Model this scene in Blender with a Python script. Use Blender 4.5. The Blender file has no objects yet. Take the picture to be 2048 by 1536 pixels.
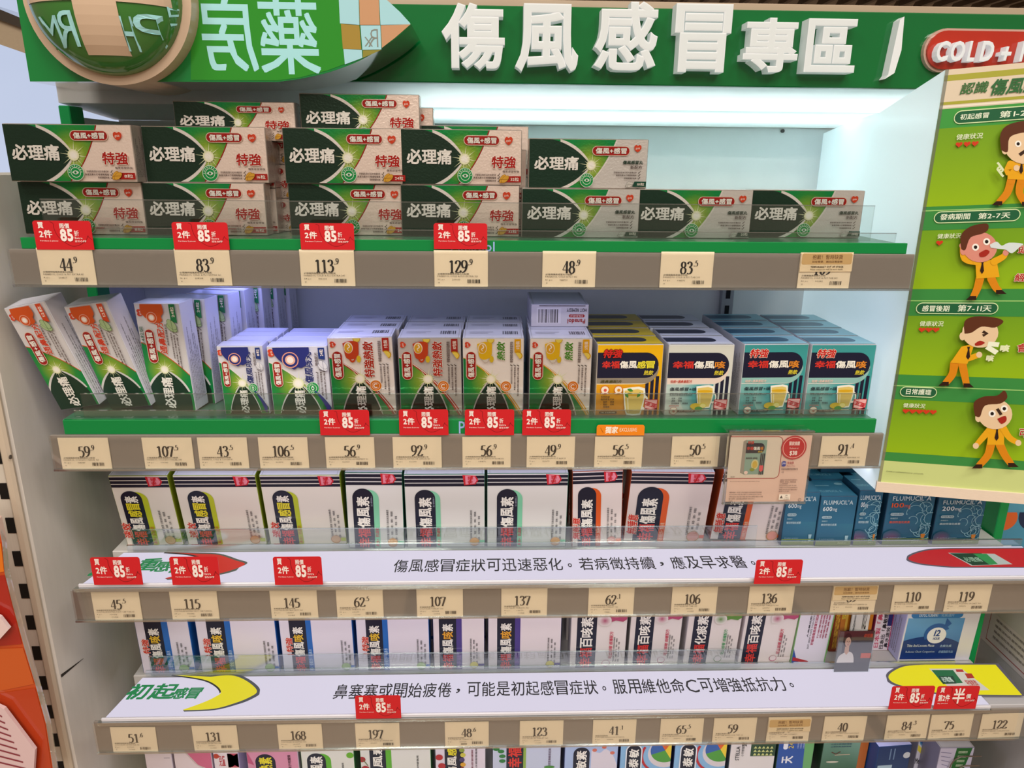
import bpy, math, random
import numpy as np
from mathutils import Matrix, Vector

# ------------------------------------------------------------------ camera, world, light, exposure
SC = bpy.context.scene
COL = SC.collection
random.seed(7)
ZC = 1.5                       # camera height above the floor
FPX, PITCH, YAW, ROLL = 1473.4, math.radians(16.586), math.radians(1.950), math.radians(-0.5656)
_f = np.array([math.sin(YAW) * math.cos(PITCH), math.cos(YAW) * math.cos(PITCH), -math.sin(PITCH)])
_r0 = np.array([math.cos(YAW), -math.sin(YAW), 0.0])
_d0 = np.cross(_f, _r0)
_c, _s = math.cos(ROLL), math.sin(ROLL)
CR, CD = _c * _r0 + _s * _d0, -_s * _r0 + _c * _d0
cam = bpy.data.cameras.new('camera')
cam.sensor_width = 36.0
cam.lens = 36.0 * FPX / 2048
cam.clip_start, cam.clip_end = 0.02, 50
cam_o = bpy.data.objects.new('camera', cam)
COL.objects.link(cam_o)
cam_o.matrix_world = Matrix(((CR[0], -CD[0], -_f[0], 0), (CR[1], -CD[1], -_f[1], 0), (CR[2], -CD[2], -_f[2], ZC), (0, 0, 0, 1)))
SC.camera = cam_o
SC.view_settings.view_transform = 'Standard'
SC.view_settings.look = 'None'
SC.view_settings.exposure = 0.0
SC.view_settings.gamma = 1.0
SC.view_settings.use_curve_mapping = False

def lin(v):
    v = v / 255.0
    return v / 12.92 if v <= 0.04045 else ((v + 0.055) / 1.055) ** 2.4
_hc = {}
def hx(h, k=1.0):
    key = (h, k)
    if key not in _hc:
        h2 = h.lstrip('#')
        _hc[key] = tuple(min(1.0, lin(int(h2[i:i + 2], 16)) * k) for i in (0, 2, 4))
    return _hc[key]

world = bpy.data.worlds.new('shop_air')
SC.world = world
world.use_nodes = True
nt = world.node_tree
bg = nt.nodes['Background']
tc = nt.nodes.new('ShaderNodeTexCoord')
sx = nt.nodes.new('ShaderNodeSeparateXYZ')
rp = nt.nodes.new('ShaderNodeValToRGB')
mr = nt.nodes.new('ShaderNodeMapRange')
mr.inputs['From Min'].default_value, mr.inputs['From Max'].default_value = -1.0, 1.0
nt.links.new(tc.outputs['Generated'], sx.inputs[0])
nt.links.new(sx.outputs['Z'], mr.inputs['Value'])
nt.links.new(mr.outputs['Result'], rp.inputs['Fac'])
nt.links.new(rp.outputs['Color'], bg.inputs['Color'])
el = rp.color_ramp.elements
el[0].position, el[0].color = 0.30, (*hx('#a08a78'), 1)
el[1].position, el[1].color = 0.75, (*hx('#e6dccf'), 1)
e = rp.color_ramp.elements.new(0.5); e.color = (*hx('#c4ab98'), 1)
bg.inputs['Strength'].default_value = 0.52

def area(name, loc, size, power, color, direction=(0, 0, -1), size_y=None, spread=None):
    L = bpy.data.lights.new(name, 'AREA')
    L.energy, L.color = power, color
    L.size = size
    if size_y:
        L.shape = 'RECTANGLE'; L.size_y = size_y
    if spread:
        L.spread = spread
    o = bpy.data.objects.new(name, L)
    COL.objects.link(o)
    o.location = loc
    o.rotation_euler = Vector(direction).to_track_quat('-Z', 'Y').to_euler()
    return o
WARM, COOL, LILAC, CYAN = (1, 0.92, 0.82), (0.80, 0.95, 1.0), (0.58, 0.60, 1.0), (0.70, 0.95, 1.0)
for i, (x, y) in enumerate([(-0.9, -0.35), (0.1, -0.35), (1.1, -0.35), (-0.4, -1.4), (0.7, -1.4), (-0.5, -2.5), (0.8, -2.5)]):
    area('ceiling_and_fill_light', (x, y, ZC + 1.35), 0.5, 13 if y > -2 else 30, WARM, size_y=0.5)  # rearmost pair is stronger fill, added to brighten the lower shelf fronts
area('header_tube_light', (0.32, 0.965, ZC + 0.0855), 0.85, 1.3, CYAN, (0, -0.12, -1), 0.014)
area('shelf_tube_light', (0.02, 0.80, ZC - 0.124), 0.80, 0.16, (0.62, 0.64, 1.0), (0, 0.6, -1), 0.012)
area('shelf_tube_light', (-0.26, 0.86, ZC - 0.124), 0.36, 0.20, (0.33, 0.36, 1.0), (0.1, 0.1, -1), 0.012)
area('shelf_tube_light', (0.08, 0.80, ZC - 0.333), 0.95, 0.22, (0.86, 0.84, 1.0), (0, 0.5, -1), 0.012)
area('shelf_tube_light', (0.08, 0.80, ZC - 0.519), 0.95, 0.24, (0.86, 0.84, 1.0), (0, 0.5, -1), 0.012)
area('shelf_tube_light', (0.08, 0.80, ZC - 0.703), 0.95, 0.35, (0.80, 0.82, 1.0), (0, 0.5, -1), 0.012)

# ------------------------------------------------------------------ pixel -> place helpers
def ray(u, v):
    return (u - 1024) / FPX * CR + (v - 768) / FPX * CD + _f
def aty(u, v, Y):
    w = ray(u, v); w = w * (Y / w[1]); return np.array([w[0], w[1], w[2] + ZC])
def atz(u, v, z):
    w = ray(u, v); w = w * ((z - ZC) / w[2]); return np.array([w[0], w[1], w[2] + ZC])
def atx(u, v, X):
    w = ray(u, v); w = w * (X / w[0]); return np.array([w[0], w[1], w[2] + ZC])
def depth_for(u0, u1, v, width):
    a, b = ray(u0, v), ray(u1, v)
    return width / (b[0] / b[1] - a[0] / a[1])

# ------------------------------------------------------------------ materials
MATS = {}
def node_mat(name):
    m = bpy.data.materials.new(name); m.use_nodes = True
    return m, m.node_tree, m.node_tree.nodes['Principled BSDF']
def attr_mat(name, rough=0.5, metal=0.0, spec=0.4, bump=0.0, scale=300.0, coat=0.0, tint=0.0):
    m, t, b = node_mat(name)
    a = t.nodes.new('ShaderNodeAttribute'); a.attribute_name = 'Col'
    src = a.outputs['Color']
    if tint:
        n = t.nodes.new('ShaderNodeTexNoise'); n.inputs['Scale'].default_value = 25.0; n.inputs['Detail'].default_value = 4
        mr_ = t.nodes.new('ShaderNodeMapRange'); mr_.inputs['To Min'].default_value = 1 - tint; mr_.inputs['To Max'].default_value = 1 + tint * 0.3
        mx = t.nodes.new('ShaderNodeMix'); mx.data_type = 'RGBA'; mx.blend_type = 'MULTIPLY'; mx.inputs['Factor'].default_value = 1
        t.links.new(n.outputs['Fac'], mr_.inputs['Value'])
        t.links.new(src, mx.inputs['A']); t.links.new(mr_.outputs['Result'], mx.inputs['B'])
        src = mx.outputs['Result']
    t.links.new(src, b.inputs['Base Color'])
    b.inputs['Roughness'].default_value = rough
    b.inputs['Metallic'].default_value = metal
    b.inputs['Specular IOR Level'].default_value = spec
    b.inputs['Coat Weight'].default_value = coat
    if bump:
        n = t.nodes.new('ShaderNodeTexNoise'); n.inputs['Scale'].default_value = scale; n.inputs['Detail'].default_value = 2
        co = t.nodes.new('ShaderNodeTexCoord'); t.links.new(co.outputs['Object'], n.inputs['Vector'])
        bp = t.nodes.new('ShaderNodeBump'); bp.inputs['Strength'].default_value = bump; bp.inputs['Distance'].default_value = 0.0006
        t.links.new(n.outputs['Fac'], bp.inputs['Height']); t.links.new(bp.outputs['Normal'], b.inputs['Normal'])
    MATS[name] = m
    return m
attr_mat('paper', 0.5, 0, 0.3)
attr_mat('card', 0.32, 0, 0.4)
attr_mat('foil', 0.27, 0.55, 0.5, bump=0.35, scale=420)
attr_mat('gloss', 0.10, 0, 0.5, coat=0.3)
attr_mat('plastic', 0.28, 0, 0.4)
attr_mat('painted', 0.5, 0, 0.3, tint=0.10)
attr_mat('chrome', 0.07, 0.95, 0.5)
attr_mat('dark', 0.6, 0, 0.2)
def emit_mat(name, strength, diffuse=0.0):
    m = bpy.data.materials.new(name); m.use_nodes = True
    t = m.node_tree; b = t.nodes['Principled BSDF']
    a = t.nodes.new('ShaderNodeAttribute'); a.attribute_name = 'Col'
    t.links.new(a.outputs['Color'], b.inputs['Emission Color']); b.inputs['Emission Strength'].default_value = strength
    b.inputs['Base Color'].default_value = (diffuse, diffuse, diffuse, 1); b.inputs['Roughness'].default_value = 0.45; b.inputs['Specular IOR Level'].default_value = 0.15
    MATS[name] = m
emit_mat('backlit', 0.84, 0.02)
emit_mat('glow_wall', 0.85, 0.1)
emit_mat('lit_letter', 0.30, 0.55)
def clear_mat(name, color, opaque, rough=0.04):
    m = bpy.data.materials.new(name); m.use_nodes = True
    t = m.node_tree
    for n in list(t.nodes):
        if n.type != 'OUTPUT_MATERIAL': t.nodes.remove(n)
    out = [n for n in t.nodes if n.type == 'OUTPUT_MATERIAL'][0]
    tr = t.nodes.new('ShaderNodeBsdfTransparent'); tr.inputs[0].default_value = (*color, 1)
    gl = t.nodes.new('ShaderNodeBsdfAnisotropic'); gl.inputs['Color'].default_value = (0.9, 0.92, 0.92, 1); gl.inputs['Roughness'].default_value = rough
    fr = t.nodes.new('ShaderNodeLayerWeight'); fr.inputs['Blend'].default_value = 0.25
    mr_ = t.nodes.new('ShaderNodeMapRange'); mr_.inputs['To Min'].default_value = opaque; mr_.inputs['To Max'].default_value = min(1, opaque + 0.5)
    mx = t.nodes.new('ShaderNodeMixShader')
    t.links.new(fr.outputs['Facing'], mr_.inputs['Value']); t.links.new(mr_.outputs['Result'], mx.inputs['Fac'])
    t.links.new(tr.outputs[0], mx.inputs[1]); t.links.new(gl.outputs[0], mx.inputs[2]); t.links.new(mx.outputs[0], out.inputs['Surface'])
    MATS[name] = m
clear_mat('acrylic', (0.94, 0.965, 0.96), 0.05)
clear_mat('acrylic_edge', (0.80, 0.88, 0.88), 0.45, 0.15)
clear_mat('cover', (0.97, 0.97, 0.96), 0.05)
# frosted wing of the poster light box: backlit milky acrylic that stays slightly see-through
m = bpy.data.materials.new('milky_acrylic'); m.use_nodes = True
t = m.node_tree; b = t.nodes['Principled BSDF']; out = [n for n in t.nodes if n.type == 'OUTPUT_MATERIAL'][0]
b.inputs['Base Color'].default_value = (0.80, 0.86, 0.87, 1); b.inputs['Roughness'].default_value = 0.3
b.inputs['Emission Color'].default_value = (0.66, 0.86, 0.93, 1); b.inputs['Emission Strength'].default_value = 0.34
tr = t.nodes.new('ShaderNodeBsdfTransparent'); mx = t.nodes.new('ShaderNodeMixShader'); mx.inputs['Fac'].default_value = 0.88
t.links.new(tr.outputs[0], mx.inputs[1]); t.links.new(b.outputs[0], mx.inputs[2]); t.links.new(mx.outputs[0], out.inputs['Surface'])
MATS['milky'] = m
# thin white diffuser sheet of the header canopy: lets the tube inside shine through
m = bpy.data.materials.new('diffuser_sheet'); m.use_nodes = True
t = m.node_tree; b = t.nodes['Principled BSDF']; out = [n for n in t.nodes if n.type == 'OUTPUT_MATERIAL'][0]
b.inputs['Base Color'].default_value = (0.80, 0.80, 0.79, 1); b.inputs['Roughness'].default_value = 0.4
tl = t.nodes.new('ShaderNodeBsdfTranslucent'); tl.inputs['Color'].default_value = (0.85, 0.86, 0.86, 1); mx = t.nodes.new('ShaderNodeMixShader'); mx.inputs['Fac'].default_value = 0.4
t.links.new(b.outputs[0], mx.inputs[1]); t.links.new(tl.outputs[0], mx.inputs[2]); t.links.new(mx.outputs[0], out.inputs['Surface'])
MATS['diffuser'] = m
# slotted floor tile
m, t, b = node_mat('floor_tile')
n = t.nodes.new('ShaderNodeTexBrick'); n.inputs['Scale'].default_value = 2.2; n.inputs['Color1'].default_value = (*hx('#a98d74'), 1); n.inputs['Color2'].default_value = (*hx('#9d826b'), 1); n.inputs['Mortar'].default_value = (*hx('#6d5a4b'), 1)
n.offset = 0; n.inputs['Mortar Size'].default_value = 0.008
t.links.new(n.outputs['Color'], b.inputs['Base Color']); b.inputs['Roughness'].default_value = 0.35
MATS['floor_tile'] = m

# ------------------------------------------------------------------ mesh builder with printed colour per face corner
class MB:
    def __init__(self):
        self.v, self.n, self.f, self.c, self.m, self.fins = [], 0, [], [], [], []
    def _fin(self, fin):
        if fin not in self.fins: self.fins.append(fin)
        return self.fins.index(fin)
    def add(self, verts, faces, col, fin='paper'):
        k = self._fin(fin)
        self.v.append(np.asarray(verts, dtype=float)); o = self.n; self.n += len(verts)
        for i, f in enumerate(faces):
            self.f.append(tuple(o + j for j in f)); self.m.append(k)
            self.c.append(col)
    def face(self, verts, col, fin='paper', corner=None):
        k = self._fin(fin)
        self.v.append(np.asarray(verts, dtype=float)); o = self.n; self.n += len(verts)
        self.f.append(tuple(range(o, self.n))); self.m.append(k); self.c.append(corner if corner is not None else col)
    def box(self, lo, hi, col, fin='paper', bev=0.0):
        x0, y0, z0 = lo; x1, y1, z1 = hi
        b = min(bev, (x1 - x0) / 3, (y1 - y0) / 3, (z1 - z0) / 3)
        if b <= 0:
            V = [(x, y, z) for z in (z0, z1) for y in (y0, y1) for x in (x0, x1)]
            F = [(0, 2, 3, 1), (4, 5, 7, 6), (0, 1, 5, 4), (2, 6, 7, 3), (0, 4, 6, 2), (1, 3, 7, 5)]
            self.add(V, F, col, fin); return
        V, idx = [], {}
        X, Y, Z = (x0, x1), (y0, y1), (z0, z1)
        def vid(i, j, k, ax):
            key = (i, j, k, ax)
            if key not in idx:
                p = [X[i] + (b if i == 0 else -b), Y[j] + (b if j == 0 else -b), Z[k] + (b if k == 0 else -b)]
                p[ax] = (X, Y, Z)[ax][(i, j, k)[ax]]
                idx[key] = len(V); V.append(tuple(p))
            return idx[key]
        F = []
        for ax in range(3):
            o = [a for a in range(3) if a != ax]
            for sgn in (0, 1):
                q = []
                for (p, r) in ((0, 0), (1, 0), (1, 1), (0, 1)):
                    c = [0, 0, 0]; c[ax] = sgn; c[o[0]] = p; c[o[1]] = r
                    q.append(vid(*c, ax))
                flip = (sgn == 0) ^ (ax == 1)
                F.append(tuple(reversed(q)) if flip else tuple(q))
        for ax in range(3):       # edges along axis ax
            o = [a for a in range(3) if a != ax]
            for p in (0, 1):
                for r in (0, 1):
                    c0 = [0, 0, 0]; c1 = [0, 0, 0]; c1[ax] = 1
                    c0[o[0]] = c1[o[0]] = p; c0[o[1]] = c1[o[1]] = r
                    F.append((vid(*c0, o[0]), vid(*c1, o[0]), vid(*c1, o[1]), vid(*c0, o[1])))
        for i in (0, 1):
            for j in (0, 1):
                for k in (0, 1):
                    F.append((vid(i, j, k, 0), vid(i, j, k, 1), vid(i, j, k, 2)))
        self.add(V, F, col, fin)
    def tube(self, p0, p1, r, col, fin='plastic', n=12):
        p0, p1 = Vector(p0), Vector(p1); d = (p1 - p0).normalized()
        a = d.orthogonal().normalized(); c = d.cross(a)
        V = [tuple(p + a * (r * math.cos(2 * math.pi * i / n)) + c * (r * math.sin(2 * math.pi * i / n))) for p in (p0, p1) for i in range(n)]
        F = [(i, (i + 1) % n, n + (i + 1) % n, n + i) for i in range(n)] + [tuple(range(n))[::-1], tuple(range(n, 2 * n))]
        self.add(V, F, col, fin)
    def prism(self, pts, vec, col, fin='plastic', side=None, cap0=True):
        n = len(pts); pts = [Vector(p) for p in pts]; vec = Vector(vec)
        V = [tuple(p) for p in pts] + [tuple(p + vec) for p in pts]
        self.add(V, ([tuple(range(n))] if cap0 else []) + [tuple(range(2 * n - 1, n - 1, -1))], col, fin)
        V2 = V
        self.add(V2, [(i, n + i, n + (i + 1) % n, (i + 1) % n) for i in range(n)], side or col, fin)
    def mesh(self, name):
        me = bpy.data.meshes.new(name)
        V = np.concatenate(self.v) if self.v else np.zeros((0, 3))
        me.from_pydata(V.tolist(), [], self.f)
        for f in self.fins: me.materials.append(MATS[f])
        if self.f:
            me.polygons.foreach_set('material_index', self.m)
            at = me.color_attributes.new('Col', 'FLOAT_COLOR', 'CORNER')
            buf = []
            for f, c in zip(self.f, self.c):
                if isinstance(c, list):
                    for q in c: buf.extend((q[0], q[1], q[2], 1.0))
                else:
                    buf.extend((c[0], c[1], c[2], 1.0) * len(f))
            at.data.foreach_set('color', buf)
        me.update()
        return me
    def build(self, name, parent=None, matrix=None):
        return link(name, self.mesh(name), parent, matrix)
def link(name, me, parent=None, matrix=None):
    o = bpy.data.objects.new(name, me); COL.objects.link(o)
    if parent is not None: o.parent = parent
    if matrix is not None: o.matrix_local = matrix
    return o
def tag(o, label=None, cat=None, group=None, kind=None):
    if label: o['label'] = label
    if cat: o['category'] = cat
    if group: o['group'] = group
    if kind: o['kind'] = kind
    return o
def thing(name, label, cat, matrix=None, group=None):
    o = bpy.data.objects.new(name, None); o.empty_display_size = 0.02; COL.objects.link(o)
    if matrix is not None: o.matrix_world = matrix
    return tag(o, label, cat, group)

# ------------------------------------------------------------------ glyphs and printed artwork
_gl = {}
def glyph(ch, bold=0.0, res=2):
    bold = max(-0.02, min(bold, 0.0)); key = (ch, bold, res)
    if key in _gl: return _gl[key]
    cu = bpy.data.curves.new('g', 'FONT'); cu.body = ch; cu.size = 1.0
    cu.resolution_u = res; cu.fill_mode = 'FRONT'; cu.offset = min(bold, 0.0)
    ob = bpy.data.objects.new('g', cu); COL.objects.link(ob)
    dg = bpy.context.evaluated_depsgraph_get()
    me = bpy.data.meshes.new_from_object(ob.evaluated_get(dg))
    n = len(me.vertices); co = np.zeros(n * 3)
    me.vertices.foreach_get('co', co); co = co.reshape(-1, 3)[:, :2].copy()
    F = [tuple(p.vertices) for p in me.polygons]
    bpy.data.objects.remove(ob); bpy.data.curves.remove(cu); bpy.data.meshes.remove(me)
    if ord(ch) > 0x2000: adv = 1.0
    elif n: adv = co[:, 0].max() + 0.07
    else: adv = 0.3
    _gl[key] = (co, F, adv)
    return _gl[key]
def layout(text, bold=0.0, res=2, shear=0.0, gap=0.0):
    x, out = 0.0, []
    for ch in text:
        if ch == ' ': x += 0.3; continue
        co, F, adv = glyph(ch, bold, res)
        if len(co):
            c = co.copy(); c[:, 0] += x
            c[:, 0] += shear * c[:, 1]
            out.append((ch, c, F))
        x += adv + gap
    if not out: return out, (0, 0, 1, 1)
    A = np.concatenate([c for _, c, _ in out])
    return out, (A[:, 0].min(), A[:, 1].min(), A[:, 0].max(), A[:, 1].max())

DZ = 5e-5
class Art:
    """Flat printing on a panel: s runs along the reading direction, t down from the top of the text, both 0..1."""
    def __init__(self, W, H, o=(0, 0, 0), ex=(1, 0, 0), ey=(0, 0, 1), n=(0, -1, 0), rot=False, fin='card', lift=2e-4, clip=True):
        self.W, self.H, self.rot, self.fin, self.clip = W, H, rot, fin, clip
        self.o, self.ex, self.ey, self.nn = (np.array(a, dtype=float) for a in (o, ex, ey, n))
        self.k = 0; self.lift = lift
        self.main = MB(); self.parts = {}; self.mb = self.main
        self.L, self.h = (H, W) if rot else (W, H)          # metric length along s and along t
    def part(self, name=None):
        if name is None: self.mb = self.main
        else: self.mb = self.parts.setdefault(name, MB())
        return self
    def to3(self, st):
        st = np.asarray(st, dtype=float)
        if self.rot: x, y = st[:, 1] * self.W, st[:, 0] * self.H
        else: x, y = st[:, 0] * self.W, (1 - st[:, 1]) * self.H
        return self.o + np.outer(x, self.ex) + np.outer(y, self.ey) + self.nn * (self.lift + self.k * DZ)
    def _clip(self, P):
        for ax, lim, sg in ((0, 0, 1), (0, 1, -1), (1, 0, 1), (1, 1, -1)):
            Q = []
            for i in range(len(P)):
                a, b = P[i - 1], P[i]
                ia, ib = sg * (a[ax] - lim) >= 0, sg * (b[ax] - lim) >= 0
                if ia != ib:
                    f = (lim - a[ax]) / (b[ax] - a[ax]); Q.append([p + (q - p) * f for p, q in zip(a, b)])
                if ib: Q.append(list(b))
            P = Q
            if len(P) < 3: return []
        return P
    def poly(self, pts, col, fin=None, up=True):
        if isinstance(col, str): col = hx(col)
        if up: self.k += 1
        P = [list(map(float, p)) for p in pts]
        if self.clip: P = self._clip(P)
        if len(P) < 3: return self
        self.mb.face(self.to3(P), col, fin or self.fin)
        return self
    def rect(self, s0, t0, s1, t1, col, fin=None): return self.poly([(s0, t0), (s1, t0), (s1, t1), (s0, t1)], col, fin)
    def ell(self, s, t, rs, rt, col, n=28, a0=0.0, a1=360.0, fin=None):
        pts = [(s + rs * math.cos(math.radians(a0 + (a1 - a0) * i / n)), t + rt * math.sin(math.radians(a0 + (a1 - a0) * i / n))) for i in range(n + (a1 - a0 < 360))]
        return self.poly(pts, col, fin)
    def disc(self, s, t, r, col, n=28, fin=None):     # true circle, r in fractions of the text height
        return self.ell(s, t, r * self.h / self.L, r, col, n, fin=fin)
    def ring(self, s, t, r, w, col, n=28, a0=0, a1=360):
        if isinstance(col, str): col = hx(col)
        self.k += 1; q = self.h / self.L
        for i in range(n):
            A = [math.radians(a0 + (a1 - a0) * j / n) for j in (i, i + 1)]
            pts = [(s + rr * q * math.cos(a), t + rr * math.sin(a)) for rr, a in ((r, A[0]), (r, A[1]), (r - w, A[1]), (r - w, A[0]))]
            self.poly(pts, col, up=False)
        return self
    def glow(self, s, t, r, stops, n=26, q=None):
        """radial printed blend: stops = [(radius fraction, colour)...]"""
        self.k += 1; q = q or self.h / self.L
        st = [(f, hx(c) if isinstance(c, str) else c) for f, c in stops]
        for (f0, c0), (f1, c1) in zip(st, st[1:]):
            for i in range(n):
                a, b = 2 * math.pi * i / n, 2 * math.pi * (i + 1) / n
                P = [[s + r * f * q * math.cos(x), t + r * f * math.sin(x), *c] for f, x, c in ((f0, a, c0), (f1, a, c1), (f1, b, c1), (f0, b, c0))]
                if f0 == 0: P = [P[0], P[1], P[2]]
                P = self._clip(P) if self.clip else P
                if len(P) >= 3:
                    self.mb.face(self.to3([p[:2] for p in P]), None, self.fin, corner=[tuple(p[2:5]) for p in P])
        return self
    def blend(self, pts, cols, fin=None):
        self.k += 1
        P = [[*p, *(hx(c) if isinstance(c, str) else c)] for p, c in zip(pts, cols)]
        if self.clip: P = self._clip(P)
        if len(P) >= 3: self.mb.face(self.to3([p[:2] for p in P]), None, fin or self.fin, corner=[tuple(p[2:5]) for p in P])
        return self
    def line(self, pts, w, col, w1=None):
        """polyline with width w..w1 in fractions of the text height"""
        if isinstance(col, str): col = hx(col)
        self.k += 1; q = self.h / self.L
        P = [np.array([p[0] / q, p[1]]) for p in pts]; n = len(P); w1 = w if w1 is None else w1
        Lf, Rt = [], []
        for i in range(n):
            d = P[min(i + 1, n - 1)] - P[max(i - 1, 0)]; d = d / (np.linalg.norm(d) + 1e-9); nn = np.array([-d[1], d[0]])
            ww = (w + (w1 - w) * i / (n - 1)) / 2
            Lf.append(P[i] + nn * ww); Rt.append(P[i] - nn * ww)
        for i in range(n - 1):
            self.poly([(p[0] * q, p[1]) for p in (Lf[i], Lf[i + 1], Rt[i + 1], Rt[i])], col, up=False)
        return self
    def pill(self, s0, t0, s1, t1, col, r=None, n=10, corners=(1, 1, 1, 1)):
        h2 = (t1 - t0) / 2 if r is None else r; q = self.h / self.L; P = []
        for (cs, ct, a, on) in ((s1 - h2 * q, t0 + h2, -90, corners[0]), (s1 - h2 * q, t1 - h2, 0, corners[1]), (s0 + h2 * q, t1 - h2, 90, corners[2]), (s0 + h2 * q, t0 + h2, 180, corners[3])):
            if on:
                for i in range(n + 1):
                    x = math.radians(a + 90 * i / n); P.append((cs + h2 * q * math.cos(x), ct + h2 * math.sin(x)))
            else:
                x = math.radians(a + 45); P.append((cs + h2 * q * math.copysign(1, math.cos(x)), ct + h2 * math.copysign(1, math.sin(x))))
        return self.poly(P, col)
    def text(self, txt, s0, t0, s1, t1, col, bold=0.0, shear=0.0, outline=None, ow=0.05, res=2, gap=0.0, cols=None):
        if outline:
            self._text(txt, s0, t0, s1, t1, outline, bold + ow, shear, res, gap, None, bold)
        return self._text(txt, s0, t0, s1, t1, col, bold, shear, res, gap, cols, bold)
    def _text(self, txt, s0, t0, s1, t1, col, bold, shear, res, gap, cols, fitbold):
        self.k += 1
        out, bb = layout(txt, bold, res, shear, gap)
        if fitbold != bold: _, bb = layout(txt, fitbold, res, shear, gap)
        if not out: return self
        w, h = max(bb[2] - bb[0], 1e-6), max(bb[3] - bb[1], 1e-6)
        for i, (ch, c, F) in enumerate(out):
            cc = cols[i % len(cols)] if cols else col
            if isinstance(cc, str): cc = hx(cc)
            u, v = (c[:, 0] - bb[0]) / w, (c[:, 1] - bb[1]) / h
            ex = bold * 0.62
            if ex <= 0.004: SHF = ((0, 0),)
            elif ex <= 0.04: SHF = [(dx * ex * 0.75, dy * ex * 0.75) for dx, dy in ((-1, -1), (1, -1), (1, 1), (-1, 1))]
            else: SHF = [(ex * math.cos(x), ex * math.sin(x)) for x in (math.pi / 4 * i + 0.2 for i in range(8))]
            if ex > 0.004: self.used = max(getattr(self, 'used', 0), 0.2 * len(SHF))
            k0 = self.k
            for n_, (dx, dy) in enumerate(SHF):
                self.k = k0 + 0.2 * n_
                st = np.stack([s0 + (s1 - s0) * (u + dx / w), t1 - (t1 - t0) * (v + dy / h)], axis=1)
                self.mb.add(self.to3(st), F, cc, self.fin)
            self.k = k0
        self.k += getattr(self, 'used', 0); self.used = 0
        return self
    def small(self, txt, s0, t0, s1, t1, col, bold=0.015): return self.text(txt, s0, t0, s1, t1, col, bold, res=1)
    def bars(self, s0, t0, s1, t1, col, n=18, seed=1):
        rnd = random.Random(seed); w = [rnd.choice((1, 1, 2, 3)) for _ in range(2 * n)]; tot = sum(w); x = s0
        if isinstance(col, str): col = hx(col)
        self.k += 1
        for i, q in enumerate(w):
            d = (s1 - s0) * q / tot
            if i % 2 == 0: self.poly([(x, t0), (x + d, t0), (x + d, t1), (x, t1)], col, up=False)
            x += d
        return self
    def finish(self, name, parent):
        o = self.main.build(name, parent) if self.main.f else None
        for k, mb in self.parts.items():
            if mb.f: mb.build(k.split('#')[0], o or parent)
        return o
def bez(p0, p1, p2, p3, n=14):
    return [tuple((1 - u) ** 3 * a + 3 * (1 - u) ** 2 * u * b + 3 * (1 - u) * u * u * c + u ** 3 * d for a, b, c, d in zip(p0, p1, p2, p3)) for u in (i / n for i in range(n + 1))]
def smooth(pts, n=5):
    P = [np.array(p, float) for p in pts]; out = []
    for i in range(len(P) - 1):
        a, b, c, d = P[max(i - 1, 0)], P[i], P[i + 1], P[min(i + 2, len(P) - 1)]
        for j in range(n):
            u = j / n
            out.append(tuple(0.5 * (2 * b + (c - a) * u + (2 * a - 5 * b + 4 * c - d) * u * u + (3 * b - a - 3 * c + d) * u ** 3)))
    out.append(tuple(P[-1])); return out
# ------------------------------------------------------------------ setting
def Z(r): return r + ZC
WHITE, GREEN = hx('#e9e9e6'), hx('#0f9a50')
XL, XR, YB = -0.484, 0.712, 1.04
b_ = MB(); b_.face([(-3, -3, 0), (3, -3, 0), (3, 2.6, 0), (-3, 2.6, 0)], (0.5, 0.5, 0.5), 'floor_tile')
tag(b_.build('floor'), kind='structure')
b_ = MB(); b_.box((-3.0, 2.5, 0), (3.0, 2.56, 2.9), hx('#d8d2c8'), 'painted')
tag(b_.build('wall_back'), kind='structure')
# louvred ceiling strip above the header and the beam that runs towards it
b_ = MB(); b_.box((-3, 0.93, Z(0.30)), (3, 2.5, Z(0.34)), hx('#b9a893'), 'painted')
for i in range(40):
    x = 0.30 + i * 0.035
    b_.prism([(x, 0.93, Z(0.272)), (x + 0.008, 0.93, Z(0.272)), (x + 0.022, 0.93, Z(0.30)), (x + 0.014, 0.93, Z(0.30))], (0, 0.5, 0), hx('#8d7b68'), 'painted')
tag(b_.build('ceiling'), kind='structure')

# the bay: back panel, uprights, plinth
bay = thing('shelving_bay', 'white shelving bay with green uprights carrying all the medicine shelves', 'shelving')
b_ = MB(); b_.box((XL, YB, 0.05), (XR, YB + 0.02, Z(0.0511)), hx('#dfe3e4'), 'painted'); b_.build('back_panel', bay)
for x, y, zt_ in ((-0.487, 0.905, 0.0594), (0.6685, 0.856, -0.372)):
    b_ = MB(); b_.box((x, y, 0.0), (x + 0.0125, y + 0.03, Z(zt_)), GREEN, 'plastic', 0.001); b_.build('upright', bay)
b_ = MB(); b_.box((XL - 0.002, 0.936, 0.05), (XL + 0.004, YB - 0.0005, Z(0.0485)), hx('#d9d6d0'), 'painted'); b_.build('side_panel', bay)
b_ = MB(); b_.box((0.670, 0.887, 0.05), (0.676, YB - 0.0005, Z(-0.372)), hx('#cfcdc9'), 'painted'); b_.build('side_panel', bay)
for u in (464, 1453):
    x = aty(u, 600, 1.035)[0]
    b_ = MB(); b_.box((x - 0.009, 1.030, 0.1), (x + 0.009, 1.0395, Z(-0.122)), hx('#9b9fa4'), 'plastic', 0.001)
    for i in range(50):
        z = Z(-0.13) - i * 0.022
        b_.box((x - 0.003, 1.0292, z - 0.006), (x + 0.003, 1.0302, z + 0.006), hx('#16181c'), 'dark')
    b_.build('slotted_rail', bay)
b_ = MB()
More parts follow.
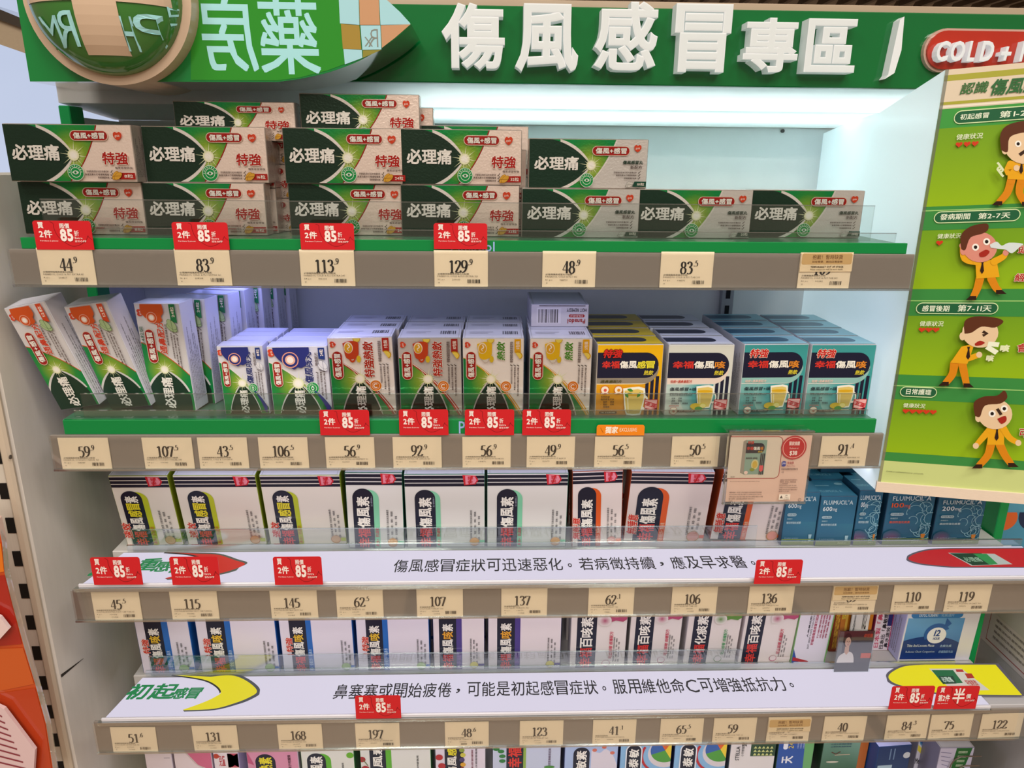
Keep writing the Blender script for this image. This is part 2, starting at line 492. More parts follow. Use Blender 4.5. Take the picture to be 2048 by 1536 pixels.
for u, v in ((1565, 262), (1657, 308), (388, 248)):
    p = aty(u, v, YB - 0.0006)
    b_ = MB(); b_.tube((p[0], YB - 0.002, p[2]), (p[0], YB, p[2]), 0.0025, hx('#3c3a38'), 'plastic', 10); b_.build('screw_cap', bay)
b_ = MB(); b_.box((XL, 0.76, 0.0), (XR, YB, 0.10), hx('#8c8a86'), 'painted', 0.002); b_.build('plinth', bay)

# header: fascia, underside, green sign board with raised letters
hd = thing('header_sign', 'green header sign with raised white characters above the top shelf', 'sign')
z0, z1 = Z(0.0625), Z(0.0880)
x0, x1, yb = XL - 0.004, 1.05, YB - 0.001
b_ = MB(); b_.face([(x0, 0.91, z0), (x1, 0.91, z0), (x1, yb, Z(0.0512)), (x0, yb, Z(0.0512))], WHITE, 'diffuser'); b_.face([(x0, 0.91, z0), (x1, 0.91, z0), (x1, 0.91, z1), (x0, 0.91, z1)], WHITE, 'diffuser'); b_.build('diffuser_cover', hd)
b_ = MB(); b_.box((x0, yb - 0.001, Z(0.0512)), (x1, yb, z1), hx('#e8e8e6'), 'painted'); b_.box((x0, 0.91, z1), (x1, yb, z1 + 0.002), hx('#e8e8e6'), 'painted'); b_.box((x0, 0.912, z0 + 0.001), (x0 + 0.002, yb - 0.002, z1), hx('#e8e8e6'), 'painted'); b_.build('canopy', hd)
b_ = MB(); b_.box((XL - 0.01, 0.898, z1), (1.05, 0.93, Z(0.168)), hx('#086a31'), 'gloss', 0.001); b_.build('sign_board', hd)
b_ = MB(); b_.box((XL - 0.01, 0.905, Z(0.168)), (1.05, 0.93, Z(0.176)), hx('#b9a48e'), 'plastic', 0.001); b_.build('top_trim', hd)
YS = 0.898
def raised(ch, u0, v0, u1, v1, depth=0.020, bold=0.026, shear=0.0, col='#f2f5f2', parent=hd, Y=YS, fin='lit_letter', name='raised_letter'):
    """one solid rounded letter standing off the board"""
    a, b = aty(u0, v1, Y - depth), aty(u1, v0, Y - depth)
    cu = bpy.data.curves.new('g', 'FONT'); cu.body = ch; cu.resolution_u = 3; cu.fill_mode = 'BOTH'; cu.shear = shear
    cu.extrude = 0.05; cu.bevel_depth = bold; cu.bevel_resolution = 2
    ob = bpy.data.objects.new('g', cu); COL.objects.link(ob)
    me = bpy.data.meshes.new_from_object(ob.evaluated_get(bpy.context.evaluated_depsgraph_get()))
    n = len(me.vertices); co = np.zeros(n * 3); me.vertices.foreach_get('co', co); co = co.reshape(-1, 3)
    F = [tuple(p.vertices) for p in me.polygons]
    bpy.data.objects.remove(ob); bpy.data.curves.remove(cu); bpy.data.meshes.remove(me)
    lo, hi = co.min(0), co.max(0)
    X = a[0] + (co[:, 0] - lo[0]) / (hi[0] - lo[0]) * (b[0] - a[0]); Zz = a[2] + (co[:, 1] - lo[1]) / (hi[1] - lo[1]) * (b[2] - a[2])
    zf = (hi[2] - co[:, 2]) / (hi[2] - lo[2])                       # 0 at the face, 1 at the board
    k_ = (b[2] - a[2]) / (hi[1] - lo[1]); rim = bold * k_
    Yy = np.where(zf < 0.45, Y - depth + zf / 0.45 * rim * 0.9, Y - (1 - zf) / 0.55 * 0.0005)
    mb = MB(); mb.add(np.stack([X, Yy, Zz], 1), F, hx(col), fin)
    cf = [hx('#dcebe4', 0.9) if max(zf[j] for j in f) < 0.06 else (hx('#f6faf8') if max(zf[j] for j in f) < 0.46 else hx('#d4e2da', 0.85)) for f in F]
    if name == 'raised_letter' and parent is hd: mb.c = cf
    return mb.build(name, parent)
for ch, u0, v0, u1, v1 in (('傷', 884, 6, 1010, 138), ('風', 1030, 8, 1160, 143), ('感', 1187, 3, 1320, 140), ('冒', 1345, 8, 1468, 144), ('專', 1483, 36, 1604, 144), ('區', 1607, 38, 1722, 144)):
    raised(ch, u0, v0, u1, v1)
p = [aty(u, v, YS - 0.014) for u, v in ((1770, 158), (1776, 150), (1800, 40), (1809, 33), (1803, 100), (1789, 146))]
b_ = MB(); b_.prism(p, (0, 0.014, 0), hx('#f2f5f2'), 'lit_letter', hx('#dfe6e2')); b_.build('raised_bar', hd)
# red pill on the header
def stadium(u0, v0, u1, v1, Y, n=14):
    a, b = aty(u0, v1, Y), aty(u1, v0, Y); r = (b[2] - a[2]) / 2; zc = (a[2] + b[2]) / 2; P = []
    for i in range(n + 1):
        t_ = math.pi / 2 + math.pi * i / n; P.append((a[0] + r + r * math.cos(t_), Y, zc + r * math.sin(t_)))
    for i in range(n + 1):
        t_ = -math.pi / 2 + math.pi * i / n; P.append((b[0] - r + r * math.cos(t_), Y, zc + r * math.sin(t_)))
    return P
b_ = MB(); b_.prism(stadium(1841, 63, 2290, 144, YS - 0.006), (0, 0.006, 0), hx('#c9a89a'), 'gloss')
b_.prism(stadium(1849, 67, 2282, 138, YS - 0.009), (0, 0.003, 0), hx('#b5301f'), 'gloss'); pil = b_.build('red_plaque', hd)
for ch, u0, u1 in (('C', 1871, 1903), ('O', 1899, 1934), ('L', 1933, 1955), ('D', 1958, 1992), ('+', 2000, 2026), ('F', 2038, 2064), ('L', 2068, 2090), ('U', 2094, 2126)):
    v0, v1 = (82, 123) if ch != '+' else (93, 121)
    raised(ch, u0, v0, u1, v1, 0.014, 0.03, 0.10, '#f4f6f8', pil, YS - 0.0092 + 0.004, 'lit_letter')

# tall lens-shaped pharmacy sign fixed in front of the header, seen from behind (mirrored writing)
ps = thing('pharmacy_sign', 'lens-shaped green pharmacy sign with chrome rim and mirrored pale blue characters', 'sign')
YP = 0.795
def lens(Y):
    low = [(60, 163), (300, 163.5), (440, 164), (555, 164), (600, 158)] + smooth([(600, 158), (660, 144), (720, 121), (770, 92), (800, 70), (822, 48)], 5)[1:]
    P = [aty(u, v, Y) for u, v in low]
    zt = P[-1][2]
    up = [np.array([q[0], q[1], 2 * zt - q[2]]) for q in reversed(P[:-1])]
    return [tuple(q) for q in P + up]
L = lens(YP)
b_ = MB(); b_.prism(L, (0, 0.095, 0), hx('#16803c'), 'gloss', hx('#d8cfc6'), True)
for i_, f in enumerate(b_.f):
    if len(f) == 4: b_.m[i_] = b_._fin('chrome')
rimmed = b_.build('sign_body', ps)
A_ = aty(375, 172, YP); B_ = aty(830, 5, YP)
Wp, Hp = B_[0] - A_[0], 0.20
sg = Art(Wp, Hp, (A_[0], YP, A_[2]), n=(0, -1, 0), fin='gloss', lift=3e-4, clip=False)
def q(u, v):
    p = aty(u, v, YP); return ((p[0] - A_[0]) / Wp, 1 - (p[2] - A_[2]) / Hp)
sg.poly([q(u, v) for u, v in ((382, 160), (555, 161), (600, 155), (655, 141), (690, 128), (684, -20), (382, -20))], '#2d8f2a')
sg.part('mirrored_lettering')
def mirror_text(ch, u0, v0, u1, v1, col='#a8e4ea', bold=0.02):
    (sa, ta), (sb, tb) = q(u0, v0), q(u1, v1)
    sg.text(ch, sb, ta, sa, tb, col, bold)
mirror_text('藥', 513, -6, 642, 148); mirror_text('房', 397, -8, 518, 142)
sg.part('checker_tiles')
for (cells, col) in (((((677, -20), (717, -20), (719, 50), (680, 47)), ((758, -14), (776, 2), (800, 24), (820, 46), (821, 49), (761, 50)), ((721, 51), (761, 51), (763, 99), (725, 100)), ((687, 98), (724, 100), (725, 116), (690, 129))), '#a9dbe6'),
                     ((((718, -20), (757, -20), (760, 50), (720, 50)), ((762, 51), (821, 49), (812, 57), (790, 76), (764, 96))), '#c99a74'),
                     ((((682, 48), (719, 51), (723, 99), (686, 98)),), '#a58a3f'), ((((726, 101), (763, 100), (745, 108), (726, 116)),), '#8f8a3c')):
    for cpts in cells: sg.poly([q(*c_) for c_ in cpts], col)
(sa, ta), (sb, tb) = q(729, 58), q(757, 94)
sg.text('R', sb, ta, sa + (sb - sa) * 0.25, tb, '#8b8d83', -0.02)
(sa, ta), (sb, tb) = q(729, 74), q(746, 93)
sg.text('x', sb, ta, sa, tb, '#8b8d83', -0.02)
sg.part(None)
sg.finish('sign_face', ps)
# round dome on the sign
cx, cz = aty(213, -8, YP - 0.02)[[0, 2]]
R1 = aty(382, 0, YP - 0.02)[0] - cx
b_ = MB(); n_ = 64
b_.prism([(cx + R1 * math.cos(2 * math.pi * i / n_), YP - 0.02, cz + R1 * math.sin(2 * math.pi * i / n_)) for i in range(n_)], (0, 0.112, 0), hx('#cbb199'), 'plastic'); b_.build('dome_ring', ps)
R2, HD = R1 * 0.895, 0.045
def dome_pt(a, r, lift=0.0):
    hgt = HD * math.sqrt(max(0.0, 1 - (r / R2) ** 2)) ** 1.0
    return (cx + r * math.cos(a), YP - 0.02 - hgt - lift, cz + r * math.sin(a))
b_ = MB(); NR, NA = 16, 64; V = []; F = []
for j in range(NR + 1):
    r = R2 * math.sin(math.pi / 2 * j / NR)
    for i in range(NA): V.append(dome_pt(2 * math.pi * i / NA, r))
for j in range(NR):
    for i in range(NA): F.append((j * NA + i, j * NA + (i + 1) % NA, (j + 1) * NA + (i + 1) % NA, (j + 1) * NA + i))
b_.add(V, F, hx('#3f7a35'), 'gloss'); dome = b_.build('glass_dome', ps)
for p_ in dome.data.polygons: p_.use_smooth = True
def on_dome(x, z, lift=0.0012):
    r = math.hypot(x - cx, z - cz); return dome_pt(math.atan2(z - cz, x - cx), min(r, R2 * 0.995), lift)
def dome_grid(us, vs, col, name):
    mb = MB()
    for (u0, v0, u1, v1) in zip(us[0], vs[0], us[1], vs[1]): pass
    return mb
b_ = MB()
def cross_cell(x0, z0_, x1, z1_, n=10):
    for i in range(n):
        for j in range(n):
            xs = [x0 + (x1 - x0) * (i + k) / n for k in (0, 1)]; zs = [z0_ + (z1_ - z0_) * (j + k) / n for k in (0, 1)]
            if max(math.hypot(x - cx, z - cz) for x in xs for z in zs) > R2 * 0.96: continue
            b_.face([on_dome(xs[0], zs[0]), on_dome(xs[1], zs[0]), on_dome(xs[1], zs[1]), on_dome(xs[0], zs[1])], hx('#d2b89e'), 'plastic')
xl, xr = aty(157, 60, YP - 0.06)[0], aty(241, 60, YP - 0.06)[0]; zb = aty(200, 107, YP - 0.06)[2]; zm = aty(200, 3, YP - 0.06)[2]
cross_cell(xl, zb, xr, cz + (cz - zb), 14); cross_cell(cx - R2, zm, xl, zm + (xr - xl), 10); cross_cell(xr, zm, cx + R2, zm + (xr - xl), 10)
b_.build('cross_emblem', ps)
def dome_text(ch, u0, v0, u1, v1):
    a, c = aty(u0, v1, YP - 0.055), aty(u1, v0, YP - 0.055)
    out, bb = layout(ch, 0.0, 3)
    mb = MB()
    for _, g, F in out:
        X = c[0] - (g[:, 0] - bb[0]) / (bb[2] - bb[0]) * (c[0] - a[0]); Zz = a[2] + (g[:, 1] - bb[1]) / (bb[3] - bb[1]) * (c[2] - a[2])
        mb.add([on_dome(x, z, 0.0016) for x, z in zip(X, Zz)], F, hx('#a8e4ea'), 'plastic')
    return mb
for ch, u0, v0, u1, v1 in (('P', 272, 27, 313, 92), ('H', 251, 34, 263, 100), ('R', 116, 24, 150, 92), ('M', 78, 32, 115, 93), ('房', 326, -2, 357, 78)):
    dome_text(ch, u0, v0, u1, v1).build('mirrored_lettering', dome)

# lit wall panel and beam beyond the bay at the upper corner
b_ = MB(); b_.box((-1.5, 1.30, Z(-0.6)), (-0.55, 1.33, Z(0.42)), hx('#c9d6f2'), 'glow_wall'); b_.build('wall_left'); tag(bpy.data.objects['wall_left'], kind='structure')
b_ = MB()
pa = [aty(-60, 20, 1.05), aty(-60, 68, 1.05), aty(95, 122, 1.05), aty(95, 62, 1.05)]
b_.prism([tuple(x) for x in pa], (0, 0.12, 0), hx('#a9977f'), 'painted')
pa = [aty(-60, -6, 1.045), aty(-60, 18, 1.045), aty(95, 75, 1.045), aty(95, 58, 1.045)]
b_.prism([tuple(x) for x in pa], (0, 0.12, 0), hx('#3a332c'), 'gloss')
tag(b_.build('trim_1'), kind='structure')

# side divider with the slotted front upright
dv = thing('side_divider', 'cream side divider panel with slotted front post closing the shelf end', 'divider')
XD, FY = -0.522, 0.774
b_ = MB(); b_.box((XD - 0.010, FY, 0.02), (XD, 1.06, Z(-0.0135)), hx('#e8e1d8'), 'painted', 0.0025); b_.build('panel', dv)
b_ = MB(); b_.box((XD - 0.0115, FY - 0.008, 0.02), (XD - 0.0005, FY, Z(-0.014)), hx('#cdbda8'), 'painted', 0.003); b_.build('edge_strip', dv)
b_ = MB(); b_.box((XD - 0.050, FY - 0.003, 0.02), (XD - 0.012, FY + 0.02, Z(-0.02)), hx('#d3cabc'), 'painted', 0.002)
zA, zB = aty(17, 1048, FY)[2], aty(125, 1476, FY)[2]
for i in range(-6, 20):
    z = zA + (zB - zA) * i / 7
    for xo in (XD - 0.0175, XD - 0.038):
        zz = z + (0.012 if xo < XD - 0.03 else 0)
        b_.box((xo - 0.0048, FY - 0.0038, zz - 0.0095), (xo + 0.0048, FY - 0.0028, zz + 0.0095), hx('#191614'), 'dark')
b_.build('slotted_post', dv)
b_ = MB()
pA, pB = atx(122, 1352, XD), atx(166, 1318, XD)
b_.prism([(XD + 0.0001, pA[1], pA[2] - 0.002), (XD + 0.0001, pA[1], pA[2] + 0.002), (XD + 0.0001, pB[1], pB[2] + 0.0006)], (0.0006, 0, 0), hx('#3a332d'), 'dark')
b_.build('scratch_mark', dv)
b_ = MB(); pC = atx(20, 914, XD); b_.tube((XD, pC[1], pC[2]), (XD + 0.0008, pC[1], pC[2]), 0.0025, hx('#6a5f54'), 'plastic', 10); b_.build('screw_cap', dv)

# poster light box closing the other end of the two upper shelves
HX, HY = 0.4535, 0.776                       # hinge line of the angled poster face
_vp = ray(-2900, 590)
PD = -_vp / np.linalg.norm(_vp); _h = math.hypot(PD[0], PD[1]); PD = PD / _h
PN = np.array([PD[1], -PD[0], 0.0])
pb = thing('poster_light_box', 'angled light box with lime green cold-stages poster and frosted side wing', 'poster')
zt, zb2 = aty(1893, 140, HY)[2], aty(1745, 962, HY)[2]
PW = 0.20; PH = zt - zb2
wing = [(HX, HY, zb2 - 0.012), (HX, YB - 0.002, zb2 - 0.002), (HX, YB - 0.002, Z(0.0442)), (HX, 0.955, Z(0.0572)), (HX, 0.896, Z(0.0612)), (HX, HY, zt)]
b_ = MB(); b_.prism(wing, (0.004, 0, 0), WHITE, 'milky'); b_.build('side_wing', pb)
b_ = MB()
P0 = np.array([HX, HY, zb2])
def pp3(a, z, off=0.0): return tuple(np.array([HX, HY, 0]) + PD * a + PN * off + np.array([0, 0, z]))
b_.prism([pp3(0, zb2), pp3(PW, zb2), pp3(PW, zt), pp3(0, zt)], tuple(-PN * 0.006), hx('#c6d38e'), 'card'); b_.build('backing_board', pb)
b_ = MB(); b_.prism([pp3(-0.001, zb2 - 0.012, 0.004), pp3(PW, zb2 - 0.012, 0.004), pp3(PW, zb2, 0.004), pp3(-0.001, zb2, 0.004)], tuple(-PN * 0.03), hx('#ecdac6'), 'painted'); b_.build('bottom_ledge', pb)
b_ = MB(); b_.prism([pp3(0, zb2, 0.0025), pp3(0.003, zb2, 0.0025), pp3(0.003, zt, 0.0025), pp3(0, zt, 0.0025)], tuple(-PN * 0.002), hx('#d8e4d0'), 'acrylic_edge'); b_.build('edge_strip', pb)
po = Art(PW, PH, pp3(0, zb2), ex=PD, ey=(0, 0, 1), n=PN, fin='card', lift=6e-4)
def pq(u, v):
    w = ray(u, v); o = np.array([HX, HY]); k = (o @ PN[:2]) / (w[:2] @ PN[:2])
    p = w * k; a = (p[:2] - o) @ PD[:2]; return (a / PW, (zt - (p[2] + ZC - a * PD[2])) / PH)
def pband(v0, v1, col, col2=None):           # a full-width horizontal band between two heights read at the poster's edge
    t0, t1 = pq(edge_u(v0), v0)[1], pq(edge_u(v1), v1)[1]
    if col2: po.blend([(0, t0), (1, t0), (1, t1), (0, t1)], [col, col, col2, col2])
    else: po.rect(0, t0, 1, t1, col)
def edge_u(v): return 1893 - (v - 140) * 0.1805
po.rect(0, 0, 1, 1, '#dfd0b8')
pband(151, 163, '#a9a83c'); pband(205, 211, '#a9a83c'); pband(213, 217, '#efe6d4'); pband(219, 258, '#3f9a42')
lime0, lime1, dk = '#72a01c', '#93ba14', '#398c42'
for v0, v1 in ((258, 414), (461, 578), (631, 748), (797, 902)): pband(v0, v1, lime0, lime1)
for v0, v1 in ((414, 461), (578, 631), (748, 797), (902, 919)): pband(v0, v1, dk)
for v0, v1 in ((421, 423), (600, 602), (769, 771)): pband(v0, v1, '#9fd07a')
pband(919, 963, '#c9d78c')
def pspan(u0, v0, u1, v1):
    t0, t1 = pq(u0, v0)[1], pq(u0, v1)[1]; return pq(u0, (v0 + v1) / 2)[0], t0, pq(u1, (v0 + v1) / 2)[0], t1
def ptext(txt, u0, v0, u1, v1, col, bold=0.02, shear=0.0, outline=None):
    po.text(txt, *pspan(u0, v0, u1, v1), col, bold, shear, outline)
def ppill(u0, v0, u1, v1):
    s0, t0, s1, t1 = pspan(u0, v0, u1, v1)
    po.pill(s0 - 0.004, t0 - 0.0022, s1 + 0.004, t1 + 0.0022, '#d7ecb4'); po.pill(s0, t0, s1, t1, '#1d5f3c')
def pheart(u, v, r=5.6):
    s, t_ = pq(u, v); s2, t2 = pq(u + r, v + r); ra, rb = s2 - s, t2 - t_
    P = [(s + ra * 1.05 * math.sin(x) ** 3, t_ - rb * (0.8125 * math.cos(x) - 0.3125 * math.cos(2 * x) - 0.125 * math.cos(3 * x) - 0.0625 * math.cos(4 * x))) for x in (2 * math.pi * i / 24 for i in range(24))]
    po.poly(P, '#cf3a1c')
ptext('認識', 1921, 167, 1975, 189, '#3c6f3a', 0.035, 0.15); ptext('傷風感冒', 1982, 160, 2112, 191, '#2f6a3a', 0.045, 0.15)
po.part('stage_lettering')
for (u0, v0, u1, v1), a, ab, c_, cb in (((1909, 224, 2100, 247), '初起感冒', (1920, 229, 1976, 240), '第1-2天', (1999, 223, 2075, 236)),
                                    ((1869, 425, 2037, 445), '發病期間', (1880, 428, 1939, 440), '第2-7天', (1956, 426, 2019, 438)),
                                    ((1833, 606, 1994, 625), '感冒後期', (1844, 610, 1898, 622), '第7-11天', (1915, 609, 1982, 622)),
                                    ((1801, 773, 1872, 790), '日常護理', (1812, 776, 1862, 787), '', None)):
    po.part('stage_lettering#' + a); ppill(u0, v0, u1, v1); ptext(a, *ab, '#e9f3dc', 0.03)
    if c_: ptext(c_, *cb, '#e9f3dc', 0.03)
po.part('health_note')
for u0, v0, u1, v1, hs in ((1912, 269, 1964, 280, ((1917, 289), (1933, 288), (1949, 287))), (1874, 467, 1921, 477, ((1878, 485),)), (1839, 641, 1886, 651, ((1843, 658), (1857, 658), (1871, 658))), (1806, 804, 1850, 813, tuple((1811 + 13.6 * i, 820 + i * 0.5) for i in range(5)))):
    po.part(f'health_note#{v0}'); ptext('健康狀況', u0, v0, u1, v1, '#eef5da', 0.01)
    for h_ in hs: pheart(*h_)
po.part(None)
for txt, bx in (('頭痛', (2035, 490, 2080, 506)), ('經常', (2028, 546, 2075, 562)), ('會咳', (2032, 685, 2080, 702)), ('可', (2036, 855, 2056, 871)), ('咳', (1999, 688, 2016, 701)), ('咳', (1971, 708, 1985, 720))):
    ptext(txt, *bx, '#b2302a' if txt != '咳' else '#e4efc0', 0.04, 0, '#f4efd8')
po.small('CHHKO/CHPAN/0022/16 (07/2017)', *pspan(1771, 938, 1846, 941.5), '#3c4a20')
# the printed cartoon man of each stage
def pell(u, v, ru, rv, col, rot=0.0, n=22):
    a = math.radians(rot); P = []
    for i in range(n):
        x, y = ru * math.cos(2 * math.pi * i / n), rv * math.sin(2 * math.pi * i / n)
        P.append(pq(u + x * math.cos(a) - y * math.sin(a), v + x * math.sin(a) + y * math.cos(a)))
    po.poly(P, col)
def ppoly(pts, col): po.poly([pq(*p_) for p_ in pts], col)
def plimb(pts, w0, w1, col):
    P = [np.array(p_, float) for p_ in smooth(pts, 4)]; n = len(P); Lf, Rt = [], []
    for i in range(n):
        d = P[min(i + 1, n - 1)] - P[max(i - 1, 0)]; d /= np.linalg.norm(d) + 1e-9; nn = np.array([-d[1], d[0]]); w = w0 + (w1 - w0) * i / (n - 1)
        Lf.append(P[i] + nn * w); Rt.append(P[i] - nn * w)
    ppoly(Lf + Rt[::-1], col); pell(P[-1][0], P[-1][1], w1, w1, col); pell(P[0][0], P[0][1], w0, w0, col)
SK, HR, SHT, TRS, SHO = '#e6c9a4', '#5b2f1a', '#e6a818', '#d8860f', '#2b160c'
po.part('cartoon_man')
def man(head, hr, body, legs, arms, face, hair, skin=SK, tie=True):
    po.part(f'cartoon_man#{head[1]}')
    for lg in legs:
        plimb(lg, 8.5, 6.5, TRS); f_ = lg[-1]; d_ = -1 if lg[-1][0] < lg[0][0] else 1
        ppoly([(f_[0] - 6, f_[1] - 2), (f_[0] + 6, f_[1] - 2), (f_[0] + 9 * max(d_, 0) + 6, f_[1] + 6), (f_[0] - 9 * max(-d_, 0) - 6, f_[1] + 6)], SHO)
    ppoly(body, SHT)
    for ar in arms: plimb(ar, 7, 5, SHT); pell(ar[-1][0], ar[-1][1], 6, 6, skin)
    if tie: (x, y) = tie; ppoly([(x - 3, y), (x + 3, y), (x + 1.5, y + 6), (x + 3, y + 20), (x - 1, y + 26), (x - 5, y + 20), (x - 1.5, y + 6)], '#2c1a12')
    pell(head[0], head[1], hr[0], hr[1], skin); pell(head[0] - hr[0] * 0.98, head[1] + hr[1] * 0.25, 6, 8, skin)
    ppoly(smooth(hair + [hair[0]], 4)[:-1], HR)
    for (x, y, r) in face.get('eyes', ()): pell(x, y, r, r, '#f7f3ea'); pell(x, y, r * 0.5, r * 0.5, '#1d1512')
    for pts, w in face.get('lines', ()): po.line([pq(*p_) for p_ in pts], w, '#3a2418')
    if 'mouth' in face: ppoly(smooth(face['mouth'] + [face['mouth'][0]], 3)[:-1], '#a3261c')
man((2046, 292), (40, 36), [(2015, 322), (2060, 322), (2060, 360), (2012, 358)], [[(2020, 360), (2012, 385), (1996, 404)], [(2040, 360), (2036, 385), (2047, 405)]],
    [[(2018, 328), (2012, 345), (2038, 338)], [(2055, 325), (2045, 342), (2030, 336)]], dict(eyes=[(2033, 288, 6.5)], lines=[([(2036, 310), (2044, 304), (2054, 306)], 0.008)]),
    [(1999, 300), (1998, 268), (2016, 249), (2060, 242), (2075, 262), (2040, 266), (2016, 276), (2012, 304)], tie=(2040, 322))
man((1957, 493), (34, 30), [(1948, 520), (1990, 518), (1996, 552), (1950, 556)], [[(1957, 556), (1952, 575), (1944, 592)], [(1980, 556), (1988, 572), (1995, 580)]],
    [[(1950, 522), (1926, 516), (1922, 490)], [(1985, 522), (2003, 512), (2008, 504)]], dict(eyes=[(1948, 493, 7), (1970, 482, 7)], mouth=[(1955, 505), (1968, 498), (1976, 502), (1968, 511), (1957, 512)]),
    [(1920, 497), (1919, 470), (1938, 452), (1970, 446), (1973, 458), (1962, 466), (1938, 474), (1928, 498)], skin='#d98f80', tie=(1962, 520))
po.part('tissue'); ppoly(smooth([(1976, 488), (1990, 482), (2000, 490), (2014, 484), (2042, 486), (2036, 492), (2020, 505), (2008, 498), (1992, 496), (1978, 494)], 3), '#d6e2e4')
man((1957, 662), (36, 30), [(1920, 690), (1946, 684), (1932, 724), (1898, 722)], [[(1906, 724), (1902, 745), (1889, 762)], [(1922, 726), (1926, 745), (1930, 765)]],
    [[(1932, 696), (1928, 714), (1955, 706)]], dict(lines=[([(1962, 660), (1970, 664), (1962, 668)], 0.007)], mouth=[(1946, 684), (1956, 678), (1966, 682), (1958, 687), (1948, 688)]),
    [(1926, 664), (1926, 640), (1946, 630), (1985, 632), (2003, 640), (1986, 652), (1960, 650), (1940, 662)], tie=(1934, 690))
po.part('cough_pattern')
for a_, c_ in (((1972, 684), (1994, 686)), ((1970, 690), (1990, 702))): po.line([pq(*a_), pq(*c_)], 0.011, '#eef4dc')
man((1986, 823), (34, 30), [(1974, 850), (2004, 848), (2004, 884), (1970, 884)], [[(1978, 884), (1972, 905), (1955, 925)], [(1996, 884), (2006, 905), (2018, 922)]],
    [[(1976, 854), (1960, 872), (1948, 886)], [(2003, 852), (2015, 870), (2032, 880)]], dict(eyes=[(1980, 822, 7), (2004, 812, 7)], mouth=[(1990, 832), (2006, 826), (2008, 836), (1998, 842)], lines=[([(1990, 812), (1998, 824)], 0.006)]),
    [(1946, 826), (1944, 800), (1964, 788), (1990, 786), (2004, 776), (2010, 790), (1996, 802), (1966, 806), (1956, 828)], tie=(1990, 850))
po.part(None)
for i_ in range(3): po.line([pq(x, y) for x, y in smooth([(1990 + i_ * 3, 325 + i_ * 4), (1995 + i_ * 3, 332 + i_ * 4), (1990 + i_ * 3, 338 + i_ * 4), (1996 + i_ * 3, 345 + i_ * 4)], 3)], 0.004, '#dbe7bd')
po.finish('poster_print', pb)

# ------------------------------------------------------------------ shelves
RAIL, RAILX = hx('#8d857e'), 0.0
SH = {}
def shelf(n, label, x0, x1, yr, zrt, zrb, deck, ydeck, strip):
    t_ = thing('display_shelf', label, 'shelf')
    b_ = MB(); b_.box((x0 + 0.012, ydeck, Z(deck - 0.035)), (min(x1 - 0.012, 0.666), YB - 0.012, Z(deck)), hx('#4c7a60' if strip == 'green' else '#c8c6c2'), 'plastic', 0.001); b_.build('deck', t_)
    b_ = MB(); b_.box((x0, yr, Z(zrb)), (x1, yr + 0.0035, Z(zrt)), RAIL, 'plastic', 0.0004); b_.box((x0, yr + 0.0035, Z(zrb)), (x1, ydeck, Z(zrb + 0.002)), hx('#b8b0a6'), 'plastic')
    pr = b_.build('price_rail', t_)
    b_ = MB(); b_.box((x0, yr - 0.0040, Z(zrb - 0.0012)), (x1, yr, Z(zrb + 0.0012)), hx('#cfd4d2'), 'acrylic_edge'); b_.box((x0, yr - 0.0032, Z(zrb + 0.0012)), (x1, yr - 0.0027, Z(zrt)), hx('#ffffff'), 'cover'); b_.build('clear_cover', pr)
    SH[n] = dict(o=t_, yr=yr, zt=zrt, zb=zrb, deck=deck)
    return t_
def pane(parent, x0, x1, y, z0_, z1_, name='clear_lip'):
    b_ = MB(); b_.box((x0, y, Z(z0_)), (x1, y + 0.0022, Z(z1_ - 0.0007)), WHITE, 'acrylic'); b_.box((x0, y, Z(z1_ - 0.0007)), (x1, y + 0.0022, Z(z1_)), WHITE, 'acrylic_edge'); return b_.build(name, parent)
s1 = shelf(1, 'topmost display shelf with green front strip holding dark green foil cartons', -0.473, 0.4385, 0.750, -0.0845, -0.1205, -0.0745, 0.757, 'green')
s2 = shelf(2, 'second display shelf with green front strip holding hot drink cartons', -0.480, 0.4500, 0.773, -0.289, -0.329, -0.273, 0.780, 'green')
s3 = shelf(3, 'third display shelf with lit white sign strip and red end lens', -0.4785, 0.690, 0.760, -0.4735, -0.5135, -0.4645, 0.832, 'lit')
s4 = shelf(4, 'fourth display shelf with lit white sign strip and yellow end lens', -0.4785, 0.690, 0.755, -0.653, -0.697, -0.649, 0.834, 'lit')
s5 = shelf(5, 'lowest display shelf almost wholly below the frame edge', -0.4785, 0.690, 0.755, -0.852, -0.890, -0.842, 0.762, 'plain')
for t_, x0, x1, y, za, zb_, yr in ((s1, -0.4615, 0.4305, 0.7522, -0.0845, -0.0735, 0.757), (s2, -0.4650, 0.4405, 0.7752, -0.289, -0.2725, 0.780)):
    b_ = MB(); b_.box((x0, y, Z(za)), (x1, y + 0.0045, Z(zb_)), hx('#0b8440'), 'plastic', 0.0005); st = b_.build('green_strip', t_)
    a = Art(1, zb_ - za, (0, y, Z(za)), lift=2e-4, clip=False)
    u0, u1, vv = (902, 989, 487) if t_ is s1 else (918, 1006, 855)
    xa, xb = aty(u0, vv, y)[0], aty(u1, vv, y)[0]
    a.text('Panadol', xa, 0.12, xb, 0.98, '#9fb9ee', 0.02); a.finish('strip_lettering', st)
pane(s1, -0.4475, 0.4215, 0.7600, -0.0735, -0.0640); pane(s1, -0.4465, 0.400, 0.7700, -0.0735, -0.0370, 'tall_clear_lip')
pane(s2, -0.4560, 0.4335, 0.7835, -0.2715, -0.2640); pane(s2, -0.4440, 0.420, 0.7800, -0.2715, -0.2435, 'tall_clear_lip')
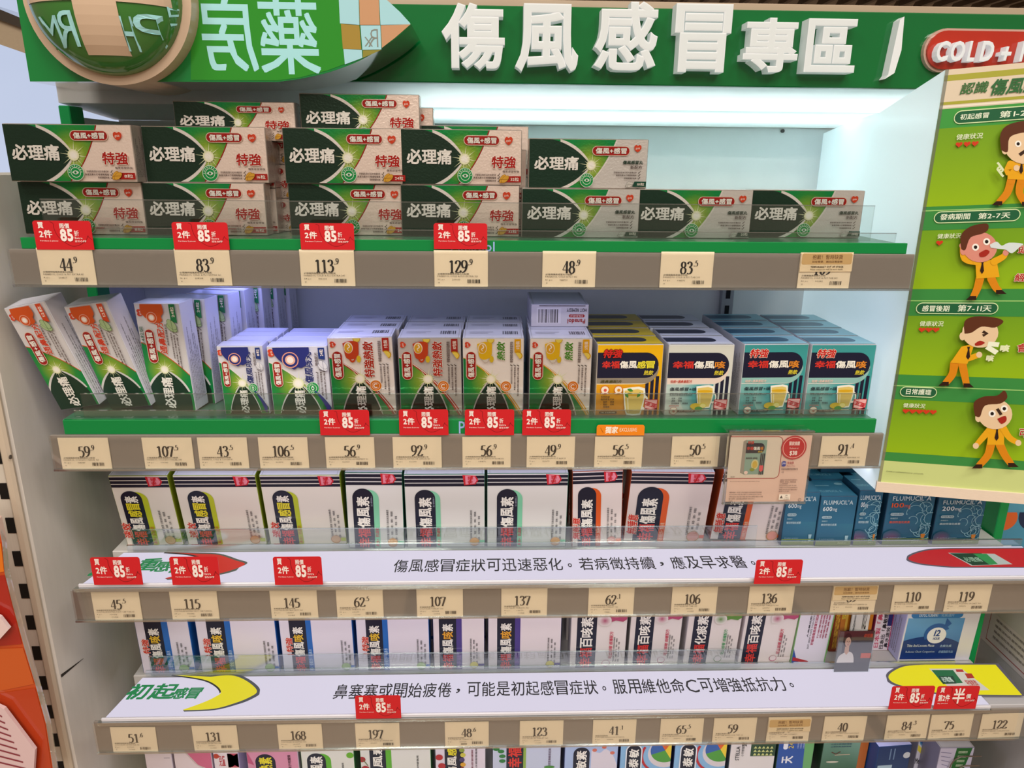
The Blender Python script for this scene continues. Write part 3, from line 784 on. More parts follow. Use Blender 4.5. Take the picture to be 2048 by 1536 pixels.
# brackets under the two upper shelves
for t_, dk_ in ((s1, -0.1205), (s2, -0.329)):
    for u in (464, 1453):
        x = aty(u, 600, 1.035)[0]
        b_ = MB(); b_.prism([(x - 0.0015, 1.0285, Z(dk_ + 0.004)), (x - 0.0015, 0.86, Z(dk_ + 0.004)), (x - 0.0015, 1.0285, Z(dk_ - 0.040))], (0.003, 0, 0), hx('#5c6066'), 'plastic'); b_.build('bracket', t_)
def lit_strip(t_, y0, y1, z_, xl0, xl1, xr0, xr1, red):
    """sloping-ended light box along the shelf front; top face printed"""
    P = [(xl0, y0, Z(z_)), (xr0, y0, Z(z_)), (xr1, y1, Z(z_)), (xl1, y1, Z(z_))]
    b_ = MB(); b_.prism([(p_[0], p_[1], p_[2] - 0.010) for p_ in P], (0, 0, 0.0098), hx('#c9c7d6'), 'plastic')
    b_.face(P, hx('#e6dff2'), 'backlit'); lb = b_.build('light_box', t_)
    b_ = MB(); b_.box((xl0 - 0.008, y0 - 0.006, Z(z_ - 0.008)), (xr0, y0 - 0.001, Z(z_ - 0.0035)), WHITE, 'acrylic_edge')
    b_.box((xl0 - 0.004, y0 - 0.004, Z(z_ - 0.0035)), (xr0, y0 - 0.001, Z(z_ + 0.001)), hx('#d7d5dd'), 'plastic', 0.0008); b_.build('front_profile', t_)
    pane(t_, xl1 + 0.004, xr1, y1 + 0.001, z_, z_ + 0.0095); pane(t_, xl1 + 0.01, 0.34, y1 + 0.003, z_, z_ + 0.030, 'tall_clear_lip')
    W, H = 1.0, y1 - y0
    a = Art(W, H, (0, y0, Z(z_)), ex=(1, 0, 0), ey=(0, 1, 0), n=(0, 0, 1), fin='backlit', lift=3e-4, clip=False)
    def k(u, v): p_ = atz(u, v, Z(z_)); return (p_[0], 1 - (p_[1] - y0) / H)
    return a, k, lb
a, k, lb = lit_strip(s3, 0.757, 0.826, -0.4635, -0.4625, -0.449, 0.685, 0.685, True)
def swoosh(outer, inner, rim, col, grow):
    O, I = smooth(outer, 5), smooth(inner, 5); n = len(outer)
    a.part('lens_pattern#1')
    a.poly([k(u + grow * min(1, max(0, (u - outer[0][0]) / 60)), v + grow * (.9 if v > outer[n // 2][1] else -.9) * .5) for u, v in O] + [k(*p_) for p_ in I[::-1]], rim)
    a.poly([k(*p_) for p_ in O] + [k(*p_) for p_ in I[::-1]], col)
    a.poly([k(*p_) for p_ in I[:len(I) // 2 + 1]] + [k(u - 3, v + 2.2) for u, v in I[len(I) // 2::-1]], '#23241f')
swoosh([(396, 1108), (436, 1110), (470, 1121), (490, 1128), (474, 1137), (436, 1148), (380, 1155), (335, 1158)], [(330, 1105), (378, 1109), (408, 1117), (420, 1126), (406, 1136), (370, 1147), (330, 1157)], '#555a50', '#d22a1c', 5)
a.part('strip_lettering')
for ch, bx in (('嚴', (192, 1118, 262, 1152)), ('重', (275, 1118, 318, 1141)), ('感', (308, 1123, 345, 1144)), ('冒', (346, 1124, 384, 1146))):
    vm = (bx[1] + bx[3]) / 2; a.text(ch, k(bx[0], vm)[0], k(bx[0], bx[1])[1], k(bx[2], vm)[0], k(bx[0], bx[3])[1], '#14854a', 0.055, 0.12)
def strip_line(txt, u0, v0, u1, v1):
    (sa, ta), (sb, tb) = k(u0, v0), k(u1, v1)
    n = len(txt); w = (sb - sa) / n
    for i, ch in enumerate(txt):
        s = sa + w * i
        if ch in '，。': a.text(ch, s + w * 0.3, ta + (tb - ta) * 0.45, s + w * 0.55, ta + (tb - ta) * 0.75, '#16161c', 0.02)
        elif ch == 'C': a.text(ch, s + w * 0.08, ta + (tb - ta) * 0.08, s + w * 0.92, tb, '#16161c', 0.0)
        else: a.text(ch, s + w * 0.05, ta, s + w * 0.95, tb, '#16161c', 0.012)
a.part('strip_lettering#2'); strip_line('傷風感冒症狀可迅速惡化。若病徵持續，應及早求醫。', 789, 1121, 1530, 1140)
a.part('lens_pattern#2')
def end_lens(pts, far, grow=0.0):
    top = smooth(pts, 5); cu = sum(p_[0] for p_ in pts) / len(pts) + 60; cv = sum(p_[1] for p_ in pts) / len(pts)
    return [k(u + (grow if u > cu else -grow), v + (grow * .5 if v > cv else -grow * .5)) for u, v in top] + [k(*p_) for p_ in far]
L3 = [(1905, 1102), (1862, 1104), (1832, 1111), (1816, 1120), (1824, 1127), (1852, 1133), (1905, 1138)]
L4 = [(1850, 1334), (1810, 1337), (1786, 1347), (1776, 1358), (1784, 1369), (1810, 1378), (1870, 1390), (1930, 1394)]
a.poly(end_lens(L3, ((2250, 1140), (2200, 1099)), 4), '#5b5560')
a.poly(end_lens(L3, ((2250, 1139), (2200, 1101))), '#c4171f')
a.part('product_picture')
a.poly([k(*p_) for p_ in ((1895, 1110), (1988, 1112), (2024, 1133), (1942, 1136))], '#b9bfb6')
a.poly([k(*p_) for p_ in ((1898, 1111), (1962, 1111), (1985, 1134), (1944, 1135))], '#123c22'); a.poly([k(*p_) for p_ in ((1945, 1112), (1972, 1112), (1995, 1133), (1978, 1134))], '#2f8f4a')
(s0, t0), (s1_, t1) = k(1922, 1119), k(1966, 1128); a.text('必理痛', s0, t0, s1_, t1, '#8fb596', 0.03)
a.part(None); a.finish('strip_print', lb)
a, k, lb = lit_strip(s4, 0.757, 0.8285, -0.6480, -0.4640, -0.4515, 0.633, 0.633, False)
swoosh([(421, 1354), (457, 1351), (481, 1356), (504, 1370), (514, 1384), (499, 1395), (472, 1406), (428, 1418), (368, 1421)], [(345, 1350), (405, 1359), (432, 1371), (442, 1385), (429, 1395), (405, 1406), (366, 1420)], '#4a4d55', '#efe01c', 6)
a.part('strip_lettering')
for ch, bx in (('初', (257, 1369, 300, 1399)), ('起', (303, 1369, 349, 1399)), ('感', (346, 1377, 374, 1398)), ('冒', (376, 1377, 402, 1398))):
    vm = (bx[1] + bx[3]) / 2; a.text(ch, k(bx[0], vm)[0], k(bx[0], bx[1])[1], k(bx[2], vm)[0], k(bx[0], bx[3])[1], '#14854a', 0.06, 0.10)
a.part('strip_lettering#2'); strip_line('鼻塞塞或開始疲倦，可能是初起感冒症狀。服用維他命C可增強抵抗力。', 672, 1370, 1606, 1386)
a.part('lens_pattern#2')
a.poly(end_lens(L4, ((2048, 1397), (1996, 1331)), 5), '#5a5560')
a.poly(end_lens(L4, ((2043, 1395), (1990, 1334))), '#f3e506')
a.part('product_picture')
a.poly([k(*p_) for p_ in ((1857, 1342), (1922, 1342), (1978, 1385), (1905, 1388))], '#d8cfc0'); a.poly([k(*p_) for p_ in ((1862, 1345), (1905, 1345), (1925, 1371), (1885, 1373))], '#1c6a3e'); a.poly([k(*p_) for p_ in ((1876, 1357), (1905, 1357), (1912, 1372), (1885, 1373))], '#17402c')
(s0, t0), (s1_, t1) = k(1878, 1359), k(1908, 1369); a.text('必理痛', s0, t0, s1_, t1, '#cfe0d0', 0.03)
a.poly([k(*p_) for p_ in ((1928, 1352), (1942, 1352), (1948, 1361), (1934, 1362))], '#b5301f'); a.poly([k(*p_) for p_ in ((1910, 1344), (1924, 1344), (1927, 1349), (1912, 1349))], '#b52a2a')
(s0, t0), (s1_, t1) = k(1926, 1365), k(1958, 1376); a.text('特強熱飲', s0, t0, s1_, t1, '#b52a2a', 0.04)
a.part(None); a.finish('strip_print', lb)

b_ = MB(); b_.box((0.634, 0.757, Z(-0.660)), (0.690, 0.8285, Z(-0.6485)), hx('#b9b8bc'), 'plastic', 0.001); b_.build('end_cap', s4)
# ------------------------------------------------------------------ numbers in words for labels
_ones = 'zero one two three four five six seven eight nine ten eleven twelve thirteen fourteen fifteen sixteen seventeen eighteen nineteen'.split()
_tens = 'x x twenty thirty forty fifty sixty seventy eighty ninety'.split()
def words_of(n):
    if n < 20: return _ones[n]
    if n < 100: return _tens[n // 10] + ('-' + _ones[n % 10] if n % 10 else '')
    return 'one-hundred' + ('-' + words_of(n - 100) if n > 100 else '')

# ------------------------------------------------------------------ printed fronts
TINY = ['舒緩傷風感冒引起的各種症狀', '鼻塞流鼻水打噴嚏喉嚨痛', '發燒頭痛肌肉痛']
def shield(a, s, t, r, col='#d5472a'):
    q = a.h / a.L
    P = [(s + r * q * x, t + r * y) for x, y in smooth([(-1, -0.55), (-0.5, -0.95), (0, -0.7), (0.5, -0.95), (1, -0.55), (0.95, 0.2), (0.5, 0.75), (0, 1.05), (-0.5, 0.75), (-0.95, 0.2), (-1, -0.55)], 3)]
    a.poly(P, col); a.text('gsk', s - 0.62 * r * q, t - 0.3 * r, s + 0.62 * r * q, t + 0.38 * r, '#f3e3d8', 0.02)
def star(a, s, t, r):
    q = a.h / a.L
    for i in range(16):
        th = math.radians(i * 22.5 + 8); ln = r * (2.0 if i % 2 == 0 else 1.25); w = 0.13
        a.poly([(s + q * ln * math.cos(th), t + ln * math.sin(th)), (s + q * r * 0.55 * math.cos(th + w), t + r * 0.55 * math.sin(th + w)), (s + q * r * 0.55 * math.cos(th - w), t + r * 0.55 * math.sin(th - w))], '#e6ecc0')
    a.glow(s, t, r * 0.8, [(0, '#fffdf4'), (0.55, '#fcf9ea'), (1, '#e6eab4')])
def green_badge(a, s, t, r):
    a.disc(s, t, r, '#dfeede'); a.disc(s, t, r * 0.93, '#1f9a4c'); a.ring(s, t, r * 0.62, r * 0.07, '#e3f2e2', 20)
    q = a.h / a.L
    for i in range(9):
        th = math.radians(180 + 22 * i); a.disc(s + q * r * 0.77 * math.cos(th), t + r * 0.77 * math.sin(th), r * 0.08, '#d6ecd6', 6)
    a.poly([(s + q * r * x, t + r * y) for x, y in smooth([(-0.42, 0), (0, -0.25), (0.42, 0), (0, 0.25), (-0.42, 0)], 3)], '#e3f2e2'); a.disc(s, t, r * 0.15, '#1f7a40', 10)
def c_badge(a, s, t, r):
    a.disc(s, t, r, '#f3e2cf'); a.disc(s, t, r * 0.93, '#d9781f'); a.ring(s, t, r * 0.66, r * 0.06, '#f6e7d6', 20)
    a.ring(s, t, r * 0.42, r * 0.17, '#f8efe4', 16, 45, 315) if not a.rot else a.ring(s, t, r * 0.42, r * 0.17, '#f8efe4', 16, 135, 405)
def brand_front(a, v):
    """the lens-and-starburst cold remedy design; s = reading direction"""
    tip = v.get('tip', 0.52); ts = v.get('star_t', 0.53); sil = v['silver']; w0 = v.get('w0', 0.5); sp = v.get('spread', 0.53)
    lz = v.get('lens', '#23382b'); g1 = v.get('green', '#158a46')
    a.rect(0, 0, 1, 1, g1)
    a.glow(tip, ts, v.get('glow', 0.62), [(0, '#d8e48a'), (0.35, '#86a836'), (0.75, '#2f8f3c'), (1, g1)])
    # silver field on the far side of the curve
    cu = [(v['b0'][0], v['b0'][1])] + bez((v['b0'][0], v['b0'][1]), v['c1'], v['c2'], (v['b1'][0], v['b1'][1]))[1:]
    wln = v.get('line_w', 0.035)
    outer = cu + [(1, 1), (1, 0)]
    a.poly(outer, sil)
    a.line(cu, wln, v['line'], wln * v.get('line_grow', 1.0))
    a.line([(s_ + 0.006, t_) for s_, t_ in cu], 0.012, '#efe6dc')
    # swoosh and lens
    l0, sw = v.get('l0', 0.19), v.get('sw', 0.07); dl = tip - l0
    hi = bez((l0, ts - sp), (l0 + 0.42 * dl, ts - sp * 0.86), (tip - 0.24 * dl, ts - 0.50 * sp), (tip, ts))
    lo = [(s_, 2 * ts - t_) for s_, t_ in hi]
    hi2 = bez((l0 + sw, ts - sp), (l0 + sw + 0.38 * dl, ts - sp * 0.86), (tip - 0.14 * dl, ts - 0.48 * sp), (tip + 0.01, ts))
    lo2 = [(s_, 2 * ts - t_) for s_, t_ in hi2]
    e0 = v.get('left', -0.02)
    a.poly(hi2 + [(hi2[0][0], ts)], v.get('swoosh', '#e9e2dc')); a.poly(lo2 + [(lo2[0][0], ts)], v.get('swoosh', '#e9e2dc'))
    a.poly([(e0, ts - sp)] + hi + lo[::-1][1:] + [(e0, ts + sp)], lz)
    star(a, tip + 0.005, ts, v.get('star_r', 0.13))
    a.part('brand_name'); a.text('必理痛', *v['name'], '#f4f1ea', 0.055, 0.0); a.part(None)
    a.part('cold_badge'); p_ = v['pill']; a.pill(p_[0] - 0.006, p_[1] - 0.012, p_[2] + 0.006, p_[3] + 0.012, '#e4c8b4'); a.pill(*p_, '#a5231f')
    m_ = (p_[3] - p_[1]) * 0.16; ln = p_[2] - p_[0]
    a.text('傷風+感冒', p_[0] + ln * 0.08, p_[1] + m_, p_[2] - ln * 0.08, p_[3] - m_, '#f6efe6', 0.05, 0, '#3a0f0c', 0.045); a.part(None)
    a.part('maker_mark'); shield(a, *v['mark']); a.part(None)
    a.part('flavour_name')
    a.text(v['title'], *v['tbox'], v['tcol'], 0.05, v.get('tshear', 0.08), v.get('tout', '#f6ece0'), 0.055)
    if v.get('sub'): a.small(v['sub'], *v['subbox'], v.get('subcol', '#4a2f28'))
    a.part(None)
    for i, (s0, t0, s1, t1) in enumerate(v['rows']):
        a.small(TINY[i % 3][:max(5, int(round(13 * (s1 - s0) / (v['rows'][0][2] - v['rows'][0][0]))))], s0, t0, s1, t1, '#4b332c')
        if v.get('ticks'): a.line([(s1 + 0.012, (t0 + t1) / 2), (s1 + 0.018, t1), (s1 + 0.032, t0 - 0.01)], 0.012, '#3a2a22')
    a.part('count_tab')
    c0 = v['tab']; a.poly([(c0[0], c0[1]), (c0[2], c0[1]), (c0[2], c0[3]), (c0[0] - 0.015, c0[3])], v['tabcol'])
    a.text(v['count'], c0[0] + (c0[2] - c0[0]) * 0.25, c0[1] + (c0[3] - c0[1]) * 0.22, c0[2] - (c0[2] - c0[0]) * 0.15, c0[3] - (c0[3] - c0[1]) * 0.2, '#f3e9dd', 0.03); a.part(None)
    for i, fn in enumerate(v['pics']): a.part(f'printed_picture#{i}'); fn(a)
    a.part(None)
def pills(col, s, t, r, dark):
    def f(a):
        q = a.h / a.L
        for dx, dy, rot in ((-0.25, 0.0, -55), (0.35, 0.1, -40)):
            th = math.radians(rot); P = []
            for i in range(20):
                x, y = r * 1.15 * math.cos(2 * math.pi * i / 20), r * 0.62 * math.sin(2 * math.pi * i / 20)
                P.append((s + q * (dx * r + x * math.cos(th) - y * math.sin(th)), t + dy * r + x * math.sin(th) + y * math.cos(th)))
            cs = sum(p_[0] for p_ in P) / 20; ct = sum(p_[1] for p_ in P) / 20
            a.poly([(cs + (p_[0] - cs) * 1.1, ct + (p_[1] - ct) * 1.1) for p_ in P], dark); a.poly(P, col)
            a.line([P[3], P[13]], r * 0.12, dark)
    return f
def extra(count):
    return dict(silver='#f0dccf', line='#9d2a22', b0=(0.735, 0.0), c1=(0.68, 0.38), c2=(0.60, 0.72), b1=(0.475, 1.0), name=(0.045, 0.355, 0.415, 0.625), pill=(0.525, 0.105, 0.815, 0.265),
                mark=(0.895, 0.185, 0.075), title='特強', tbox=(0.755, 0.475, 0.955, 0.69), tcol='#b3241f', sub='傷風感冒特強', subbox=(0.845, 0.735, 0.985, 0.775),
                rows=[(0.615, 0.80, 0.79, 0.84), (0.60, 0.855, 0.79, 0.895), (0.70, 0.91, 0.79, 0.95)], ticks=True, tab=(0.885, 0.84, 1.0, 0.955), tabcol='#b02620', count=count,
                pics=[lambda a: green_badge(a, 0.53, 0.84, 0.15), pills('#e0a83c', 0.855, 0.89, 0.075, '#9c6a24')], lens='#22382b')
def plain(count):
    d = extra(count)
    d.update(silver='#d2cdc7', line='#d9d5cf', title='傷風感冒丸', tbox=(0.795, 0.425, 0.965, 0.50), tcol='#1d3b2c', tout=None, tshear=0.12, sub='新配方', subbox=(0.86, 0.525, 0.96, 0.60),
             rows=[(0.72, 0.655, 0.915, 0.69), (0.74, 0.715, 0.915, 0.75), (0.81, 0.775, 0.915, 0.81)], tab=(0.90, 0.86, 1.0, 0.97), tabcol='#1f4d3c', mark=(0.915, 0.17, 0.075), pill=(0.535, 0.14, 0.845, 0.315),
             pics=[lambda a: green_badge(a, 0.49, 0.84, 0.15), pills('#d8d4cc', 0.855, 0.92, 0.06, '#8c8880')], lens='#1f3a2c', line_w=0.02)
    return d
def head_pic(s, t, r, col):
    def f(a):
        q = a.h / a.L
        a.poly([(s + q * r * x, t + r * y) for x, y in smooth([(1.1, -1.1), (0.4, -1.15), (-0.2, -0.8), (-0.55, -0.3), (-0.85, 0.1), (-0.7, 0.35), (-0.75, 0.6), (-0.5, 0.95), (-0.1, 0.9), (0.3, 1.2), (1.1, 1.15)], 3)], col)
        for rr, c in ((0.55, '#e6a08a'), (0.48, col), (0.33, '#efb9a2'), (0.22, '#f7efe8')): a.disc(s - 0.05 * q, t - 0.02, r * rr, c, 20)
    return f
def nasal(count, tabcol, big=False):
    pics = [head_pic(0.90, 0.40, 0.22, '#cf5420'), pills('#a7bf8f', 0.80, 0.80, 0.11, '#6d8a5c')]
    if big: pics.append(lambda a: a.text('24粒裝', 0.63, 0.055, 0.80, 0.145, '#2f6a48', 0.01))
    return dict(silver='#d8d6d8', line='#cf4a2c', corner=True, b0=(0.645, 0.0), c1=(0.59, 0.35), c2=(0.46, 0.75), b1=(0.34, 1.0), tip=0.385, star_t=0.45, glow=0.55, spread=0.50, l0=0.13, sw=0.05, star_r=0.12,
                name=(0.02, 0.33, 0.315, 0.58), pill=(0.455, 0.145, 0.765, 0.345), mark=(0.92, 0.12, 0.075), title='通鼻配方', tbox=(0.54, 0.44, 0.845, 0.60), tcol='#cb4028', tshear=0.2, tout='#f3e9e0',
                sub='傷風感冒通鼻配方', subbox=(0.62, 0.63, 0.82, 0.67), rows=[(0.50, 0.73, 0.74, 0.765), (0.44, 0.795, 0.72, 0.83), (0.40, 0.86, 0.70, 0.895)], ticks=True, tab=(0.845, 0.80, 1.0, 0.935), tabcol=tabcol, count=count, pics=pics, lens='#1d3a2b', swoosh='#dcdad8', line_w=0.03)
def cough(count):
    d = nasal(count, '#223a7c')
    d.update(silver='#dcdce4', line='#dadbe2', b0=(0.78, 0.0), c1=(0.68, 0.30), c2=(0.40, 0.66), b1=(0.10, 1.0), tip=0.46, star_t=0.47, title='傷風咳丸', tbox=(0.47, 0.60, 0.93, 0.745), tcol='#22306e', tout='#e8e8f0', sub='特效配方', subbox=(0.73, 0.79, 0.92, 0.85),
             rows=[(0.36, 0.80, 0.60, 0.835), (0.28, 0.86, 0.64, 0.895), (0.22, 0.92, 0.62, 0.95)], tab=(0.83, 0.86, 0.99, 0.97), mark=(0.92, 0.07, 0.065), pill=(0.42, 0.07, 0.79, 0.205), name=(0.02, 0.38, 0.36, 0.56),
             pics=[head_pic(0.86, 0.40, 0.26, '#28327c'), pills('#dfe0e6', 0.72, 0.92, 0.075, '#9a9cac'), lambda a: green_badge(a, 0.40, 0.72, 0.11), lambda a: a.line(bez((0.36, 0.75), (0.28, 0.85), (0.18, 0.93), (0.04, 1.0)), 0.02, '#2b3a86', 0.10)], glow=0.5, line_w=0.012, spread=0.36, l0=-0.03, sw=0.05)
    return d
def mug(col, s, t, steam=False, z=0.72):
    def f(a):
        q = a.h / a.L * z
        def e(x, y, rx, ry, c): a.poly([(s - (y + ry * math.sin(i / 9 * math.pi)) * q, t + (x + rx * math.cos(i / 9 * math.pi)) * z) for i in range(18)], c)
        e(0.12, -0.22, 0.085, 0.085, '#c9a51f'); e(0.12, -0.22, 0.07, 0.07, '#e9d65c')
        e(0.0, 0.21, 0.075, 0.11, '#d5d0c6' if col == '#e3b81c' else col); e(0.0, 0.20, 0.045, 0.07, '#d9d2ca')
        a.poly([(s + x * q, t + y * z) for x, y in smooth([(0.12, -0.19), (0.17, -0.02), (0.14, 0.14), (0.0, 0.15), (-0.17, 0.13), (-0.25, 0.0), (-0.21, -0.13), (-0.02, -0.17), (0.12, -0.19)], 3)[:-1]], col)
        e(-0.07, -0.02, 0.10, 0.13, '#f0e2c8'); e(-0.07, -0.01, 0.085, 0.11, '#dda62c'); e(0.14, 0.24, 0.05, 0.08, '#d9bc2a')
        a.line(smooth([(s + 0.10 * q, t - 0.07 * z), (s + 0.04 * q, t - 0.04 * z), (s + 0.0 * q, t - 0.09 * z), (s - 0.05 * q, t - 0.06 * z)], 4), 0.022, '#f5ecd6', 0.008)
    return f
def lemon(s, t):
    def f(a):
        q = a.h / a.L
        a.poly([(s + q * 0.07 * math.cos(x), t + 0.085 * math.sin(x)) for x in (math.pi * i / 14 - 0.5 for i in range(15))], '#c99a18'); a.poly([(s + q * 0.055 * math.cos(x), t + 0.07 * math.sin(x)) for x in (math.pi * i / 14 - 0.5 for i in range(15))], '#ecd35a')
    return f
def hot(title, tcol, tbox, line, tabcol, count, mugcol, silver='#f0ebe7', sub='檸檬味傷風感冒特強熱飲'):
    return dict(silver=silver, line=line, corner=True, b0=(0.76, 0.0), c1=(0.66, 0.34), c2=(0.34, 0.74), b1=(-0.02, 1.0), tip=0.475, star_t=0.46, glow=0.46, spread=0.34, l0=-0.10, sw=0.06, star_r=0.10,
                name=(0.0, 0.385, 0.385, 0.54), pill=(0.48, 0.055, 0.835, 0.205), mark=(0.925, 0.075, 0.048), title=title, tbox=tbox, tcol=tcol, tshear=0.18, tout='#f4ece2', sub=sub, subbox=(0.70, 0.775, 0.965, 0.83),
                rows=[(0.42, 0.79, 0.64, 0.82), (0.34, 0.845, 0.64, 0.875), (0.26, 0.90, 0.64, 0.93)], ticks=True, tab=(0.83, 0.85, 1.0, 0.955), tabcol=tabcol, count=count,
                pics=[mug(mugcol, 0.875, 0.37), lemon(0.79, 0.90), lambda a: c_badge(a, 0.395, 0.71, 0.095)], lens='#1b3426', swoosh='#cfcac6', line_w=0.02, line_grow=3.4, green='#158443')

# the yellow, grey and teal hot drink fronts with the dark banner
NAVY = '#171a33'
def seal(a, s0, t0, s1, t1):
    w, h = s1 - s0, t1 - t0
    a.poly([(s0, t0), (s1, t0), (s1 - w * 0.05, t1 - h * 0.14), (s0 + w * 0.5, t1), (s0 + w * 0.02, t1 - h * 0.14)], '#c7202e')
    a.poly([(s0 + w * .06, t0 + h * .05), (s1 - w * .06, t0 + h * .05), (s1 - w * .1, t1 - h * .18), (s0 + w * .5, t1 - h * .06), (s0 + w * .07, t1 - h * .18)], '#eeb4b4')
    a.line([(s0 + w * .06, t0 + h * .16), (s1 - w * .08, t0 + h * .5)], h * .07, '#c7202e'); a.line([(s0 + w * .06, t0 + h * .5), (s1 - w * .1, t0 + h * .84)], h * .07, '#c7202e')
    a.text('幸', s0 + w * .14, t0 + h * .28, s0 + w * .46, t0 + h * .58, '#c7202e', .05); a.text('福', s0 + w * .52, t0 + h * .42, s0 + w * .86, t0 + h * .74, '#c7202e', .05)
def glass_cup(a, s, t, k, liquid):
    P = [(-1, -1), (0.95, -1), (0.75, 0.75), (0.5, 1.0), (-0.35, 1.0), (-0.72, 0.75)]
    q = a.h / a.L
    def T(x, y): return (s + q * k * x, t + k * 1.25 * y)
    for rr, c in ((0.40, '#f1efe2'), (0.26, liquid)):
        a.poly([T(0.95 + rr * math.cos(x), 0.05 + rr * 1.35 * math.sin(x)) for x in (2 * math.pi * i / 18 for i in range(18))], c)
    a.poly([T(*p_) for p_ in smooth(P + [P[0]], 3)[:-1]], '#f1efe2'); a.poly([T(x * 0.86, y * 0.86 + 0.03) for x, y in smooth(P + [P[0]], 3)[:-1]], '#e0c46a')
    a.poly([T(x * 0.86, -0.55 + 0.12 * y) for x, y in ((math.cos(2 * math.pi * i / 18), math.sin(2 * math.pi * i / 18)) for i in range(18))], '#d9a81c')
    a.poly([T(-0.62, -0.3), T(-0.5, -0.3), T(-0.38, 0.8), T(-0.46, 0.8)], '#f0e3b0')
def lucky(a, bg, mid, extra_title, chars, cols, sub, subcol, yellow=False, body='有效舒緩傷風感冒症狀'):
    a.rect(0, 0, 1, 1, bg)
    if yellow: a.blend([(0, .5), (1, .5), (1, 1), (0, 1)], ['#e3a312', '#e3a312', '#c98016', '#c98016'])
    else:
        a.blend([(0, .48), (.73, .48), (.73, 1), (0, 1)], [mid, mid, bg, bg]); a.glow(0.62, 0.72, 0.36, [(0, '#2f8f98'), (0.5, '#4ba3a6'), (1, mid)])
        a.poly([(0.73, 0.4), (1, 0.4), (1, 1), (0.73, 1)], bg)
    a.part('striped_panel')
    for i in range(3):
        s0 = 0.76 + i * 0.078; a.rect(s0, 0.50 - 0.03 * i, s0 + 0.052, 1.0, NAVY)
    a.part(None)
    cc = '#8f8576' if yellow else ('#e6d3c6' if bg == '#d3d6cd' else mid)
    a.pill(-0.6, 0.12, 0.955, 0.555, '#f1e3c0' if yellow else '#dfe0d8', 0.235); a.pill(-0.6, 0.145, 0.95, 0.545, cc, 0.205)
    a.part('name_banner'); a.pill(-0.6, 0.105, 0.945, 0.465, NAVY, 0.18)
    n = len(chars); x0, x1 = (0.07, 0.885)
    w = (x1 - x0) / n
    for i, ch in enumerate(chars): a.text(ch, x0 + w * (i + .03), 0.225, x0 + w * (i + .97), 0.325, cols[i], 0.05)
    a.text('熱飲', 0.72, 0.355, 0.87, 0.42, '#e6d43a', 0.03, 0.2); a.part(None)
    if extra_title: a.part('flavour_name'); a.text('特強', 0.085, 0.058, 0.375, 0.175, '#c8261f', 0.06, 0.25, '#f0e2d4' if not yellow else '#1c1018', 0.06); a.part(None)
    a.text(sub, 0.05, 0.49, 0.39, 0.53, subcol, 0.03, 0.2)
    if yellow:
        for s in (0.13, 0.34): a.disc(s, 0.63, 0.058, '#c7322a'); a.disc(s, 0.63, 0.052, '#f4e6d0'); a.disc(s + 0.005, 0.635, 0.022, '#d98a1c' if s > .2 else '#d8584a')
        for i, tx in enumerate(('有效舒緩', '傷風感冒症狀', '• 發燒 • 鼻塞', '• 頭痛 • 咳嗽', '• 喉嚨痛')): a.small(tx, 0.07, 0.715 + i * 0.036, 0.07 + 0.035 * len(tx.replace(' ', '')), 0.742 + i * 0.036, '#3c2a10')
        a.part('product_picture'); glass_cup(a, 0.585, 0.80, 0.155, '#cf9420')
        for (s, t, r) in ((0.52, 0.63, 20), (0.66, 0.70, -60), (0.47, 0.70, 60)):
            th = math.radians(r); a.poly([(s + 0.05 * (x * math.cos(th) - y * math.sin(th)), t + 0.045 * (x * math.sin(th) + y * math.cos(th))) for x, y in smooth([(-1, 0), (0, -.5), (1, 0), (0, .5), (-1, 0)], 3)], '#3f8a2c')
        a.part(None); a.pill(0.05, 0.935, 0.33, 0.972, '#3a2c18'); a.small('5包 五包裝沖劑', 0.08, 0.943, 0.30, 0.964, '#e9dcc0')
    else:
        a.text('傷風感冒+咳', 0.05, 0.595, 0.47, 0.645, '#1f2430', 0.03, 0.15)
        if extra_title: a.text('特強', 0.49, 0.59, 0.66, 0.645, '#c8261f', 0.05, 0.25, '#f0e2d4', 0.05)
        a.small(body, 0.05, 0.685, 0.41, 0.712, '#2c3440')
        for i, tx in enumerate(('• 咳嗽 • 發燒', '• 鼻塞 • 頭痛', '• 肌肉酸痛 • 喉嚨痛')): a.small(tx, 0.05, 0.74 + i * 0.036, 0.05 + 0.033 * len(tx.replace(' ', '')), 0.765 + i * 0.036, '#2c3440')
        a.part('product_picture'); glass_cup(a, 0.60, 0.735, 0.125, '#5aa6a4')
        a.ell(0.47, 0.865, 0.085, 0.045, '#d3b428'); a.ell(0.58, 0.855, 0.06, 0.04, '#d9c44a'); a.ell(0.585, 0.857, 0.045, 0.03, '#e9dc8a'); a.ell(0.52, 0.90, 0.06, 0.03, '#3f8f3c')
        a.part(None); a.pill(0.17, 0.915, 0.47, 0.952, '#2c2a30'); a.small('5包 沖劑熱飲', 0.22, 0.923, 0.44, 0.944, '#d6d2cc')
        a.disc(0.125, 0.93, 0.055, '#b9453c'); a.disc(0.125, 0.93, 0.050, '#e6dccc'); a.disc(0.13, 0.935, 0.02, '#c9766a'); a.small('純天然成份', 0.05, 0.845, 0.21, 0.868, '#c0453c')
    a.part('seal'); seal(a, 0.752, 0.765, 0.965, 0.915); a.part(None)

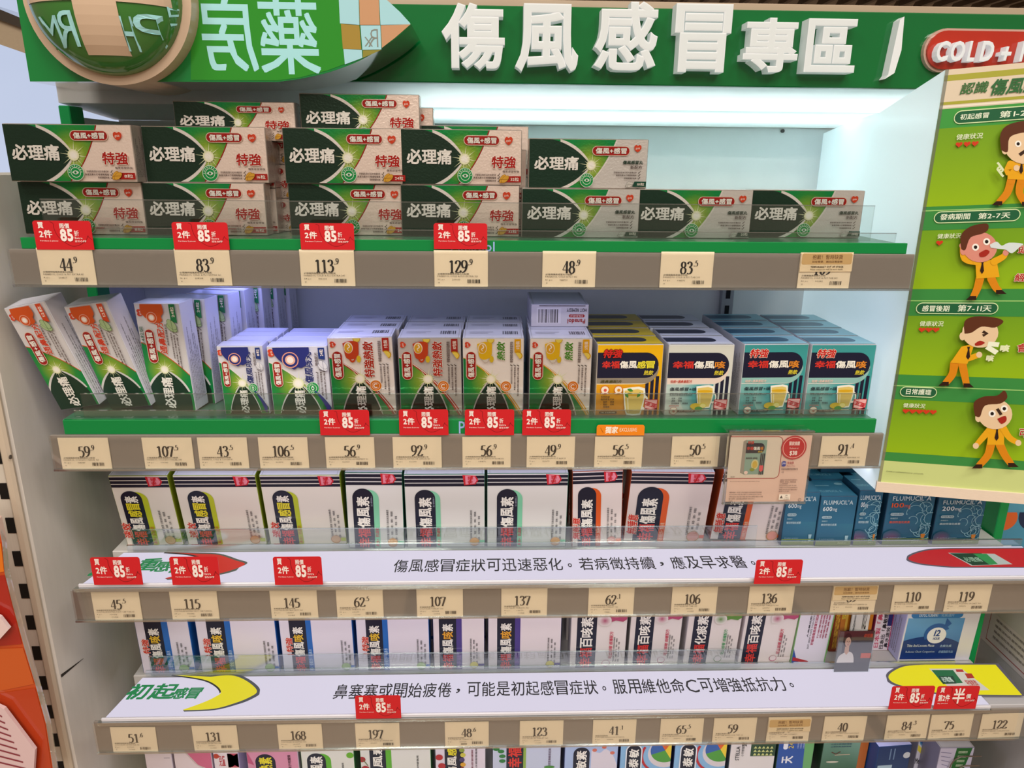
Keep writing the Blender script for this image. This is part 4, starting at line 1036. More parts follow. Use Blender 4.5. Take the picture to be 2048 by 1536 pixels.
# the white tablet cartons: writing runs upwards, dark lozenge with coloured shadow
def tablet(a, v):
    q = a.h / a.L; bgc = v.get('bg', '#e2dcd3')
    a.rect(0, 0, 1, 1, bgc)
    if v.get('stripes', True):
        a.part('striped_panel')
        for i in range(3): a.rect(0.842 + i * 0.052, 0, 0.842 + i * 0.052 + 0.04, 1, '#14172c')
        a.part(None)
        if v.get('seal', True):
            a.part('seal'); c = v.get('seal_t', 0.66); w = v.get('seal_w', 0.2)
            a.poly([(0.855, c), (0.995, c - 0.02), (0.985, c + w * .8), (0.925, c + w), (0.87, c + w * .8)], '#c7202e'); a.poly([(0.868, c + w * .1), (0.985, c + w * .08), (0.975, c + w * .74), (0.925, c + w * .88), (0.88, c + w * .74)], '#e58a9c')
            a.line([(0.868, c + w * .35), (0.985, c + w * .55)], w * .1, '#c7202e'); a.text('幸福', 0.88, c + w * .25, 0.975, c + w * .62, '#c7202e', .05); a.part(None)
    e, t0, t1 = v['end'], v['t0'], v['t1']; ac = v['accent']; sh = v.get('shadow', 0.10)
    h = t1 - t0
    if v.get('round', True): a.pill(-0.5, t0 + sh, e - 0.015, t1 + sh, ac, h / 2)
    else: a.rect(0, t0 + 0.03, 1, t1 + sh, ac)
    a.part('name_banner')
    if v.get('round', True): a.pill(-0.5, t0, e, t1, '#14172c', h / 2)
    else: a.rect(0, t0, 1, t1, '#14172c')
    s = v.get('c0', 0.0); st = v['step']
    for ch, c in zip(v['chars'], v['cols']):
        a.text(ch, s + 0.005, t0 + h * .2, s + st * .95, t1 - h * .2, c, 0.045); s += st
    if v.get('vit'): a.small(v['vit'], s - st * 0.95, t1 - h * .13, s, t1 - h * .04, '#9aa0b4')
    a.part(None)
    p0 = v.get('pres', 0.10)
    if v.get('pre'): a.part('flavour_name'); a.text(v['pre'], p0, t0 - h * .28, p0 + v.get('prel', 0.24), t0 + h * .12, '#c8321f', 0.05, 0.2, '#f0e6dc', 0.05); a.part(None)
    if v.get('tagline'): a.text(v['tagline'], 0.02, t1 + sh * .12, 0.02 + v.get('tagl', 0.26), t1 + sh * .82, v.get('tagc', '#b8742a'), 0.03)
    rt = v.get('rt', 0.72)
    for i, (tx, ln) in enumerate((('有效紓緩 傷風感冒 引致症狀及鼻敏感', .42), ('鼻水 • 噴嚏 • 鼻塞 • 頭痛 • 喉嚨痛', .40), ('發燒 • 肌肉酸痛 • 骨痛 • 喉嚨', .34))):
        tt = rt + i * v.get('rs', 0.055); a.small(tx, 0.10, tt, 0.10 + ln, tt + v.get('rh', 0.03), '#4a4644')
    a.part('product_picture')
    a.disc(0.075, v.get('pill_t', 0.86), v.get('pr', 0.075), v.get('pillc2', '#b98a5c')); a.disc(0.08, v.get('pill_t', 0.86), v.get('pr', 0.075) * .88, v.get('pillc', '#d8b48a')); a.rect(0.05, v.get('pill_t', .86) + v.get('pr', .075), 0.10, 1, ac)
    for fn in v.get('pics', ()): fn(a)
    a.part(None)
def throat(col, col2):
    def f(a):
        a.poly([(0.86, 0.52), (1, 0.5), (1, 1), (0.82, 1), (0.78, 0.93), (0.80, 0.80), (0.78, 0.72), (0.84, 0.66)], col); a.ell(0.90, 0.80, 0.05, 0.10, col2); a.ell(0.91, 0.80, 0.022, 0.045, '#d98a3c')
        a.glow(0.80, 0.60, 0.12, [(0, col), (1, '#e2dcd8')])
    return f

# ------------------------------------------------------------------ carton builder
CARTONS = {}
def carton(key, w, h, d, front, rot, fin='card', side='#d8d4d0', top='#e6e4e6', side_txt=True, side_extra=None, top_extra=None, left_txt=False):
    """returns a dict of part meshes; cached so that copies share them"""
    if key in CARTONS: return CARTONS[key]
    P = {}
    mb = MB(); mb.box((0, 0, 0), (w, d, h), hx(side), fin if fin == 'foil' else 'card', 0.0005); P['carton'] = mb.mesh('carton')
    if front:
        a = Art(w - 0.0012, h - 0.0012, (0.0006, 0, 0.0006), fin=fin, rot=rot, lift=1e-4); front(a)
        P['front_panel'] = a.main.mesh('front_panel'); P['_sub'] = [(n_.split('#')[0], m_.mesh(n_.split('#')[0])) for n_, m_ in a.parts.items() if m_.f]
    a = Art(w - 0.001, d - 0.001, (0.0005, 0.0005, h), ex=(1, 0, 0), ey=(0, 1, 0), n=(0, 0, 1), fin='card', lift=1e-4)
    a.rect(0, 0, 1, 1, top); a.line([(0.02, 0.97), (0.98, 0.97)], 0.02 * min(1, 0.02 / d), '#a9a6ac'); a.line([(0.03, 0.0), (0.03, 1)], 0.02, '#bdbac0'); a.line([(0.97, 0.0), (0.97, 1)], 0.02, '#bdbac0')
    if top_extra: top_extra(a)
    P['tuck_flap'] = a.main.mesh('tuck_flap')
    for nm, o, ex, n_ in (('side_panel', (w, 0.0005, 0.0006), (0, 1, 0), (1, 0, 0)), ('side_panel', (0, d - 0.0005, 0.0006), (0, -1, 0), (-1, 0, 0))):
        a = Art(d - 0.001, h - 0.0012, o, ex=ex, n=n_, rot=rot or h > d, fin='card' if fin != 'foil' else fin, lift=1e-4)
        a.rect(0, 0, 1, 1, side)
        if side_extra: side_extra(a)
        elif side_txt:
            rows = max(3, min(9, int(d / 0.0035)))
            for i in range(rows): a.small('每盒含藥片成份用法用量注意事項警告儲存', 0.08, 0.1 + 0.8 * i / rows, 0.5 + 0.4 * ((i * 37) % 10) / 10, 0.1 + 0.8 * (i + .55) / rows, '#6d6870', 0)
        P.setdefault('_sides', []).append(a.main.mesh('side_panel'))
    CARTONS[key] = P
    return P
def put(P, name, label, cat, M, group=None):
    o = thing(name, label, cat, M, group)
    link('carton', P['carton'], o)
    if 'front_panel' in P:
        f = link('front_panel', P['front_panel'], o)
        for n_, me in P['_sub']: link(n_, me, f)
    link('tuck_flap', P['tuck_flap'], o)
    for me in P['_sides']: link('side_panel', me, o)
    return o
def pose(x, y, z, yaw=0.0, tilt=0.0, roll=0.0):
    return Matrix.Translation((x, y, z)) @ Matrix.Rotation(math.radians(yaw), 4, 'Z') @ Matrix.Rotation(math.radians(tilt), 4, 'X') @ Matrix.Rotation(math.radians(-roll), 4, 'Y')
# ------------------------------------------------------------------ top shelf: dark green foil cartons
DK1 = Z(-0.0741)
BW, BD = 0.1245, 0.0215
FOIL_S, FOIL_T = '#b9aca2', '#c9c0b8'
def foil_key(kind, n, h): return f'{kind}{n}_{h:.4f}'
def foil_carton(kind, n, h):
    fr = extra if kind == 'extra' else plain
    return carton(foil_key(kind, n, h), BW, h, BD, lambda a: brand_front(a, fr(f'{n}粒')), False, 'foil', FOIL_S, FOIL_T)
def top_px(y, D): return aty(1024, y, D)[2]
def place_foil(kind, n, u0, u1, vtop, zb, label, D=None, h=None):
    D = D or depth_for(u0, u1, vtop, BW)
    x = aty(u0, vtop, D)[0]; ze = aty((u0 + u1) / 2, vtop, D)[2]
    h = h or ze - zb
    put(foil_carton(kind, n, round(h, 4)), 'medicine_carton', label, 'medicine box', pose(x, D, zb), 'green foil cartons on the top shelf'); return zb + h, D
GS = 'green and silver foil carton'
h0 = 0.0530
zt1 = DK1 + h0
for kind, n, u0, u1, v, D, lab in (('extra', 8, 35, 272.5, 369, 0.795, GS + ' with eight-count tab, lower of its pair'),
                                ('extra', 16, 283, 526, 371, 0.795, GS + ' with sixteen-count tab standing lowest above the eighty-three tag'),
                                ('extra', 24, 576, 801, 379, 0.805, GS + ' with twenty-four-count tab standing lowest above the one-hundred-thirteen tag'),
                                ('extra', 32, 801, 1031, 376, 0.800, GS + ' with thirty-two-count tab, lower of its pair')):
    place_foil(kind, n, u0, u1, v, DK1, lab, D, h0)
for kind, n, u0, u1, v, D, lab in (('extra', 8, 6, 255, 263, 0.782, GS + ' with eight-count tab, resting on its twin at the shelf end'),
                                ('extra', 16, 283, 517, 270, 0.800, GS + ' with sixteen-count tab, second from the bottom of its stack'),
                                ('extra', 24, 565, 797, 273, 0.800, GS + ' with twenty-four-count tab, second from the bottom of its stack'),
                                ('extra', 32, 801, 1033, 270, 0.800, GS + ' with thirty-two-count tab, upper of its pair')):
    place_foil(kind, n, u0, u1, v, zt1 + 0.0003, lab, D, 0.0548)
WG = 'green and white foil carton'
for n, u0, u1, v, D, lab in ((10, 1044, 1273, 379, 0.795, WG + ' with ten-count tab, lower of its pair'), (20, 1273, 1503, 380, 0.797, WG + ' with twenty-count tab above the eighty-three point five tag'),
                          (20, 1503, 1724, 381, 0.812, WG + ' with twenty-count tab at the far end by the wing')):
    place_foil('plain', n, u0, u1, v, DK1, lab, D, 0.0505)
place_foil('plain', 10, 1058, 1286, 287, DK1 + 0.0508, WG + ' with ten-count tab, lying on its twin', 0.802, 0.0495)
# rows behind
back = []
hb = 0.0473
for u0, D, n, rows, lab in ((318, 0.823, 16, 2, 'sixteen-count'), (588, 0.8275, 24, 2, 'twenty-four-count')):
    x = aty(u0, 400, D)[0]
    for r in range(rows):
        put(foil_carton('extra', n, hb), 'medicine_carton', f'{"upper" if r else "lower"} {lab} foil carton in the row behind the front stack', 'medicine box', pose(x, D, DK1 + r * (hb + 0.0003)), 'green foil cartons on the top shelf')
zs = DK1 + 2 * (hb + 0.0003)
place_foil('extra', 16, 345, 566, 203, zs, GS + ' with sixteen-count tab topmost on the back row', 0.8235)
place_foil('extra', 24, 598, 823, 188, zs, GS + ' with twenty-four-count tab topmost of all on the shelf', 0.828)
for k, (u1, D, n, zb, vt, lab) in enumerate(((602, 0.8475, 16, None, 225, 'thin silver edge of a foil carton behind the topmost sixteen-count one'), (866, 0.853, 24, None, 216, 'foil carton peeping out behind the topmost twenty-four-count one'),
                                     (1057, 0.850, 32, None, 253, 'bright green and silver foil carton peeping over the upper thirty-two-count carton'), (560, 0.846, 16, 0, 372, 'silver-edged foil carton tucked in the gap beside the lower sixteen-count stack'),
                                     (1053, 0.8255, 32, 0, 300, 'brownish foil carton peeping out beside the upper thirty-two-count carton'))):
    x1 = aty(u1, vt, D)[0]; ztop = aty(u1, vt, D)[2]
    put(foil_carton('extra', n, round(ztop - DK1, 4) if ztop - DK1 < 0.06 else 0.0535), 'medicine_carton', lab, 'medicine box', pose(x1 - BW, D, DK1 if ztop - DK1 < 0.06 else ztop - 0.0535), 'green foil cartons on the top shelf')
    if ztop - DK1 >= 0.06:                                  # what carries it
        rest = ztop - 0.0535 - DK1
        nn = 2 if rest > 0.06 else 1
        for r in range(nn):
            hh = round(rest / nn - 0.0002, 4)
            put(foil_carton('extra', n, hh), 'medicine_carton', f'{"upper" if r else "lower"} foil carton under the {("bright", "peeping")[k != 2]} {words_of(n)}-count one at the back', 'medicine box', pose(x1 - BW, D, DK1 + r * (hh + 0.0002)), 'green foil cartons on the top shelf')

# ------------------------------------------------------------------ second shelf
DK2 = Z(-0.2727)
GN, GH, GK, GL = 'nasal cold cartons on the second shelf', 'hot drink cartons on the second shelf', 'blue cough cartons on the second shelf', 'dark banner hot drink cartons on the second shelf'
def pct(u0, v0, u1, v1, Y): a_, b2 = aty(u0, v0, Y), aty(u1, v1, Y); return a_, b2
WN, HN = 0.0515, 0.126
n12 = carton('nasal12', WN, HN, 0.027, lambda a: brand_front(a, nasal('12粒', '#d04a26')), True, 'card', '#d9d8e2', '#e4e4f2')
n24 = carton('nasal24', 0.0530, 0.1240, 0.027, lambda a: brand_front(a, nasal('24粒', '#1f7a48', True)), True, 'card', '#d9d8e2', '#e4e4f2')
CARTONS['nasalback'] = n24
LB = 'white and green carton with orange head picture'
put(n12, 'medicine_carton', LB + ' tilting furthest, at the shelf end', 'medicine box', pose(-0.4855, 0.8110, DK2, -9, 12, 11.5), GN)
put(n12, 'medicine_carton', LB + ' tilting between its two neighbours', 'medicine box', pose(-0.4300, 0.8130, DK2, -9, 11, 9), GN)
put(n24, 'medicine_carton', LB + ' and green twenty-four tab, standing upright', 'medicine box', pose(-0.3835, 0.8130, DK2, -9, 2, 1.5), GN)
k_ = 0
for x, y, yaw in ((-0.3720, 0.8430, -10), (-0.3560, 0.8730, -10), (-0.3480, 0.9030, -7), (-0.3360, 0.9320, -6), (-0.3260, 0.9610, -5), (-0.3180, 0.9900, -4)):
    k_ += 1
    put(n24, 'medicine_carton', f'{["first", "second", "third", "fourth", "fifth", "rearmost"][k_ - 1]} lilac-edged carton in the row receding behind the upright orange-head one', 'medicine box', pose(x, y, DK2, yaw), GN)
c8 = carton('cough8', 0.0495, 0.0795, 0.022, lambda a: brand_front(a, cough('8粒')), True, 'card', '#d5d5e2', '#d9d9ee')
c24 = carton('cough24', 0.0655, 0.0795, 0.022, lambda a: brand_front(a, cough('24粒')), True, 'card', '#d5d5e2', '#d9d9ee')
x8, x24 = aty(452, 833, 0.795)[0], aty(549, 833, 0.794)[0]
for r in range(4):
    put(c8, 'medicine_carton', ['narrow white and green cough carton with blue head picture, front of its row', 'narrow cough carton directly behind the front blue-headed one', 'narrow cough carton third in the blue-headed row', 'narrow cough carton at the rear of the blue-headed row'][r], 'medicine box', pose(x8 + 0.001 * r, 0.795 + 0.0235 * r, DK2, 0, 2 if r == 0 else 0, 1.0 if r == 0 else 0), GK)
    put(c24, 'medicine_carton', ['wide white and green cough carton with blue head picture and twenty-four tab', 'wide cough carton directly behind the twenty-four tab one', 'wide cough carton third in its row', 'wide cough carton at the rear of its row'][r], 'medicine box', pose(x24 + 0.0015 * r, 0.794 + 0.0235 * r, DK2, 0, 2 if r == 0 else 0, 1.0 if r == 0 else 0), GK)
def bar_top(a): a.bars(0.66, 0.25, 0.93, 0.6, '#45424c', 14, 3); a.small('0000 0000', 0.66, 0.64, 0.93, 0.76, '#5b5864') if False else None; a.rect(0.1, 0.3, 0.5, 0.36, '#b9b7c4'); a.rect(0.1, 0.45, 0.42, 0.5, '#b9b7c4')
HW = (0.0705, 0.069, 0.0675, 0.0690)
hots = [carton('hot0', HW[0], 0.0905, 0.040, lambda a: brand_front(a, hot('特強熱飲', '#b02a1e', (0.50, 0.545, 0.955, 0.70), '#b0281f', '#b02a20', '5包裝', '#c2431f')), True, 'foil', '#cfccd2', '#dcdae6', top_extra=bar_top),
        carton('hot1', HW[1], 0.0905, 0.040, lambda a: brand_front(a, hot('特強熱飲', '#b02a1e', (0.52, 0.545, 0.965, 0.70), '#b0281f', '#a3281f', '10包裝', '#c2431f', '#c6c1bd')), True, 'foil', '#bdb9bc', '#d4d2de', top_extra=bar_top),
        carton('hot2', HW[2], 0.0905, 0.040, lambda a: brand_front(a, hot('熱飲', '#4a8a2a', (0.73, 0.56, 0.965, 0.69), '#dca21a', '#dfa61c', '5包裝', '#e3b81c', sub='蜂蜜檸檬味傷風感冒熱飲')), True, 'foil', '#cfccd2', '#dcdae6', top_extra=bar_top),
        carton('hot3', HW[3], 0.0905, 0.040, lambda a: brand_front(a, hot('熱飲', '#4a8a2a', (0.73, 0.56, 0.965, 0.69), '#dca21a', '#dfa61c', '5包裝', '#e3b81c', sub='檸檬味傷風感冒熱飲裝')), True, 'foil', '#cfccd2', '#dcdae6', top_extra=bar_top)]
HL = ['bright silver and green carton with red mug picture and five-sachet tab', 'grey silver and green carton with red mug picture and ten-sachet tab', 'silver and green carton with yellow mug picture beside the grey red-mug one', 'silver and green carton with yellow mug picture beside the yellow carton']
for i, u in enumerate((667, 801, 926, 1056)):
    D = 0.7895
    x = aty(u, 833, D)[0] + 0.0006
    put(hots[i], 'hot_drink_carton', HL[i], 'medicine box', pose(x, D, DK2, 0, 1.5, (1.2, 0.4, 0.2, 0)[i]), GH)
    for r in (1, 2):
        put(hots[i], 'hot_drink_carton', ('first', 'second')[r - 1] + ' carton behind the ' + ['bright silver red-mug one', 'grey red-mug one', 'yellow-mug one next to the grey carton', 'yellow-mug one next to the yellow carton'][i], 'medicine box', pose(x + 0.0008 * r, D + 0.0415 * r, DK2), GH)
# carton lying on top with its barcode end forward
def end_face(a):
    a.rect(0, 0, 1, 1, '#cfcbd4'); a.rect(0.09, 0.14, 0.52, 0.88, '#dcd8e0'); a.bars(0.12, 0.20, 0.47, 0.84, '#2b2832', 22, 5); a.rect(0.13, 0.02, 0.95, 0.06, '#3a3640')
    def flip(tx, s0, t0, s1, t1, c, b=0.03):
        a.text(tx, s1, t1, s0, t0, c, b)
    flip('HOT REMEDY', 0.62, 0.16, 0.97, 0.32, '#3c3844'); a.pill(0.66, 0.44, 0.94, 0.58, '#a3262a'); flip('COLD+FLU', 0.69, 0.47, 0.91, 0.55, '#eadfe0'); flip('Panadol', 0.64, 0.66, 0.95, 0.86, '#a3262a', 0.05)
pe, pe2 = aty(1062, 647, 0.846), aty(1178, 605, 0.846)
PL = carton('lying', pe2[0] - pe[0], 0.0262, 0.085, end_face, False, 'card', '#c9c6d2', '#d6d4e0', side_txt=False)
put(PL, 'hot_drink_carton', 'carton lying flat with barcode end forward on the yellow-mug cartons', 'medicine box', pose(pe[0], 0.846, DK2 + 0.0910), GH)
# yellow, grey and two teal cartons
LW, LH, LD = 0.0740, 0.0830, 0.041
def lucky_top(col, dark=NAVY):
    def f(a): a.rect(0, 0, 1, 1, col); a.pill(-0.3, 0.18, 0.80, 0.72, dark, 0.25); a.line([(0.02, 0.985), (0.98, 0.985)], 0.03, '#8c8a7a')
    return f
YCOL = ['#d8342a', '#d8342a', '#f3f0e6', '#f3f0e6', '#e6da3a', '#e6da3a']
CC = ['#d8342a', '#d8342a', '#f3f0e6', '#f3f0e6', '#e08a2c']
lk = [carton('lucky_y', LW, LH, LD, lambda a: lucky(a, '#e9b40e', '', True, '幸福傷風感冒', YCOL, '通鼻塞配方', '#4a4412', True), False, 'card', '#cfc9c0', '#e0c21e', top_extra=lucky_top('#e0c21e', '#3a3a3c')),
      carton('lucky_g', LW, LH, LD, lambda a: lucky(a, '#d3d6cd', '#b3cdc6', False, '幸福傷風咳', CC, '祛痰+通鼻塞配方', '#c0402c'), False, 'card', '#cfcfd2', '#dfe2ee', top_extra=lucky_top('#dfe2ee', '#2c2e44')),
      carton('lucky_t', LW, LH, LD, lambda a: lucky(a, '#3d9c9c', '#8fc0ba', True, '幸福傷風咳', CC, '祛痰+通鼻塞配方', '#e9c9bc'), False, 'card', '#cfcfd6', '#8fc6d6', top_extra=lucky_top('#8fc6d6', '#2c5e7c'))]
LLAB = ['yellow hot drink carton with dark banner and steaming glass cup', 'pale grey hot drink carton with dark banner and glass cup', 'teal hot drink carton with dark banner beside the pale grey one', 'teal hot drink carton with dark banner at the end by the wing']
for i, (u, ci, yaw) in enumerate(((1188.5, 0, 1.0), (1327, 1, 0.5), (1474, 2, 2.0), (1605, 2, 0.5))):
    D = 0.7895 + (0.002 if i > 1 else 0)
    x = aty(u, 834, D)[0] + 0.0004
    for r in range(4):
        lab = LLAB[i] if r == 0 else f'{("first", "second", "rearmost")[r - 1]} {("yellow", "pale grey", "teal", "teal")[i]} carton behind the {("yellow", "pale grey", "teal", "end teal")[i]} one with dark banner'
        put(lk[ci], 'hot_drink_carton', lab, 'medicine box', pose(x + 0.0006 * r - (0.004 if i == 1 and r > 1 else 0), D + r * (LD + 0.0022), DK2, yaw), GL)

# ------------------------------------------------------------------ third shelf: white tablet cartons
DK3 = Z(-0.4645)
Wc, Rc, Yc = '#f0ece4', '#d8342a', '#e6da2c'
GT = 'white tablet cartons on the third shelf'
def tab(key, w, h, v, side, d=0.03): return carton(key, w, h, d, lambda a: tablet(a, v), True, 'card', side, '#e9e6f2', side_txt=False, side_extra=v.get('side_fn'))
lime = dict(accent='#b4c022', chars='幸福傷風感冒素', cols=[Rc, Rc, Wc, Wc, Yc, Yc, Wc], step=0.104, pre='速效', tagline='鼻水•抗過敏', pillc='#d8b08a', end=0.795)
mint = dict(accent='#7fcaa4', chars='幸福傷風素', cols=[Rc, Rc, Wc, Wc, Wc], step=0.140, tagline='鼻水•抗過敏', tagc='#c8322a', vit='加入維他命B-1', pillc='#d9a052', end=0.80, bg='#dcdad6')
oran = dict(accent='#d8581c', chars='幸福傷風素', cols=[Rc, Rc, Wc, Wc, Wc], step=0.128, pre='無睡意', prel=0.30, tagline='日用配方•無睡意', tagc='#e6b89a', pillc='#d89a90', end=0.80, bg='#e2d6d2')
def nar(d): return dict(d, t0=0.105, t1=0.475, shadow=0.10, rt=0.70, rs=0.075, rh=0.042, pill_t=0.80, pr=0.095, seal_t=0.64, seal_w=0.26)
def wid(d): return dict(d, t0=0.118, t1=0.378, shadow=0.062, rt=0.815, rs=0.05, rh=0.028, pill_t=0.87, pr=0.065, seal_t=0.745, seal_w=0.18)
def mid_(d): return dict(d, t0=0.105, t1=0.42, shadow=0.075, rt=0.76, rs=0.06, rh=0.034, pill_t=0.86, pr=0.08, seal_t=0.70, seal_w=0.21)
rows3 = [('l1', nar(lime), '#8a9a20', 250, 365.5, 1096, 11, 0.0, 'narrow white tablet carton with lime-edged navy lozenge at the shelf end'),
         ('l2', wid(lime), '#8a9a20', 373, 533, 1096, 11, 0.0, 'wide white tablet carton with lime-edged lozenge next to the narrow lime one'),
         ('l3', wid(lime), '#8a9a20', 538, 694, 1096, 11, 0.0, 'wide white tablet carton with lime-edged lozenge next to the mint cartons'),
         ('m1', nar(mint), '#1f6a50', 697, 810, 1098, 3, -0.5, 'narrow white tablet carton with mint-edged navy lozenge'),
         ('m2', wid(mint), '#1f6a50', 813, 971, 1098, 6, 0, 'wide white tablet carton with mint-edged lozenge beside the narrow mint one'),
         ('m3', wid(mint), '#1f6a50', 973, 1132, 1098, 5, 0, 'wide white tablet carton with mint-edged lozenge beside the narrow orange one'),
         ('o1', nar(oran), '#a8441a', 1143, 1243, 1098, 2, 1.8, 'narrow white tablet carton with orange-edged navy lozenge'),
         ('o2', mid_(oran), '#a8441a', 1246, 1408, 1098, 10, -1.0, 'wide white tablet carton with orange-edged lozenge next to the narrow orange one'),
         ('o3', mid_(oran), '#a8441a', 1419, 1563, 1098, 9, -2.0, 'wide white tablet carton with orange-edged lozenge hanging half behind the pink leaflet')]
sizes3 = {}
for key, v, sd, u0, u1, vb, tilt, roll, lab in rows3:
    D = 0.829 + (0.012 if tilt > 8 else 0.004)
    a_, b2 = atz(u0, vb, DK3), atz(u1, vb, DK3)
    x0, x1 = aty(u0, vb, D)[0], aty(u1, vb, D)[0]
    w = x1 - x0 - 0.0012
    P = tab('t3' + key, w, 0.1050, v, sd, 0.026)
    put(P, 'tablet_carton', lab, 'medicine box', pose(x0 + 0.0006, D + (0.1050 * math.sin(math.radians(tilt)) * 0.3), DK3 + 0.0003 + max(0, w * math.sin(math.radians(-roll))), 0, tilt, roll), GT)
    put(P, 'tablet_carton', 'second ' + lab.replace('white tablet carton', 'carton').replace(' with', ' behind the one with', 1).replace(' hanging half', ''), 'medicine box', pose(x0 + 0.002, D + 0.064, DK3 + 0.0003), GT)
# blue-green granule cartons at the end
def fluid(strength, scol, plain_=False, cut=False):
    def f(a):
        a.rect(0, 0, 1, 1, '#2a6684'); a.blend([(0, .55), (1, .55), (1, 1), (0, 1)], ['#2a6684', '#2f6f86', '#24546e', '#1f4c66'])
        if not plain_:
            rnd = random.Random(3)
            for i in range(15):
                s, t, r, a0 = 0.48 + 0.5 * rnd.random(), 0.28 + 0.5 * rnd.random(), 0.06 + 0.09 * rnd.random(), rnd.random() * 360
                a.ring(s, t, r, 0.012, '#7fb0c0', 14, a0, a0 + 190); a.disc(s + a.h / a.L * r * .9 * math.cos(math.radians(a0)), t + r * .9 * math.sin(math.radians(a0)), 0.014, '#7fb0c0', 8)
            a.glow(0.18, 0.92, 0.2, [(0, '#7a3f66'), (1, '#24546e')])
        a.rect(0, 0.885, 1, 1, '#7c8c34')
        a.part('product_name'); a.text('LUIMUCIL' if cut else 'FLUIMUCIL', 0.03 if cut else 0.08, 0.075, 0.745, 0.155, '#c9dde2', 0.02); a.text('A', 0.80, 0.075, 0.90, 0.155, '#c9dde2', 0.02); a.ring(0.765, 0.085, 0.016, 0.005, '#c9dde2', 10)
        n = len(strength); a.text(strength, 0.08, 0.20, 0.08 + 0.085 * n, 0.285, scol, 0.03); a.text('mg', 0.10 + 0.085 * n, 0.235, 0.22 + 0.085 * n, 0.305, scol, 0.0); a.part(None)
        a.pill(0.08, 0.385, 0.36, 0.44, '#a9c3cc'); a.small('SUGAR-FREE', 0.10, 0.395, 0.34, 0.43, '#2a5a70', 0.02); a.small('無糖配方', 0.09, 0.475, 0.25, 0.505, '#9fc0c8'); a.text('樂欣特強化痰素', 0.08, 0.54, 0.52, 0.585, scol if scol != '#d9e6ea' else '#b9d2d8', 0.02)
        a.small('10 sachets granules', 0.08, 0.85, 0.5, 0.872, '#9fbcc6'); a.poly([(0.80, 0.79), (0.90, 0.79), (0.885, 0.87), (0.815, 0.87)], '#c07a2c' if scol != '#d9e6ea' or not plain_ else '#8fb0bc'); a.small('Zambon', 0.62, 0.92, 0.85, 0.955, '#c3c98a')
    return f
def fl_top(a): a.rect(0, 0, 1, 1, '#2b6e88'); a.text('FLUIMUCIL A', 0.1, 0.62, 0.7, 0.75, '#7fb0bc', 0.02); a.ell(0.82, 0.2, 0.12, 0.08, '#7fa9b4'); a.rect(0.1, 0.3, 0.5, 0.34, '#7fb0bc')
GF = 'blue-green granule cartons at the end of the third shelf'
FLS = [('f1', 1561, 1629, 985, '600', '#d9e6ea', True, 0.834, 'dark blue granule carton half hidden behind the pink leaflet'),
       ('f2', 1629.5, 1703, 993, '600', '#d9e6ea', True, 0.832, 'dark blue granule carton with plain front and six-hundred strength'),
       ('f3', 1703.5, 1752, 981, '00', '#d9e6ea', False, 0.834, 'blue-green granule carton with swirls beside the plain six-hundred one'),
       ('f4', 1761, 1856, 983, '100', '#d8582c', False, 0.835, 'blue-green granule carton with orange one-hundred strength'),
       ('f5', 1861, 1957, 992, '200', '#d9e6ea', False, 0.835, 'blue-green granule carton with white two-hundred strength')]
for key, u0, u1, vt, st, sc, pl, D, lab in FLS:
    x0, x1 = aty(u0, 1086, D)[0], aty(u1, 1086, D)[0]; h = aty((u0 + u1) / 2 + 8, vt, D)[2] - DK3
    P = carton('fl' + key, x1 - x0 - 0.001, h, 0.046 if key != 'f3' else 0.046, fluid(st, sc, pl, key == 'f3'), False, 'card', '#1f4660', '#2b6e88', side_txt=False, top_extra=fl_top)
    put(P, 'granule_carton', lab, 'medicine box', pose(x0, D, DK3 + 0.0003), GF)
for r, (u, D) in enumerate(((1612, 0.884), (1640, 0.932), (1700, 0.887))):
    P = CARTONS['flf2']
    put(P, 'granule_carton', ('blue-green granule carton second in the row behind the leaflet', 'blue-green granule carton at the rear of the row behind the leaflet', 'blue-green granule carton in the row behind the swirled one')[r], 'medicine box', pose(aty(u, 1040, D)[0], D, DK3 + 0.0003), GF)
hf = 0.034
Pf = carton('fltop', 0.050, hf, 0.046, lambda a: (a.rect(0, 0, 1, 1, '#1f4f68'), a.text('FLUIMUCIL A', 0.1, 0.15, 0.85, 0.4, '#8fb4c0', 0.02)), False, 'card', '#1a4058', '#22566e', side_txt=False, top_extra=fl_top)
zf = DK3 + 0.0003 + (aty(1666, 993, 0.832)[2] - DK3)
put(Pf, 'granule_carton', 'dark blue granule carton lying on top of the row behind the leaflet', 'medicine box', pose(aty(1642, 960, 0.90)[0], 0.905, zf + 0.0004), GF)
# blue and orange carton past the upright
xq = aty(2012, 1080, 0.86)[0]
Pq = carton('orange_dot', 0.075, 0.085, 0.05, lambda a: (a.rect(0, 0, 1, 1, '#4a90ae'), a.disc(0.25, 0.12, 0.22, '#d9642c'), a.disc(0.85, 0.05, 0.3, '#1f2c4c'), a.rect(0.3, 0.62, 0.5, 0.65, '#cfe2ea')), False, 'card', '#4a88a6', '#5aa0ba', side_txt=False)
put(Pq, 'medicine_carton', 'blue carton with orange disc standing beyond the green upright', 'medicine box', pose(0.718, 0.93, Z(-0.552), 0))
b_ = MB(); b_.box((XR + 0.002, 0.80, Z(-0.60)), (XR + 0.26, 1.05, Z(-0.553)), hx('#bcbab8'), 'plastic', 0.001); tag(b_.build('neighbour_shelf'), 'pale shelf board of the next bay under the blue orange-disc carton', 'shelf')
